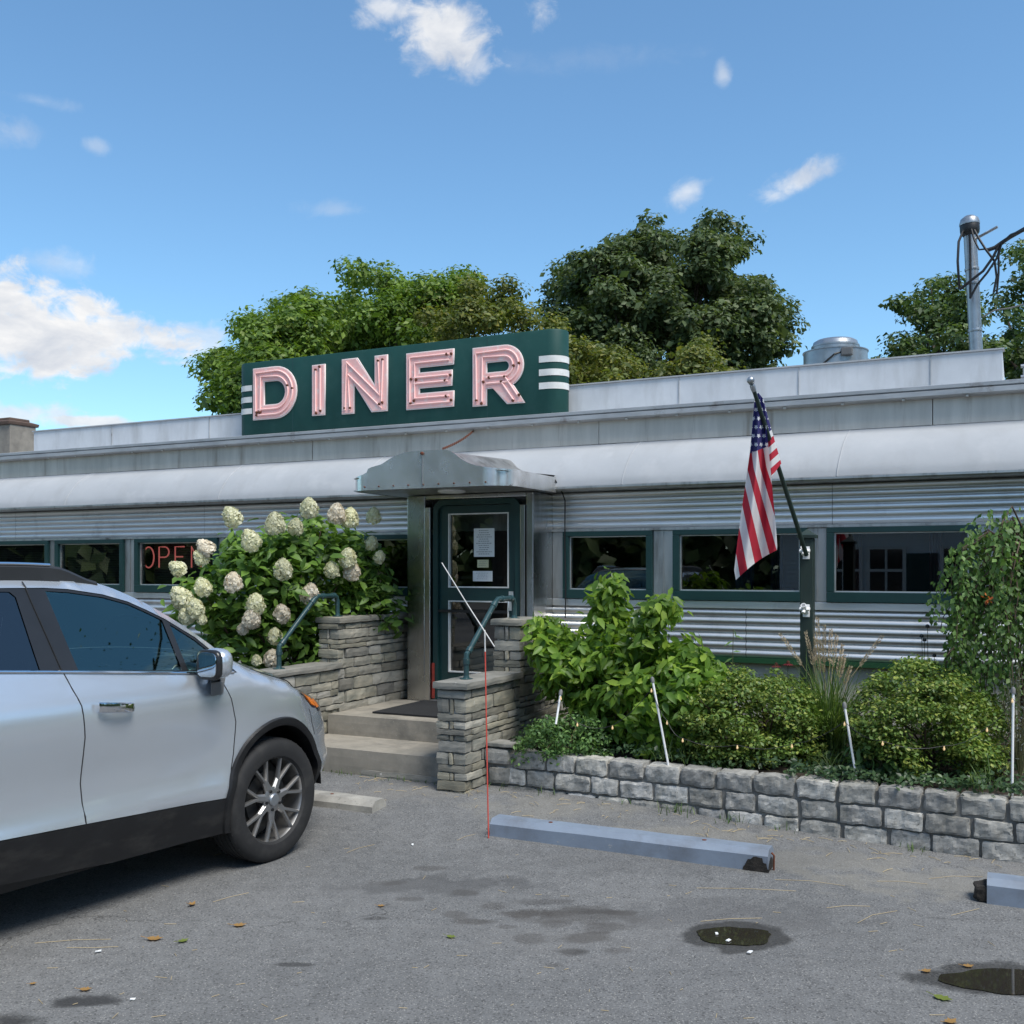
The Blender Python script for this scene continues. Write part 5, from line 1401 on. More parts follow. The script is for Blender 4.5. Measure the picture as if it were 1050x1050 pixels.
shrub('azalea', 'larger rounded azalea at the right of the bed before the weeping tree', 'azalea',
      [(872, 722), (884, 706), (896, 690), (912, 690), (925, 676), (950, 674), (968, 688), (985, 684), (1000, 704), (1015, 710), (1034, 742), (1032, 790), (1000, 806), (930, 802), (892, 792), (874, 752)], lambda x: 6.62, .48, .085, 480, 62, .029, LEAF_B, MT['leaf_azalea'], 955, group='azaleas in the bed', up=1.0, gaps=-.12, squash=.5, inset=.3)
# fern-like broad leaves low between the two azaleas
shrub('broadleaf_plant', 'low dark broad leaved plant in the gap before the right azalea', 'plant',
      [(868, 770), (890, 755), (930, 762), (950, 775), (948, 800), (870, 800)], lambda x: 6.42, .12, .06, 30, 8, .075, LEAF_A, MT['leaf_low'], 905, stems=5, stem_mat='stem_green', droop=.5)

# fountain grass
gbase = at(850, HOR, 7.0); gbase.z = .34
FG = Thing('fountain_grass', 'arching fountain grass with tan feathery plumes below the flag', 'ornamental grass', tuple(gbase), 'W')
def blades(base, n, L0, L1, spread, w, mat, T_=None, name='blades'):
    V = []; F = []
    for _ in range(n):
        t = random.uniform(0, 2 * PI); L = random.uniform(L0, L1); sp = random.uniform(.15, 1) * spread
        a = Vector(base) + Vector((random.gauss(0, .05), random.gauss(0, .05), 0)); d = Vector((math.cos(t), math.sin(t), 0)); side = Vector((-d.y, d.x, 0))
        seg = 6; o = len(V)
        for k in range(seg + 1):
            s = k / seg
            p = a + d * (sp * L * s ** 1.6) + Vector((0, 0, L * (s - .55 * sp * s ** 2.6)))
            ww = w * (1 - s) ** .6
            V += [p - side * ww, p + side * ww]
        for k in range(seg): F.append((o + 2*k, o + 2*k + 1, o + 2*k + 3, o + 2*k + 2))
    g = MB(); g.add(V, F, True); return g
FG.part('blades', blades(gbase, 600, .45, .88, 1.0, .0046, None), MT['leaf_grass'])
for x, y, x0, y0 in ((832, 640, 838, 700), (838, 634, 842, 700), (845, 642, 846, 700), (852, 646, 850, 700), (836, 654, 843, 705), (858, 652, 852, 700), (864, 662, 856, 704), (866, 672, 858, 708), (842, 660, 846, 706), (826, 648, 838, 700), (905, 652, 868, 700), (800, 650, 835, 700), (872, 684, 862, 712)):
    tip = at(x, y, 7.2 + random.uniform(-.12, .12)); low = at(x0, y0, 7.2); 
    d = (tip - low).normalized(); droopv = Vector((d.x * .35, 0, -.03))
    g = MB(); g.tube([gbase + Vector((random.gauss(0, .03), 0, 0)), low, low.lerp(tip, .45)], .0018, 4)
    pl = FG.part('plume_stalk', g, MT['straw'])
    k = 170; t = RNG.random(k); a = np.array(low.lerp(tip, .35)); b_ = np.array(tip)
    C_ = a + (b_ - a) * t[:, None]; Rr = RNG.normal(size=(k, 3)); dv = np.array(d)
    Rr = norm(Rr - dv * (Rr @ dv)[:, None]); r = .011 * np.sin(np.clip(t * .9 + .1, 0, 1) * PI) ** .5
    FG.part('plume', leaf_mesh('plume', C_ + Rr * r[:, None] * .3, norm(Rr + dv * 1.1), np.cross(Rr, dv), .022 * np.ones(k), LEAF_N, MT['plume'], gbase), None, pl)

# weeping tree at the right edge
wb = at(1048, HOR, 6.75); wb.z = .33
WT = Thing('weeping_tree', 'small weeping tree with hanging leafy strands at the right edge', 'tree', tuple(wb), 'W')
top = at(1052, 545, 6.75)
g = MB(); g.tube([wb, wb.lerp(top, .5) + Vector((.04, .03, 0)), top], [.035, .028, .018], 10)
LP, LD, LN = [], [], []
for k in range(135):
    t = random.uniform(0, 2 * PI); R_ = random.uniform(.12, .62); zt_ = top.z + random.uniform(-.1, .16) - R_ * random.uniform(.1, .8)
    if k > 120: t = random.uniform(2.5, 3.7); R_ = random.uniform(.25, .6)
    zend = random.uniform(.62, 1.35) if random.random() < .7 else random.uniform(.45, .8)
    out_ = Vector((math.cos(t), math.sin(t) * .7, 0))
    pts = [top + Vector((0, 0, random.uniform(-.25, 0))), top + out_ * R_ * .5 + Vector((0, 0, zt_ - top.z + .06)), Vector((top.x, top.y, zt_ - .05)) + out_ * R_ * .85]
    drop = zt_ - zend; cur = pts[-1].copy()
    for q in range(6):
        cur = cur + out_ * .02 + Vector((random.gauss(0, .018), random.gauss(0, .018), -drop / 6)); pts.append(cur.copy())
    if k % 2 == 0: g.tube(pts, [.007, .006, .005] + [.003] * 6, 5)
    for a, b_ in zip(pts[1:-1], pts[2:]):
        n_ = max(3, int((b_ - a).length / .016))
        for q in range(n_):
            LP.append(a.lerp(b_, q / n_) + Vector((random.gauss(0, .02), random.gauss(0, .02), 0)))
            LD.append((random.gauss(0, .6), random.gauss(0, .6), -random.uniform(.4, 1.3))); LN.append((random.gauss(0, .6), -.7 + random.gauss(0, .5), .5))
WT.part('trunk', g, MT['stem_brown'])
WT.part('foliage', leaf_mesh('foliage', np.array(LP), norm(np.array(LD)), norm(np.array(LN)), RNG.uniform(.028, .056, len(LP)), LEAF_B, MT['leaf_weep'], wb), None)
def tuft(c, n, s, mat, org, name='blossom'):
    d = norm(RNG.normal(size=(n, 3)) + np.array((0, -.6, .2))); P = np.array(c) + d * s * .35
    return leaf_mesh(name, P, d, norm(RNG.normal(size=(n, 3))), s * RNG.uniform(.5, 1, n), LEAF_B, mat, org)
WT.part('orange_blossom', tuft(at(1013, 613, 6.35), 10, .04, MT['petal_orange'], wb), None)

# coneflowers and dark seed heads
def flower(x, y, Y, zb, mat, label, name, cat, group, n=13, s=.035, head=.013):
    c = at(x, y, Y); b_ = Vector((c.x + random.uniform(-.04, .04), c.y + .03, zb))
    T_ = Thing(name, label, cat, tuple(b_), 'W', group)
    g = MB(); g.tube([b_, b_.lerp(c, .5) + Vector((.01, 0, 0)), c], [.003, .0025, .002], 5); T_.part('stem', g, MT['stem_green'])
    k = np.arange(n) * 2 * PI / n
    if mat:
        D_ = np.column_stack([np.cos(k), np.sin(k), -.35 * np.ones(n)]); Nn = np.tile((0, 0, 1.0), (n, 1))
        T_.part('petals', leaf_mesh('petals', np.array(c) + D_ * head * .6, D_, Nn, s * np.ones(n), LEAF_B, MT[mat], b_), None)
    g = MB(); g.lathe([(0, -.006), (head, -.003), (head * 1.05, .006), (head * .7, .016), (0, .02)], 10, Matrix.Translation(c)); T_.part('seed_head', g, MT['rust'] if mat else MT['black_metal'])
    lp = [b_.lerp(c, t) for t in (.3, .45, .6)]
    T_.part('leaves', leaf_mesh('leaves', np.array(lp), norm(RNG.normal(size=(3, 3)) + np.array((0, -.3, .3))), np.tile((0, -.5, 1.0), (3, 1)), .06 * np.ones(3), LEAF_N, MT['leaf_low'], b_), None)
cg = 'pink coneflowers left of the fountain grass'
flower(796, 682, 7.5, .4, 'petal_pink', 'leftmost pink coneflower above the middle azalea', 'coneflower', 'coneflower', cg)
flower(808, 680, 7.55, .4, 'petal_pink', 'pink coneflower between two others above the middle azalea', 'coneflower', 'coneflower', cg)
flower(826, 681, 7.45, .4, 'petal_pink', 'pink coneflower nearest the fountain grass and the green post', 'coneflower', 'coneflower', cg)
sg = 'dark seed heads beside the weeping tree'
for (x, y), lb in zip(((951, 643), (945, 653), (948, 657), (958, 673), (970, 672)), ('topmost dark seed head left of the weeping tree', 'dark seed head on the leftmost stalk left of the weeping tree', 'dark seed head just below and right of the leftmost one', 'lower dark seed head over the right azalea', 'dark seed head closest to the strands of the weeping tree')):
    flower(x, y, 6.95, .4, None, lb, 'seed_stalk', 'seed head', sg, head=.014)
# tall thin weed by the siding
c0 = at(751, 692, 8.0); c1 = at(752, 645, 8.0)
TW = Thing('tall_weed', 'thin dark weed stalk standing alone before the lower siding', 'weed', (c0.x, c0.y, .4), 'W')
g = MB(); g.tube([Vector((c0.x, c0.y, .4)), c0, c1], .003, 5); TW.part('stem', g, MT['stem_green'])
pp = np.array([c0.lerp(c1, t) for t in np.linspace(0, 1, 9)]); TW.part('leaves', leaf_mesh('leaves', pp, norm(RNG.normal(size=(9, 3)) * np.array((1, .5, .4))), np.tile((0, -.6, 1.), (9, 1)), .09 * np.ones(9), LEAF_N, MT['leaf_low'], (c0.x, c0.y, .4)), None)
# silvery sprigs at the right edge
sbp = at(1046, HOR, 6.3); sbp.z = .34
SV = Thing('catmint', 'pale silvery catmint sprigs under the weeping tree at the right edge', 'plant', tuple(sbp), 'W')
g = MB(); PP = []
for k in range(22):
    tp = at(random.uniform(1024, 1075), random.uniform(678, 740), 6.3 + random.uniform(-.1, .15)); g.tube([sbp, sbp.lerp(tp, .6) + Vector((0, 0, .03)), tp], .0025, 5)
    PP += [sbp.lerp(tp, t) + Vector((random.gauss(0, .008), 0, 0)) for t in np.linspace(.35, 1, 22)]
SV.part('stems', g, MT['stem_green']); PP = np.array(PP)
SV.part('foliage', leaf_mesh('foliage', PP, norm(RNG.normal(size=PP.shape) + np.array((0, 0, .5))), norm(RNG.normal(size=PP.shape)), RNG.uniform(.015, .032, len(PP)), LEAF_N, MT['leaf_silver'], sbp), None)
# ivy ground cover, and weeds at the foot of the wall
k = 7500; U = RNG.uniform(-3.3, 2.6, k); Vv = 6.62 + 1.75 * RNG.random(k) ** 1.6
fr_ = RNG.random(k) < .28; Vv[fr_] = 6.46 + RNG.normal(size=fr_.sum()) * .06 + .10; U[fr_] = RNG.uniform(-1.3, 2.6, fr_.sum())
Zz = .36 + .05 * RNG.random(k) + .04 * np.array([noise.noise(Vector((u * 4, v * 4, 0))) for u, v in zip(U, Vv)])
P = np.column_stack([U, Vv, Zz]); Nn = norm(RNG.normal(size=(k, 3)) * .5 + np.array((0, -.4, .9)))
o_ = leaf_mesh('ivy', P, norm(np.cross(Nn, RNG.normal(size=(k, 3)))), Nn, RNG.uniform(.022, .05, k), LEAF_B, MT['leaf_ivy'], (-.5, 7.2, .35))
single('ground_cover', 'low dark ivy creeping over the soil and the top of the block wall', 'ground cover', o_, None, base=(-.5, 7.2, .35), kind='stuff')
gw = MB()
for u, n_, L in ((-1.98, 26, .14), (-1.62, 16, .10), (-1.3, 14, .09), (-2.95, 10, .08), (-.55, 16, .09), (-2.4, 9, .06), (-3.3, 12, .08), (.35, 10, .08)):
    b_ = blades((u, wall_v(u) - .045, ground_z(u, 6.4)), n_, L * .4, L, 1.1, .003, None); gw.add(b_.v, b_.f, True)
for u, n_, L in ((-2.15, 40, .30), (-2.0, 30, .26), (-1.05, 30, .30), (-.2, 24, .26)):
    b_ = blades((u, wall_v(u) + .20, .35), n_, L * .5, L, 1.2, .003, None); gw.add(b_.v, b_.f, True)
for u in np.linspace(-5.0, -3.8, 14):
    b_ = blades((u + random.uniform(-.03, .03), 6.41, ground_z(u, 6.4)), 7, .02, .055, 1.2, .0025, None); gw.add(b_.v, b_.f, True)
single('weeds', 'thin grass tufts along the foot and the top of the block wall', 'grass', gw, MT['leaf_grass'], base=(-1.5, 6.4, .02), kind='stuff')

# white stakes and string lights
def stake(x0, y0, x1, y1, Y, label):
    a, b_ = at(x0, y0, Y), at(x1, y1, Y - .05); b_ = a + (b_ - a) * (1 + .25)
    T_ = Thing('garden_stake', label, 'stake', tuple(b_), 'W', 'white light stakes in the bed')
    g = MB(); g.tube([b_, a], .0075, 8); T_.part('rod', g, MT['white_plastic'])
    g = MB(); M_ = Matrix.Translation(a) @ (a - b_).to_track_quat('Z', 'Y').to_matrix().to_4x4(); g.lathe([(0, -.02), (.013, -.018), (.013, .01), (.006, .02), (0, .022)], 10, M_); T_.part('clip', g, MT['cable_grey'])
stake(669, 697, 683, 772, 6.86, 'white stake leaning in front of the bright leafy shrub')
stake(866, 723, 878, 798, 6.36, 'white stake leaning between the two azaleas')
stake(1039, 708, 1038, 800, 6.02, 'upright white stake at the right end of the bed')
stake(575, 710, 571, 736, 7.05, 'short white stake above the low shrub by the stone wall')
lp = [(552, 728, 7.0), (575, 714, 7.0), (592, 741, 7.0), (628, 744, 6.95), (668, 706, 6.85), (684, 739, 6.8), (700, 757, 6.72), (756, 764, 6.6), (812, 763, 6.5), (866, 740, 6.35), (905, 760, 6.15), (968, 765, 6.1), (1012, 746, 6.05), (1038, 716, 6.0), (1075, 740, 5.9)]
lps = [at(*p) for p in lp]
SL = Thing('string_lights', 'string of small warm bulbs draped across the planted bed', 'string lights', tuple(lps[7]), 'W')
g = MB(); pts = []
for a, b_ in zip(lps[:-1], lps[1:]):
    pts += [a.lerp(b_, t) - Vector((0, 0, .03 * math.sin(PI * t))) for t in (0, .25, .5, .75)]
g.tube(pts + [lps[-1]], .0022, 5); SL.part('cord', g, MT['cable'])
MT['bulb'] = surf('bulb', (.8, .6, .35), rough=.2, emit=(1.0, .62, .25), estr=.15)
for p in lps[1:-1]:
    g = MB(); g.lathe([(.004, .0), (.0035, -.008), (.006, -.012), (.007, -.018), (.005, -.025), (0, -.027)], 8, Matrix.Translation(p)); SL.part('bulb', g, MT['bulb'])

# ================================================================== LITTER ON THE ASPHALT
def litter(x, y, s, rz, mat, label, curl=.35):
    p = gp(x, y); z0 = ground_z(*w2b(p)[:2]); p = gp(x, y, z0)
    g = MB()
    prof = [(0, 0), (.2, .22), (.38, .30), (.42, .20), (.62, .34), (.72, .16), (1, 0)]
    up_ = [(a, b_) for a, b_ in prof]; n_ = len(up_)
    vs = [((a - .5) * s, 0, curl * s * (a - .5) ** 2 + .006) for a, b_ in up_] + [((a - .5) * s, b_ * s, curl * s * ((a - .5) ** 2 + b_ * b_ * 2) + .006) for a, b_ in up_] + [((a - .5) * s, -b_ * s, curl * s * ((a - .5) ** 2 + b_ * b_ * 1.2) + .006) for a, b_ in up_]
    fs = [(i, i + 1, n_ + i + 1, n_ + i) for i in range(n_ - 1)] + [(i + 1, i, 2*n_ + i, 2*n_ + i + 1) for i in range(n_ - 1)]
    g.add(vs, fs, True); g.tube([(-.5 * s, 0, .006 + curl * s * .25), (-.85 * s, .06 * s, .006 + curl * s * .5)], s * .02, 4)
    single('fallen_leaf', label, 'leaf', g, MT[mat], frame=(p, rz), group='fallen leaves on the asphalt')
litter(197, 929, .055, 1.3, 'dead_leaf', 'curled brown leaf standing nearest the car front wheel', .9)
litter(246, 950, .065, .3, 'dead_leaf', 'curled tan leaf on open asphalt right of the upright one')
litter(159, 964, .075, .1, 'dead_leaf', 'broad tan leaf beside a smaller greenish leaf on the left asphalt')
litter(188, 966, .055, .9, 'dead_leaf_green', 'small greenish yellow leaf just right of the broad tan leaf')
litter(88, 1016, .05, .2, 'dead_leaf', 'brown leaf just above the dark oil spot at lower left')
litter(391, 930, .04, .2, 'dead_leaf', 'tiny brown leaf above the large dark stain')
litter(463, 962, .05, -.3, 'dead_leaf_green', 'yellowish leaf below the middle of the blue wheel stop')
litter(967, 1025, .075, -.7, 'dead_leaf_green', 'bright green leaf below the right puddle', .2)
litter(950, 997, .05, .4, 'dead_leaf', 'tan leaf at the left rim of the right puddle')
litter(993, 992, .05, .1, 'dead_leaf', 'orange brown leaf lying in the right puddle')
litter(975, 1049, .06, .5, 'dead_leaf', 'brown leaf at the bottom edge below the green leaf')
litter(34, 1010, .03, .5, 'dead_leaf', 'tiny brown leaf near the lower left corner')
for x, y, s, lb in ((101, 977, .035, 'white paper scrap on the asphalt left of the oil spot'), (136, 1026, .03, 'small white chip right of the oil spot at lower left'), (769, 978, .045, 'white paper scrap just below the middle puddle'), (747, 966, .035, 'white chip lying in the middle puddle'), (735, 959, .03, 'tiny white chip at the left in the middle puddle'), (423, 867, .03, 'white scrap on the asphalt before the steps')):
    p = gp(x, y, ground_z(*w2b(gp(x, y))[:2])); g = MB(); g.rough((0, 0, .008), (s / 2.8, s / 5, .002), .003, 30, (3, 3, 1), .2)
    single('paper_scrap', lb, 'litter', g, MT['paper'], frame=(p, random.uniform(0, 3)), group='white scraps on the asphalt')
g = MB()
def needle(x, y, L, a, bend):
    p = gp(x, y); z = ground_z(*w2b(p)[:2]) + .004; p = gp(x, y, z)
    d = Vector((math.cos(a), math.sin(a), 0)); nn = Vector((-d.y, d.x, 0))
    g.tube([p - d * L / 2, p + nn * bend * L, p + d * L / 2], .0011, 4)
for x, y, L, a, bnd in ((75, 965, .32, .15, .05), (95, 971, .22, .05, -.04), (480, 858, .2, .9, .1), (765, 912, .50, -.1, .03), (830, 905, .35, -.3, .1), (900, 940, .3, .6, .1), (980, 900, .3, .1, .1), (925, 905, .25, -.2, .1), (370, 870, .22, .9, .08), (750, 943, .3, .15, .05), (237, 920, .2, .8, .05), (870, 930, .22, .1, .1), (990, 935, .2, .5, 0), (1040, 900, .2, .1, 0)):
    needle(x, y, L, a, bnd)
for _ in range(150):
    u = random.uniform(-4.4, 1.4); v = 6.38 - abs(random.gauss(0, .22)); p = b2w(u, v, ground_z(u, v) + .004); a = random.uniform(0, PI); L = random.uniform(.02, .10); d = Vector((math.cos(a), math.sin(a), 0))
    g.tube([p - d * L / 2, p + Vector((0, 0, .004)), p + d * L / 2], .0014, 4)
for _ in range(90):
    p = gp(random.uniform(0, 1050), random.uniform(850, 1050)); p.z = .003; a = random.uniform(0, PI); L = random.uniform(.015, .06); d = Vector((math.cos(a), math.sin(a), 0))
    g.tube([p - d * L / 2, p + d * L / 2], .0011, 4)
single('dry_straw', 'dry straw and twigs scattered on the asphalt', 'straw', g, MT['straw'], frame='W', kind='stuff')
# ================================================================== SILVER CAR
PHI = rad(58.5)
hd = Vector((math.cos(PHI), math.sin(PHI), 0)); lf = Vector((-hd.y, hd.x, 0))
AX = Vector((-1.325, 5.80, 0)) + lf * .85
CAR = Thing('parked_car', 'silver compact suv parked nose first by the diner steps', 'car', (0, 0, 0), (AX, PHI))
def interp(T, x):
    if x <= T[0][0]: return T[0][1]
    if x >= T[-1][0]: return T[-1][1]
    for i in range(len(T) - 1):
        if x <= T[i + 1][0]:
            (x0, y0), (x1, y1) = T[i], T[i + 1]; h = x1 - x0; t = (x - x0) / h
            def slope(k):
                if k <= 0 or k >= len(T) - 1: return None
                a = (T[k][1] - T[k-1][1]) / (T[k][0] - T[k-1][0]); b = (T[k+1][1] - T[k][1]) / (T[k+1][0] - T[k][0])
                return 0 if a * b <= 0 else 2 * a * b / (a + b)
            d = (y1 - y0) / h; m0 = slope(i); m1 = slope(i + 1)
            m0 = d if m0 is None else m0; m1 = d if m1 is None else m1
            return (2*t**3 - 3*t*t + 1) * y0 + (t**3 - 2*t*t + t) * h * m0 + (-2*t**3 + 3*t*t) * y1 + (t**3 - t*t) * h * m1
PLAN = [(-3.42, .70), (-3.3, .79), (-3.0, .865), (-2.6, .888), (-1.3, .888), (-.2, .885), (0, .88), (.2, .862), (.4, .80), (.5, .752), (.62, .665), (.72, .55), (.80, .40), (.84, .22), (.855, 0)]
PROF = [(.20, .060), (.30, .035), (.43, .008), (.49, .0), (.56, .018), (.66, .020), (.80, .008), (.92, .0), (.97, .002), (1.04, .016), (1.10, .042), (1.14, .055), (1.25, .105), (1.4, .172), (1.6, .262), (1.7, .31)]
ZT = [(-3.42, 1.02), (-3.3, 1.12), (-3.2, 1.24), (-3.0, 1.44), (-2.8, 1.54), (-2.5, 1.585), (-2.0, 1.602), (-1.5, 1.602), (-1.17, 1.592), (-1.03, 1.580), (-.93, 1.552), (-.835, 1.512), (-.762, 1.478), (-.668, 1.424), (-.57, 1.362), (-.473, 1.292), (-.40, 1.235), (-.315, 1.165), (-.2, 1.105), (-.05, 1.052), (.13, 1.005), (.3, .965), (.45, .93), (.6, .895), (.75, .865), (.86, .85)]
GX = [(.20, .14), (.30, .11), (.40, .024), (.48, .0), (.634, .0), (.755, .042), (.844, .11), (.93, .17), (1.0, .25), (1.1, .30)]
def RT(x): return .045 + .05 * sstep(-.35, .1, x)
def plan_(x): return interp(PLAN, x)
def gsh(x, z): return interp(GX, z) * sstep(.05, .5, x)
def rnd(x, z):
    r = RT(x); zt = interp(ZT, x); d = z - (zt - r)
    return 0 if d <= 0 else r - math.sqrt(max(0, r * r - min(d, r) ** 2))
def Wd(x, z): 
    pf_ = interp(PROF, z)
    fl = 0
    for cx_ in (-.02, -2.6):                     # slight swell round the wheel arches
        d = math.hypot(x - cx_, (z - .36) * .95); fl += .016 * sstep(.62, .42, d)
    return plan_(x) - pf_ + fl - rnd(x, z)
def S(x, z, off=0.0, side=-1):
    return Vector((x - gsh(x, z), side * (Wd(x, z) + off), z))
def dens(poly, st=.04, closed=True):
    out = []; n = len(poly)
    for i in range(n if closed else n - 1):
        a = Vector(poly[i]); b = Vector(poly[(i + 1) % n]); k = max(1, int((b - a).length / st + .5))
        out += [tuple(a.lerp(b, j / k)) for j in range(k)]
    if not closed: out.append(tuple(poly[-1]))
    return out
def region(outer, holes=(), st=.045):
    outer = dens(outer, st); holes = [dens(h, st) for h in holes]
    vs = []; es = []
    for lp in [outer] + holes:
        o = len(vs); vs += lp; es += [(o + i, o + (i + 1) % len(lp)) for i in range(len(lp))]
    xs = [p[0] for p in outer]; zs = [p[1] for p in outer]
    nx = int((max(xs) - min(xs)) / st) + 1; nz = int((max(zs) - min(zs)) / st) + 1
    for i in range(nx + 1):
        for j in range(nz + 1):
            x = min(xs) + i * st + (st / 2 if j % 2 else 0); z = min(zs) + j * st
            if pip(outer, x, z) and edge_dist(outer, x, z) > st * .45 and not any(pip(h, x, z) or edge_dist(h, x, z) < st * .45 for h in holes): vs.append((x, z))
    r = delaunay_2d_cdt([Vector(v) for v in vs], es, [], 0, 1e-5)
    V = [tuple(v) for v in r[0]]; F = []
    for f in r[2]:
        cx_ = sum(V[i][0] for i in f) / len(f); cz_ = sum(V[i][1] for i in f) / len(f)
        if pip(outer, cx_, cz_) and not any(pip(h, cx_, cz_) for h in holes): F.append(tuple(f))
    return V, F
def panel(g, outer, holes=(), off=0.0, sides=(-1, 1), st=.045, fn=None):
    V, F = region(outer, holes, st)
    for sd_ in sides:
        vs = [(fn or S)(x, z, off, sd_) for x, z in V]
        # orient outward
        f0 = F[0]; nrm_ = (vs[f0[1]] - vs[f0[0]]).cross(vs[f0[2]] - vs[f0[0]])
        flip = nrm_.y * sd_ < 0
        g.add(vs, [f[::-1] if flip else f for f in F], True)
    return g
belt = [(-3.0, 1.275), (-2.3, 1.235), (-1.64, 1.195), (-1.337, 1.169), (-.568, 1.098), (-.335, 1.082)]
ctop = [(-3.35, .58), (-1.68, .491), (-1.266, .473), (-.418, .431)]
cbot = [(-3.35, .34), (-1.68, .292), (-1.098, .247), (-.432, .237)]
seamR = [(-1.337, 1.169), (-1.283, 1.015), (-1.271, .871), (-1.283, .659), (-1.266, .473)]
seamF = [(-.455, 1.0885), (-.440, 1.062), (-.383, .953), (-.350, .825), (-.364, .66), (-.391, .54), (-.418, .431)]
dtop = [(-2.98, 1.36), (-2.8, 1.47), (-2.5, 1.54), (-2.0, 1.556), (-1.5, 1.558), (-1.319, 1.556), (-1.195, 1.548), (-1.013, 1.519), (-.878, 1.480), (-.783, 1.436), (-.691, 1.390), (-.526, 1.284), (-.40, 1.170), (-.310, 1.084)]
DLO = dtop + belt[::-1]
fdoor = seamR + [p for p in seamF[::-1]] 
rdoor = [(-2.10, 1.223), (-1.64, 1.195), (-1.337, 1.169)] + seamR[1:] + [(-1.68, .491), (-2.02, .511), (-2.16, .70), (-2.18, .95)]
def arch(cx_, cz_, rx, rz, n=40): return [(cx_ + rx * math.cos(2 * PI * k / n), cz_ + rz * math.sin(2 * PI * k / n)) for k in range(n)]
FAx, RAx = -.02, -2.62
archF, archR = arch(FAx, .355, .372, .412), arch(RAx, .355, .372, .412)
ztl = [(x, interp(ZT, x)) for x in np.linspace(-3.3, .5, 90)]
side_outer = [(x, z) for x, z in ztl] + [(.5, .40), (.30, .40), (-.30, .425), (-.418, .431), (-1.266, .473), (-1.68, .491), (-3.3, .58)]
g = MB(); panel(g, side_outer, [DLO, fdoor, rdoor, archF, archR], 0)
# hood and roof lofts with their crowns
def loft(xs, crown, lead=0.0):
    def fn(i, j):
        x = xs[0] + (xs[-1] - xs[0]) * i; zt = interp(ZT, x); w = Wd(x, zt); y = (-1 + 2 * j) * w; k = 1 - (-1 + 2 * j) ** 2
        return Vector((x - gsh(x, zt) + lead(x) * k, y, zt + crown(x) * (1 - (-1 + 2 * j) ** 4) * .5 + crown(x) * k * .5))
    return fn
lead = lambda x: .16 * sstep(-1.1, -.7, x) * (1 - .75 * sstep(-.3, .4, x))
crown = lambda x: .055 * sstep(-3.3, -2.4, x) * (1 - .5 * sstep(-1.05, -.8, x)) + .035 * sstep(-.35, -.05, x) * (1 - sstep(.3, .55, x) * .5)
g.grid(loft((-3.25, -.985), crown, lead), 46, 16); g.grid(loft((-.24, .5), crown, lead), 20, 16)
# nose: wraps round the plan curve
NY = 40
def pinv(y):
    lo, hi = .5, .855
    for _ in range(40):
        m_ = (lo + hi) / 2
        if plan_(m_) > y: lo = m_
        else: hi = m_
    return lo
def nose_pt(y, z, off=0.0):
    x = pinv(min(abs(y), plan_(.5))); pf_ = interp(PROF, z)
    k = abs(y) / plan_(.5)
    dx = plan_(x - .004) - plan_(x + .004); nrm_ = Vector((dx / .008, 1, 0)) if dx > 0 else Vector((1, 0, 0))
    nrm_ = Vector((max(0, dx / .008), 1.0)).normalized()
    ins_ = rnd(x, z) + pf_ * k - off
    return Vector((x - gsh(.5, z) - ins_ * nrm_.x, math.copysign(max(0, abs(y) - ins_ * nrm_.y), y) if y else 0, z))
ymax = plan_(.5)
def yrow(j): 
    t = -1 + 2 * j; return math.copysign(ymax * (1 - (1 - abs(t)) ** 1.15), t)
def nose(zlo, zhi_f, off=0, y0=0., y1=1.):
    def fn(i, j):
        y = yrow(y0 + (y1 - y0) * j); x = pinv(min(abs(y), ymax)); zh = zhi_f if zhi_f else interp(ZT, x)
        return nose_pt(y, zlo + (zh - zlo) * i, off)
    return fn
g.grid(nose(.40, None), 18, NY)
# leading edge of the hood, closed between mirrored points of the nose's top row
tr = [nose_pt(yrow(j / NY), interp(ZT, pinv(min(abs(yrow(j / NY)), ymax)))) for j in range(NY + 1)]
def hoodlip(i, j):
    k = int(round(i * (NY // 2))); a, b = tr[k], tr[NY - k]; t = j
    p = a.lerp(b, t); p.z += crown(.5) * .9 * (1 - (-1 + 2 * t) ** 2) * (1 - i); return p
g.grid(hoodlip, NY // 2, 12)
# tailgate
def tail(i, j):
    z = .58 + (1.16 - .58) * i; w = Wd(-3.3, z); t = -1 + 2 * j
    return Vector((-3.3 - .10 * (1 - t * t) - .02 * math.sin(PI * i), t * w, z))
g.grid(tail, 10, 14)
body = CAR.part('body', g, MT['car_paint'], angle=60)
g = MB(); panel(g, fdoor, (), 0, (-1,)); d1 = CAR.part('door', g, MT['car_paint'], angle=60, label='front passenger side door')
g = MB(); panel(g, fdoor, (), 0, (1,)); d2 = CAR.part('door', g, MT['car_paint'], angle=60, label='front driver side door')
g = MB(); panel(g, rdoor, (), 0, (-1,)); d3 = CAR.part('door', g, MT['car_paint'], angle=60, label='rear right side door')
g = MB(); panel(g, rdoor, (), 0, (1,)); d4 = CAR.part('door', g, MT['car_paint'], angle=60, label='rear left side door')
g = MB()
for sd_ in (-1, 1):
    for ln in (seamR, seamF, [(-2.10, 1.223), (-2.18, .95), (-2.16, .70), (-2.02, .511)], [(-1.337, 1.169), (-1.36, 1.30), (-1.398, 1.50), (-1.411, 1.585)]):
        g.tube([S(x, z, -.0005, sd_) for x, z in dens(ln, .03, False)], .0032, 6)
    g.tube([S(x, z, -.001, sd_) for x, z in dens([(-.16, 1.088), (-.08, 1.055), (.06, 1.012), (.22, .975), (.34, .945)], .03, False)], .003, 6)
    g.tube([S(x, z, -.001, sd_) for x, z in dens([(.36, .815), (.325, .74), (.335, .66)], .02, False)], .0032, 6)
CAR.parts('panel_gap', g, MT['black_metal'])
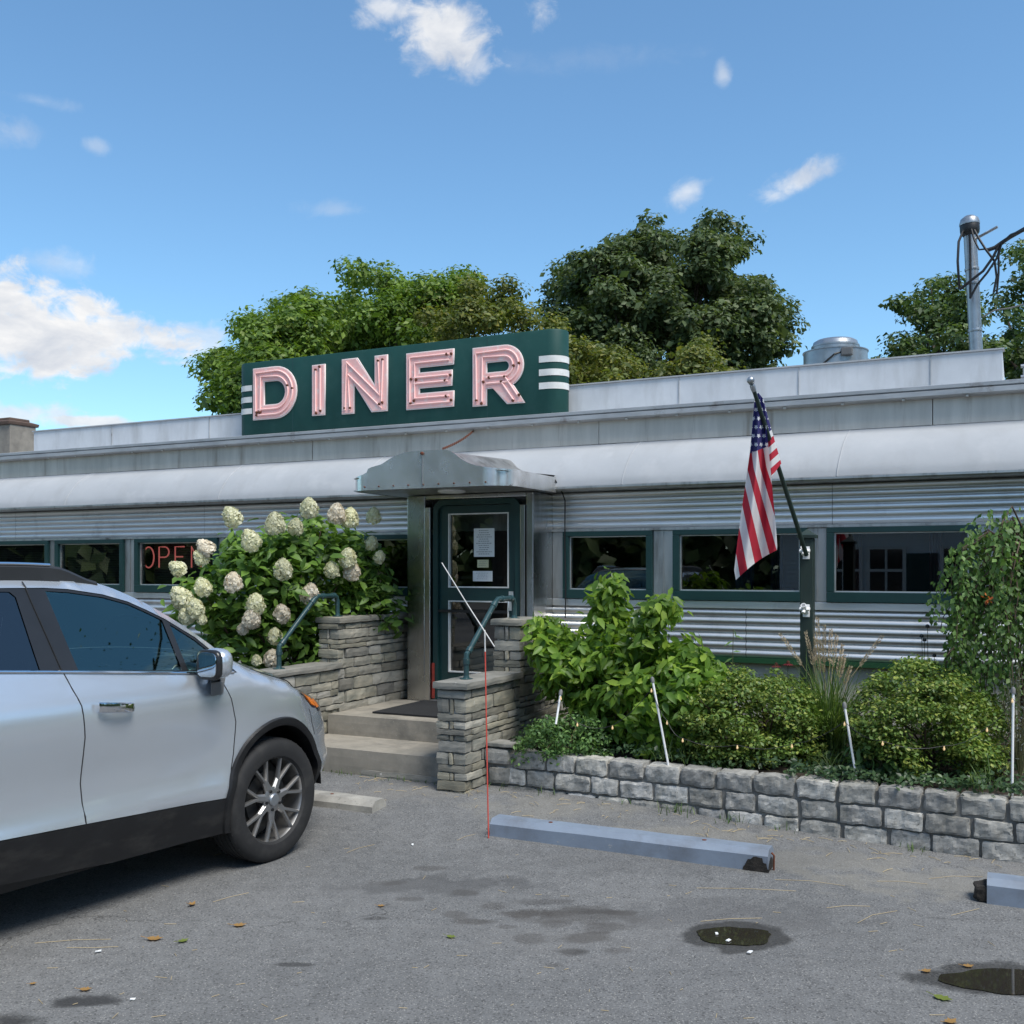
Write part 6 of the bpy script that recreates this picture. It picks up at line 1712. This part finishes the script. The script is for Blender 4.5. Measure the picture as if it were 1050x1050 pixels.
# dark window surround, glass, chrome belt moulding
fwin = [(-1.313, 1.540), (-1.195, 1.532), (-1.013, 1.504), (-.878, 1.466), (-.783, 1.422), (-.700, 1.380), (-.668, 1.124), (-1.255, 1.174)]
qwin = [(-.660, 1.357), (-.526, 1.266), (-.43, 1.180), (-.375, 1.106), (-.632, 1.122)]
rwin = [(-2.15, 1.535), (-1.541, 1.542), (-1.490, 1.540), (-1.466, 1.516), (-1.444, 1.190), (-2.12, 1.236)]
cwin = [(-2.78, 1.452), (-2.5, 1.515), (-2.25, 1.532), (-2.22, 1.246), (-2.78, 1.28)]
g = MB(); panel(g, DLO, [fwin, qwin, rwin, cwin], -.004); CAR.part('window_surround', g, MT['car_gloss_black'], angle=60)
for w_, mt_ in ((fwin, 'car_glass'), (qwin, 'car_glass'), (rwin, 'car_glass_dark'), (cwin, 'car_glass_dark')):
    for sd_ in (-1, 1):
        g = MB(); panel(g, w_, (), -.009, (sd_,), .08); CAR.part('window', g, MT[mt_], angle=80)
g = MB()
for sd_ in (-1, 1): g.tube([S(x, z + .004, .002, sd_) for x, z in dens(belt, .05, False)], .0085, 8)
CAR.parts('belt_moulding', g, MT['chrome'])
g = MB(); g.grid(loft((-.975, -.265), lambda x: crown(x) - .004, lead), 20, 16); CAR.part('windshield', g, MT['car_glass'])
g = MB(); g.grid(loft((-.262, -.243), lambda x: crown(x) - .006, lead), 2, 16); CAR.part('cowl', g, MT['car_trim'])
g = MB()
def rearglass(i, j):
    z = 1.16 + .01 * i; t = -1 + 2 * j; x = -3.3 + .05 * i; a = Vector((-3.3 - .10 * (1 - t * t), t * Wd(-3.3, 1.12), 1.161)); b = Vector((-3.25, t * Wd(-3.25, interp(ZT, -3.25)), interp(ZT, -3.25) + .0))
    return a.lerp(b, i)
g.grid(rearglass, 4, 14); CAR.part('rear_window', g, MT['car_glass_dark'])
# black lower cladding, arch mouldings, sill
g = MB()
panel(g, [(-3.3, .578), (-1.68, .489), (-1.266, .471), (-.418, .429), (-.30, .423), (.30, .398), (.5, .398), (.5, .25), (.33, .25), (-.30, .235), (-.432, .237), (-1.098, .247), (-1.68, .292), (-3.3, .34)], [archF, archR], .006)
g.grid(nose(.25, .398, .005), 5, NY)
def sill(i, j):
    x = -2.2 + 1.80 * i; zb = interp(cbot, x); return Vector((x, -1 * (Wd(x, zb) + .006 - .0 - .14 * j), zb - .028 * j))
for sd_ in (-1, 1): g.grid(lambda i, j: Vector((sill(i, j).x, sd_ * abs(sill(i, j).y), sill(i, j).z)), 20, 3)
CAR.part('cladding', g, MT['car_trim'], angle=50)
g = MB()
for cx_ in (FAx, RAx):
    for sd_ in (-1, 1):
        n = 44; vs = []
        for k in range(n + 1):
            t = -.42 + (PI + .84) * k / n
            for rx, rz, off in ((.372, .412, -.09), (.366, .406, .010), (.380, .418, .019), (.408, .448, .017), (.414, .454, .000)):
                x = cx_ + rx * math.cos(t); z = max(.235, .355 + rz * math.sin(t)); vs.append(S(x, z, off, sd_))
        m_ = 5; g.add(vs, [(i*m_ + k, (i+1)*m_ + k, (i+1)*m_ + k + 1, i*m_ + k + 1)[::sd_] for i in range(n) for k in range(4)], True)
CAR.parts('arch_moulding', g, MT['car_trim'], angle=50)
# dark wheel wells, underbody
g = MB()
for cx_ in (FAx, RAx):
    for sd_ in (-1, 1):
        n = 24
        g.add([(cx_ + .40 * math.cos(PI * k / n), sd_ * y, .355 + .43 * math.sin(PI * k / n)) for k in range(n + 1) for y in (.83, .50)], [(2*k, 2*k + 2, 2*k + 3, 2*k + 1) for k in range(n)], True)
        g.add([(cx_ + .40 * math.cos(PI * k / n), sd_ * .50, .355 + .43 * math.sin(PI * k / n)) for k in range(n + 1)], [tuple(range(n + 1))], False)
g.box((-2.2, -.70, .20), (-.42, .70, .32)); g.box((-3.25, -.6, .34), (-3.03, .6, .6)); g.box((.38, -.5, .24), (.48, .5, .5)); g.box((-3.0, -.49, .3), (.4, .49, .36))
CAR.part('underbody', g, MT['black_metal'])
# roof rail
for sd_ in (-1, 1):
    g = MB(); xs = np.linspace(-2.95, -1.0, 40)
    pts = []
    for x in xs:
        zt = interp(ZT, x); e = min(1, (x + 2.95) / .25, (-1.0 - x) / .24); hgt = .058 * sstep(0, 1, e)
        pts.append(Vector((x, sd_ * (Wd(x, zt - .01) - .035), zt + hgt + .006)))
    vs = []
    for p in pts:
        w_ = .018
        vs += [p + Vector((0, sd_ * w_, -.075)), p + Vector((0, sd_ * w_, -.012)), p + Vector((0, sd_ * w_ * .4, 0)), p + Vector((0, -sd_ * w_, -.004)), p + Vector((0, -sd_ * w_, -.075))]
    n = len(pts); g.add(vs, [(i*5 + k, (i+1)*5 + k, (i+1)*5 + k + 1, i*5 + k + 1)[::-sd_] for i in range(n - 1) for k in range(4)], True)
    rr = CAR.part('roof_rail', g, MT['car_roof_trim'], angle=40)
    g = MB(); g.tube([p + Vector((0, sd_ * .010, .003)) for p in pts[6:-5]], .007, 8); CAR.part('bright_strip', g, MT['chrome'], rr)
# door handles
def handle(dr, x0, x1, z, sd_):
    g = MB(); vs = []
    n = 14
    for k in range(n + 1):
        t = k / n; x = x0 + (x1 - x0) * t; bow = .022 + .026 * math.sin(PI * t) ** .5; h = .024
        c = S(x, z - .02 * t, bow, sd_)
        for dz, do in ((-h, -.006), (-h * .8, .004), (0, .007), (h * .8, .004), (h, -.006)): vs.append(c + Vector((0, sd_ * do, dz)))
    g.add(vs, [(i*5 + k, (i+1)*5 + k, (i+1)*5 + k + 1, i*5 + k + 1)[::-sd_] for i in range(n) for k in range(4)], True)
    h_ = CAR.part('handle', g, MT['chrome'], dr)
handle(d1, -1.212, -1.020, 1.002, -1); handle(d2, -1.212, -1.020, 1.002, 1); handle(d3, -2.09, -1.90, 1.04, -1); handle(d4, -2.09, -1.90, 1.04, 1)
# door mirrors
def ell(c, r, n=16, m_=10, p=2.6):
    vs = []
    for i in range(m_ + 1):
        ph = -PI / 2 + PI * i / m_
        for k in range(n):
            th = 2 * PI * k / n; q = (math.cos(ph) * math.cos(th), math.cos(ph) * math.sin(th), math.sin(ph))
            q = [math.copysign(abs(a) ** (2 / p), a) for a in q]; vs.append(Vector(c) + Vector((q[0] * r[0], q[1] * r[1], q[2] * r[2])))
    fs = [(i*n + k, i*n + (k+1) % n, (i+1)*n + (k+1) % n, (i+1)*n + k) for i in range(m_) for k in range(n)]
    return vs, fs
for sd_, dr in ((-1, d1), (1, d2)):
    yb = Wd(-.50, 1.09); c = Vector((-.545, sd_ * (yb + .10), 1.152))
    g = MB(); vs, fs = ell(c + Vector((-.046, 0, 0)), (.022, .086, .078), p=3.8)
    vs = [v if v.x < c.x - .001 or True else v for v in vs]; g.add(vs, [f[::1] for f in fs], True)
    g.f = [f for f in g.f]; 
    mir = CAR.part('mirror', g, MT['car_gloss_black'], dr, angle=80)
    g = MB(); vs, fs = ell(c + Vector((.004, 0, .004)), (.058, .090, .079), p=2.7); g.add(vs, fs, True)
    CAR.part('mirror_cap', g, MT['car_paint'], dr, angle=80)
    g = MB(); vs, fs = ell(c + Vector((-.0685, sd_ * .004, .002)), (.004, .071, .063), p=4.0); g.add(vs, fs, True); CAR.part('mirror_glass', g, MT['mirror'], dr)
    g = MB(); root = S(-.455, 1.055, -.005, sd_)
    a0, a1 = c + Vector((.005, -sd_ * .01, -.075)), root
    vs = []
    for p, w_, h in ((a0, .030, .02), (a0.lerp(a1, .35) + Vector((0, 0, -.055)), .036, .03), (a0.lerp(a1, .75) + Vector((0, 0, -.04)), .045, .03), (a1, .055, .035)):
        vs += [p + Vector((-w_, 0, -h)), p + Vector((w_, 0, -h)), p + Vector((w_, 0, h)), p + Vector((-w_, 0, h))]
    g.add(vs, [(i*4 + k, (i+1)*4 + k, (i+1)*4 + (k+1) % 4, i*4 + (k+1) % 4) for i in range(3) for k in range(4)], True); CAR.part('mirror_arm', g, MT['cable_grey'], dr, angle=50)
# head lamps with amber marker
for sd_ in (-1, 1):
    g = MB()
    hl = [(.34, .955), (.5, .905), (.5, .80), (.44, .815), (.375, .90)]
    panel(g, hl, (), .004, (sd_,), .03)
    yl = sorted([yrow(j / NY) for j in range(NY + 1)])
    g.grid(lambda i, j: nose_pt(sd_ * (.745 - .30 * j), .775 + .03 * j + (.125 - .06 * j) * i, .004), 4, 8)
    hlo = CAR.part('headlight', g, MT['lamp_dark'], angle=70)
    g = MB(); panel(g, [(.40, .915), (.5, .865), (.5, .812), (.445, .835)], (), .008, (sd_,), .02); 
    g.grid(lambda i, j: nose_pt(sd_ * (.749 - .04 * j), .800 + .055 * i, .008), 2, 3)
    CAR.part('amber_marker', g, MT['amber'], hlo, angle=70)
g = MB(); g.grid(lambda i, j: nose_pt(-.42 + .84 * j, .50 + .24 * i, .006), 8, 20); gr = CAR.part('grille', g, MT['black_metal'], angle=60)
g = MB()
for z in (.53, .58, .63, .68, .72): g.tube([nose_pt(y, z, .010) for y in np.linspace(-.41, .41, 16)], .006, 6)
CAR.parts('grille_bar', g, MT['chrome'], gr)
for sd_ in (-1, 1):
    g = MB(); g.box((-3.37, sd_ * .70 - .09, .85), (-3.305, sd_ * .70 + .09, 1.05)); CAR.part('tail_light', g, MT['rust_red'], bevel=.015)
# seats, dash, steering wheel
g = MB()
for sx_ in (-1.45, -2.35):
    for y in (-.38, .38):
        g = MB()
        M_ = Matrix.Translation((sx_, y, .58)); vs, fs = ell((sx_ + .22, y, .62), (.27, .25, .09), p=3); g.add(vs, fs, True)
        vs, fs = ell((0, 0, 0), (.075, .24, .36), p=3); Mb = Matrix.Translation((sx_ - .06, y, .92)) @ Matrix.Rotation(-.28, 4, 'Y'); g.add([Mb @ v for v in vs], fs, True)
        vs, fs = ell((0, 0, 0), (.05, .13, .095), p=2.6); Mb = Matrix.Translation((sx_ - .19, y, 1.36)) @ Matrix.Rotation(-.2, 4, 'Y'); gh = MB(); gh.add([Mb @ v for v in vs], fs, True)
        se = CAR.part('seat', g, MT['seat_cloth'], angle=80); CAR.part('headrest', gh, MT['seat_cloth'], se, angle=80)
g = MB(); vs, fs = ell((-.52, 0, .93), (.28, .74, .13), p=3.4); g.add(vs, fs, True); CAR.part('dashboard', g, MT['seat_cloth'], angle=80)
g = MB(); Mw = Matrix.Translation((-.86, .38, 1.03)) @ Matrix.Rotation(-1.12, 4, 'Y')
g.tube([Mw @ Vector((.185 * math.cos(t), .185 * math.sin(t), 0)) for t in np.linspace(0, 2 * PI, 33)[:-1]], .016, 8, closed=True)
for t in (.0, 2.1, 4.2): g.tube([Mw @ Vector((0, 0, -.02)), Mw @ Vector((.18 * math.cos(t), .18 * math.sin(t), 0))], .014, 6)
CAR.part('steering_wheel', g, MT['car_trim'])
g = MB(); vs, fs = ell((-.93, 0, 1.47), (.02, .11, .035), p=3); g.add(vs, fs, True); CAR.part('inside_mirror', g, MT['cable_grey'])
# wheels: built once facing -y, then copied
XR = Matrix.Rotation(PI / 2, 4, 'X')              # lathe axis z -> -y
g = MB(); TR = .347
prof = [(.232, .085), (.245, .100), (.275, .106), (.315, .103), (.334, .092), (.343, .080), (TR, .066)]
tread = []
for y in (.050, .018, -.018, -.050):
    tread += [(TR, y + .008), (TR - .009, y + .005), (TR - .009, y - .005), (TR, y - .008)]
prof2 = prof + tread + [(r, -h) for r, h in prof[::-1]]
g.lathe(prof2, 96, XR)
for k in range(84):
    for s in (1, -1):
        t = 2 * PI * k / 84; M_ = Matrix.Rotation(t, 4, 'Y')
        g.box((.3325, s * .064 - .018, -.0028), (.3455, s * .064 + .026 * (s > 0) + .018 * (s < 0) , .0028), M_ ) if k % 2 else None
wmesh = g.mesh('wheel', MT['rubber'], (0, 0, 0), 0, 30)
g = MB()
g.lathe([(.225, -.08), (.222, .06), (.232, .088), (.238, .094), (.240, .090), (.236, .082)], 72, XR)
ns = 7
def spoke_seg(p0, p1, w0, w1, d0, d1, th=.022):
    a = Vector((p0[0], 0, p0[1])); b = Vector((p1[0], 0, p1[1])); d = (b - a).normalized(); n_ = Vector((-d.z, 0, d.x))
    vs = []
    for p, w_, dp in ((a, w0, d0), (b, w1, d1)):
        for q, dy in ((-1, .012), (-.55, 0), (.55, 0), (1, .012), (1, th), (-1, th)):
            vs.append(Vector((p.x, -dp + dy, p.z)) + n_ * w_ * q)
    fs = [(k, (k+1) % 6, 6 + (k+1) % 6, 6 + k) for k in range(6)]
    g.add(vs, fs, False)
for k in range(ns):
    t = 2 * PI * k / ns + .2
    po = lambda r, a: (r * math.cos(a), r * math.sin(a))
    spoke_seg(po(.045, t), po(.120, t), .026, .018, .078, .076)
    for s in (-1, 1): spoke_seg(po(.108, t + s * .035), po(.229, t + s * .205), .0105, .0088, .0762, .084)
g.lathe([(0, .06), (.062, .062), (.070, .074), (.050, .080), (.036, .080)], 32, XR)
g.v = [(x * 1.04, y, z * 1.04) for x, y, z in g.v]
rmesh = g.mesh('rim', MT['rim_metal'], (0, 0, 0), 0, 30)
g = MB(); g.lathe([(.0365, .078), (.0365, .086), (.030, .092), (0, .094)], 28, XR); cmesh = g.mesh('centre_cap', MT['galv'])
g = MB()
for k in range(5):
    t = 2 * PI * k / 5 + .5; g.lathe([(0, .088), (.009, .087), (.0095, .07), (0, .07)], 6, Matrix.Rotation(t, 4, 'Y') @ Matrix.Translation((.055, 0, 0)) @ XR)
lmesh = g.mesh('lug_nut', MT['black_metal'])
g = MB(); g.lathe([(0, .0), (.155, .0), (.155, .02), (.08, .022), (.08, .05), (0, .05)], 40, XR); g.lathe([(.222, -.07), (.0, -.07)], 40, XR); bmesh_ = g.mesh('brake_disc', MT['rim_dark'])
first = True
for cx_, sd_, st_ in ((FAx - .02, -1, .03), (FAx - .02, 1, .03), (RAx, -1, 0), (RAx, 1, 0)):
    w_ = bpy.data.objects.new('wheel', wmesh); COL.objects.link(w_); w_.parent = CAR.o
    w_.location = (cx_, sd_ * .772, TR - .004); w_.rotation_euler = (0, .3 * cx_, st_ + (PI if sd_ > 0 else 0))
    for nm, me in (('rim', rmesh), ('centre_cap', cmesh), ('lug_nut', lmesh), ('brake_disc', bmesh_)):
        c_ = bpy.data.objects.new(nm, me); COL.objects.link(c_); c_.parent = w_

# ================================================================== ACROSS THE ROAD (seen in the window reflections)
def house(cx, cy, w, d, hh, rot):
    H_ = Thing('clapboard_house', 'pale clapboard house across the road, reflected in the diner windows', 'house', (0, 0, 0), (Vector((cx, cy, -.04)), rot))
    g = MB(); n = 22
    prof = []
    for k in range(n): prof += [(d / 2 + .02, hh * k / n), (d / 2, hh * (k + 1) / n - .002)]
    g.extrude_profile(prof, -w / 2, w / 2, 1)
    g.box((-w / 2, -d / 2, 0), (w / 2, d / 2 - .001, hh)); H_.part('wall', g, MT['clapboard'])
    g = MB(); o = .4; r = 2.4
    g.add([(-w/2 - o, d/2 + o, hh - .1), (w/2 + o, d/2 + o, hh - .1), (w/2 + o, 0, hh + r), (-w/2 - o, 0, hh + r), (-w/2 - o, -d/2 - o, hh - .1), (w/2 + o, -d/2 - o, hh - .1)], [(0, 1, 2, 3), (3, 2, 5, 4), (0, 3, 4), (1, 5, 2), (0, 4, 5, 1)]); H_.part('roof', g, MT['shingle'])
    for x in (-3.6, -2.4, -.4, .8, 2.6, 3.8):
        g = MB(); y = d / 2 + .025
        for a in ((-.55, -.45), (.45, .55), (-.03, .03)): g.box((x + a[0], y, .9), (x + a[1], y + .05, 2.3))
        for z in (.9, 1.57, 2.22): g.box((x - .4499, y, z), (x - .0301, y + .045, z + .08)); g.box((x + .0301, y, z), (x + .4499, y + .045, z + .08))
        f = H_.part('window', g, MT['white_paint'])
        g = MB(); g.box((x - .45, y - .004, .98), (x + .45, y + .01, 2.22)); H_.part('pane', g, MT['lamp_dark'], f)
    g = MB(); g.box((-1.9, d / 2 + .022, 0), (-1.0, d / 2 + .06, 2.1)); H_.part('door', g, MT['green_paint'])
house(-8.5, -15.5, 11, 7, 3.0, rad(-22))
def round_tree(label, x, y, h, r, n, n_per, size, mat, tr_, zlow=.38, name='street_tree'):
    base = Vector((x, y, -.05)); T_ = Thing(name, label, 'tree', tuple(base), 'W', 'trees across the road, seen in reflections')
    cent = []
    while len(cent) < n:
        q = Vector((random.uniform(-1, 1), random.uniform(-1, 1), random.uniform(-1, 1)))
        if .25 < q.length < 1: cent.append(Vector((x + q.x * r, y + q.y * r, h * (zlow + (1 - zlow) / 2) + q.z * h * (1 - zlow) / 2)))
    T_.part('crown', leaves_from(cent, .75, n_per, size, LEAF_B, mat, 'crown', base), None)
    g = MB(); top = Vector((x, y, h * .75)); g.tube([base, base.lerp(top, .5), top], [tr_, tr_ * .75, tr_ * .3], 10)
    for c in cent[:110]:
        a = base.lerp(top, random.uniform(.35, .95)); g.tube([a, a.lerp(c, .5) + Vector((0, 0, .3)), c], [tr_ * .3, tr_ * .18, tr_ * .06], 6)
    T_.part('trunk', g, MT['bark'])
round_tree('sparse spreading tree to the right of the lot, mirrored in the car glass', 15, 8.5, 13, 5.0, 150, 34, .06, MT['leaf_far'], .28)
round_tree('tall tree across the road behind the viewer', 5, -17, 12, 4.5, 80, 90, .3, MT['leaf_far'], .3)
round_tree('full tree at the left beyond the car, mirrored in the diner windows', -19, -5, 11, 4.5, 80, 90, .3, MT['leaf_maple'], .3)
round_tree('large tree at the right across the road', 17, -6, 13, 5, 80, 90, .3, MT['leaf_far'], .3)

# unseen wood, added behind the viewer to darken the horizon in the reflections
k = 26000; A_ = RNG.uniform(rad(80), rad(285), k); R_ = 42 + RNG.normal(size=k) * 2.5
Hh = np.array([6.5 + 3.5 * noise.noise(Vector((math.sin(a) * 5, math.cos(a) * 5, 0))) + 2 * noise.noise(Vector((math.sin(a) * 16, math.cos(a) * 16, 4))) for a in A_])
P = np.column_stack([R_ * np.sin(A_), R_ * np.cos(A_), Hh * RNG.random(k) ** .7])
Nn = norm(np.column_stack([-np.sin(A_), -np.cos(A_), .6 * np.ones(k)]) + RNG.normal(size=(k, 3)) * .5)
single('added_far_wood', 'unseen far line of trees added behind the viewer to darken reflections', 'wood', leaf_mesh('added_far_wood', P, norm(np.cross(Nn, RNG.normal(size=(k, 3)))), Nn, RNG.uniform(.7, 1.5, k), LEAF_B, MT['leaf_far'], (0, -42, 0)), None, base=(0, -42, 0), frame='W', kind='stuff')

# ================================================================== SKY, SUN, CAMERA
SUN_EL, SUN_AZ = rad(58), rad(143)               # azimuth measured from +Y towards +X
W_ = bpy.data.worlds.new('World'); SC.world = W_; W_.use_nodes = True
nt = W_.node_tree; nt.nodes.clear()
out = nt.nodes.new('ShaderNodeOutputWorld'); bg = nt.nodes.new('ShaderNodeBackground'); nt.links.new(bg.outputs[0], out.inputs[0])
sky = nt.nodes.new('ShaderNodeTexSky'); sky.sky_type = 'NISHITA'; sky.sun_disc = False; sky.sun_elevation = SUN_EL; sky.sun_rotation = SUN_AZ
sky.air_density = 1.0; sky.dust_density = .6; sky.ozone_density = 1.6; sky.altitude = 200
tc = nt.nodes.new('ShaderNodeTexCoord'); sp = nt.nodes.new('ShaderNodeSeparateXYZ'); nt.links.new(tc.outputs['Generated'], sp.inputs[0])
az = math_n(nt, 'ARCTAN2', sp.outputs[0], sp.outputs[1]); el = math_n(nt, 'ARCSINE', sp.outputs[2])
def cloud_noise(scale, det, sc=(1, 1, 2.2), off=0.0, dist=.3):
    mp = nt.nodes.new('ShaderNodeMapping'); mp.inputs['Scale'].default_value = sc; mp.inputs['Location'].default_value = (off, off, off); nt.links.new(tc.outputs['Generated'], mp.inputs[0])
    t = nt.nodes.new('ShaderNodeTexNoise'); t.inputs['Scale'].default_value = scale; t.inputs['Detail'].default_value = det; t.inputs['Roughness'].default_value = .6; t.inputs['Distortion'].default_value = dist
    nt.links.new(mp.outputs[0], t.inputs['Vector']); return t.outputs['Fac']
cn = cloud_noise(11, 10, (1, 1, 1.5), off=2.3, dist=.5); cn2 = cloud_noise(34, 9, (1, 1, 1.3), off=5.1, dist=.6)
cnn = math_n(nt, 'ADD', math_n(nt, 'MULTIPLY', math_n(nt, 'SUBTRACT', cn, .5), 3.0), math_n(nt, 'MULTIPLY', math_n(nt, 'SUBTRACT', cn2, .5), 2.2))
dens_ = None; shade_ = None
def cloud(x, y, rx, ry, amt, soft=.5, dark=0.0, tilt=0.0):
    """a cloud at a fixed bearing and height in the sky dome"""
    global dens_, shade_
    v = Vector(((x - 525) / FOC, 1, (HOR - y) / FOC)).normalized(); a0 = math.atan2(v.x, v.y); e0 = math.asin(v.z)
    da = math_n(nt, 'MULTIPLY', math_n(nt, 'SUBTRACT', az, a0), 1); de = math_n(nt, 'SUBTRACT', el, e0)
    ct, st_ = math.cos(tilt), math.sin(tilt)
    p = math_n(nt, 'ADD', math_n(nt, 'MULTIPLY', da, ct), math_n(nt, 'MULTIPLY', de, st_)); q = math_n(nt, 'SUBTRACT', math_n(nt, 'MULTIPLY', de, ct), math_n(nt, 'MULTIPLY', da, st_))
    p = math_n(nt, 'MULTIPLY', p, FOC / rx); q = math_n(nt, 'MULTIPLY', q, FOC / ry)
    d = math_n(nt, 'SQRT', math_n(nt, 'ADD', math_n(nt, 'MULTIPLY', p, p), math_n(nt, 'MULTIPLY', q, q)))
    f = math_n(nt, 'SUBTRACT', math_n(nt, 'ADD', 1.0, math_n(nt, 'MULTIPLY', cnn, .75)), d)
    mr = nt.nodes.new('ShaderNodeMapRange'); mr.interpolation_type = 'SMOOTHSTEP'; mr.inputs[1].default_value = -.05; mr.inputs[2].default_value = soft; mr.inputs[4].default_value = amt; nt.links.new(f, mr.inputs[0])
    dens_ = mr.outputs[0] if dens_ is None else math_n(nt, 'MAXIMUM', dens_, mr.outputs[0])
for c in ((40, 340, 110, 46, 1.0, .55), (120, 345, 100, 32, .95, .6), (205, 348, 45, 22, .55, .7), (-40, 320, 90, 60, 1.0, .5), (20, 425, 70, 14, .75, .7), (90, 432, 60, 7, .9, .6), (450, 30, 66, 34, .95, .8, 0, -.35), (485, 62, 22, 22, .6, .9), (400, 10, 40, 18, .75, .9), (553, 14, 20, 24, .7, .9),
          (741, 76, 10, 12, .45, 1.2), (706, 196, 27, 14, .62, 1.1, 0, .3), (820, 186, 48, 15, .75, 1.0, 0, .35), (795, 200, 26, 10, .5, .9), (20, 135, 30, 16, .30, 1.0), (58, 270, 34, 16, .35, 1.0), (100, 150, 14, 8, .3, 1.0), (345, 215, 40, 10, .25, 1.2), (40, 103, 40, 8, .2, 1.2), (600, 60, 120, 16, .1, 1.2)):
    cloud(*c)
# broken cloud over the rest of the dome
rest = ramp(nt, cloud_noise(2.6, 8, (1, 1, 2.4), 9.0, .2), [(.50, 0.0), (.66, .9)])
away = nt.nodes.new('ShaderNodeMapRange'); away.interpolation_type = 'SMOOTHSTEP'; away.inputs[1].default_value = .65; away.inputs[2].default_value = .95; nt.links.new(math_n(nt, 'ABSOLUTE', az), away.inputs[0])
high = nt.nodes.new('ShaderNodeMapRange'); high.interpolation_type = 'SMOOTHSTEP'; high.inputs[1].default_value = .62; high.inputs[2].default_value = .8; nt.links.new(el, high.inputs[0])
dens_ = math_n(nt, 'MAXIMUM', dens_, math_n(nt, 'MULTIPLY', rest, math_n(nt, 'MAXIMUM', away.outputs[0], high.outputs[0])))
up_ = nt.nodes.new('ShaderNodeMapRange'); up_.inputs[1].default_value = 0; up_.inputs[2].default_value = .05; nt.links.new(el, up_.inputs[0])
dens_ = math_n(nt, 'MULTIPLY', dens_, up_.outputs[0])
shade = ramp(nt, cloud_noise(14, 6, (1, 1, 2.2), 2.0), [(.3, tuple(CLOUD * x for x in (.64, .69, .78))), (.62, tuple(CLOUD * x for x in (1, 1, 1)))])
skyc = mixc(nt, 1.0, sky.outputs[0], SKY_TINT, 'MULTIPLY')
final = mixc(nt, dens_, skyc, shade)
nt.links.new(final, bg.inputs[0]); bg.inputs[1].default_value = SKY_STR

sd_ = bpy.data.lights.new('sun', 'SUN'); sd_.energy = SUN_STR; sd_.angle = SUN_ANG; sd_.color = (1.0, .95, .87)
so = bpy.data.objects.new('sun', sd_); COL.objects.link(so)
dv = Vector((math.sin(SUN_AZ) * math.cos(SUN_EL), math.cos(SUN_AZ) * math.cos(SUN_EL), math.sin(SUN_EL)))
so.rotation_euler = dv.to_track_quat('Z', 'Y').to_euler(); so.location = dv * 40

cam = bpy.data.cameras.new('camera'); cam.sensor_width = 36; cam.lens = 36; cam.shift_y = (HOR - 525) / 1050; cam.clip_start = .05; cam.clip_end = 3000
co = bpy.data.objects.new('camera', cam); COL.objects.link(co); co.location = (0, 0, EYE); co.rotation_euler = (PI / 2, 0, 0)
SC.camera = co
SC.view_settings.view_transform = 'Standard'; SC.view_settings.look = 'None'; SC.view_settings.exposure = EXPO; SC.view_settings.gamma = 1
SC.cycles.use_denoising = True
SC.cycles.max_bounces = 8; SC.cycles.transparent_max_bounces = 12; SC.cycles.sample_clamp_indirect = 6
SC.render.engine = 'CYCLES'
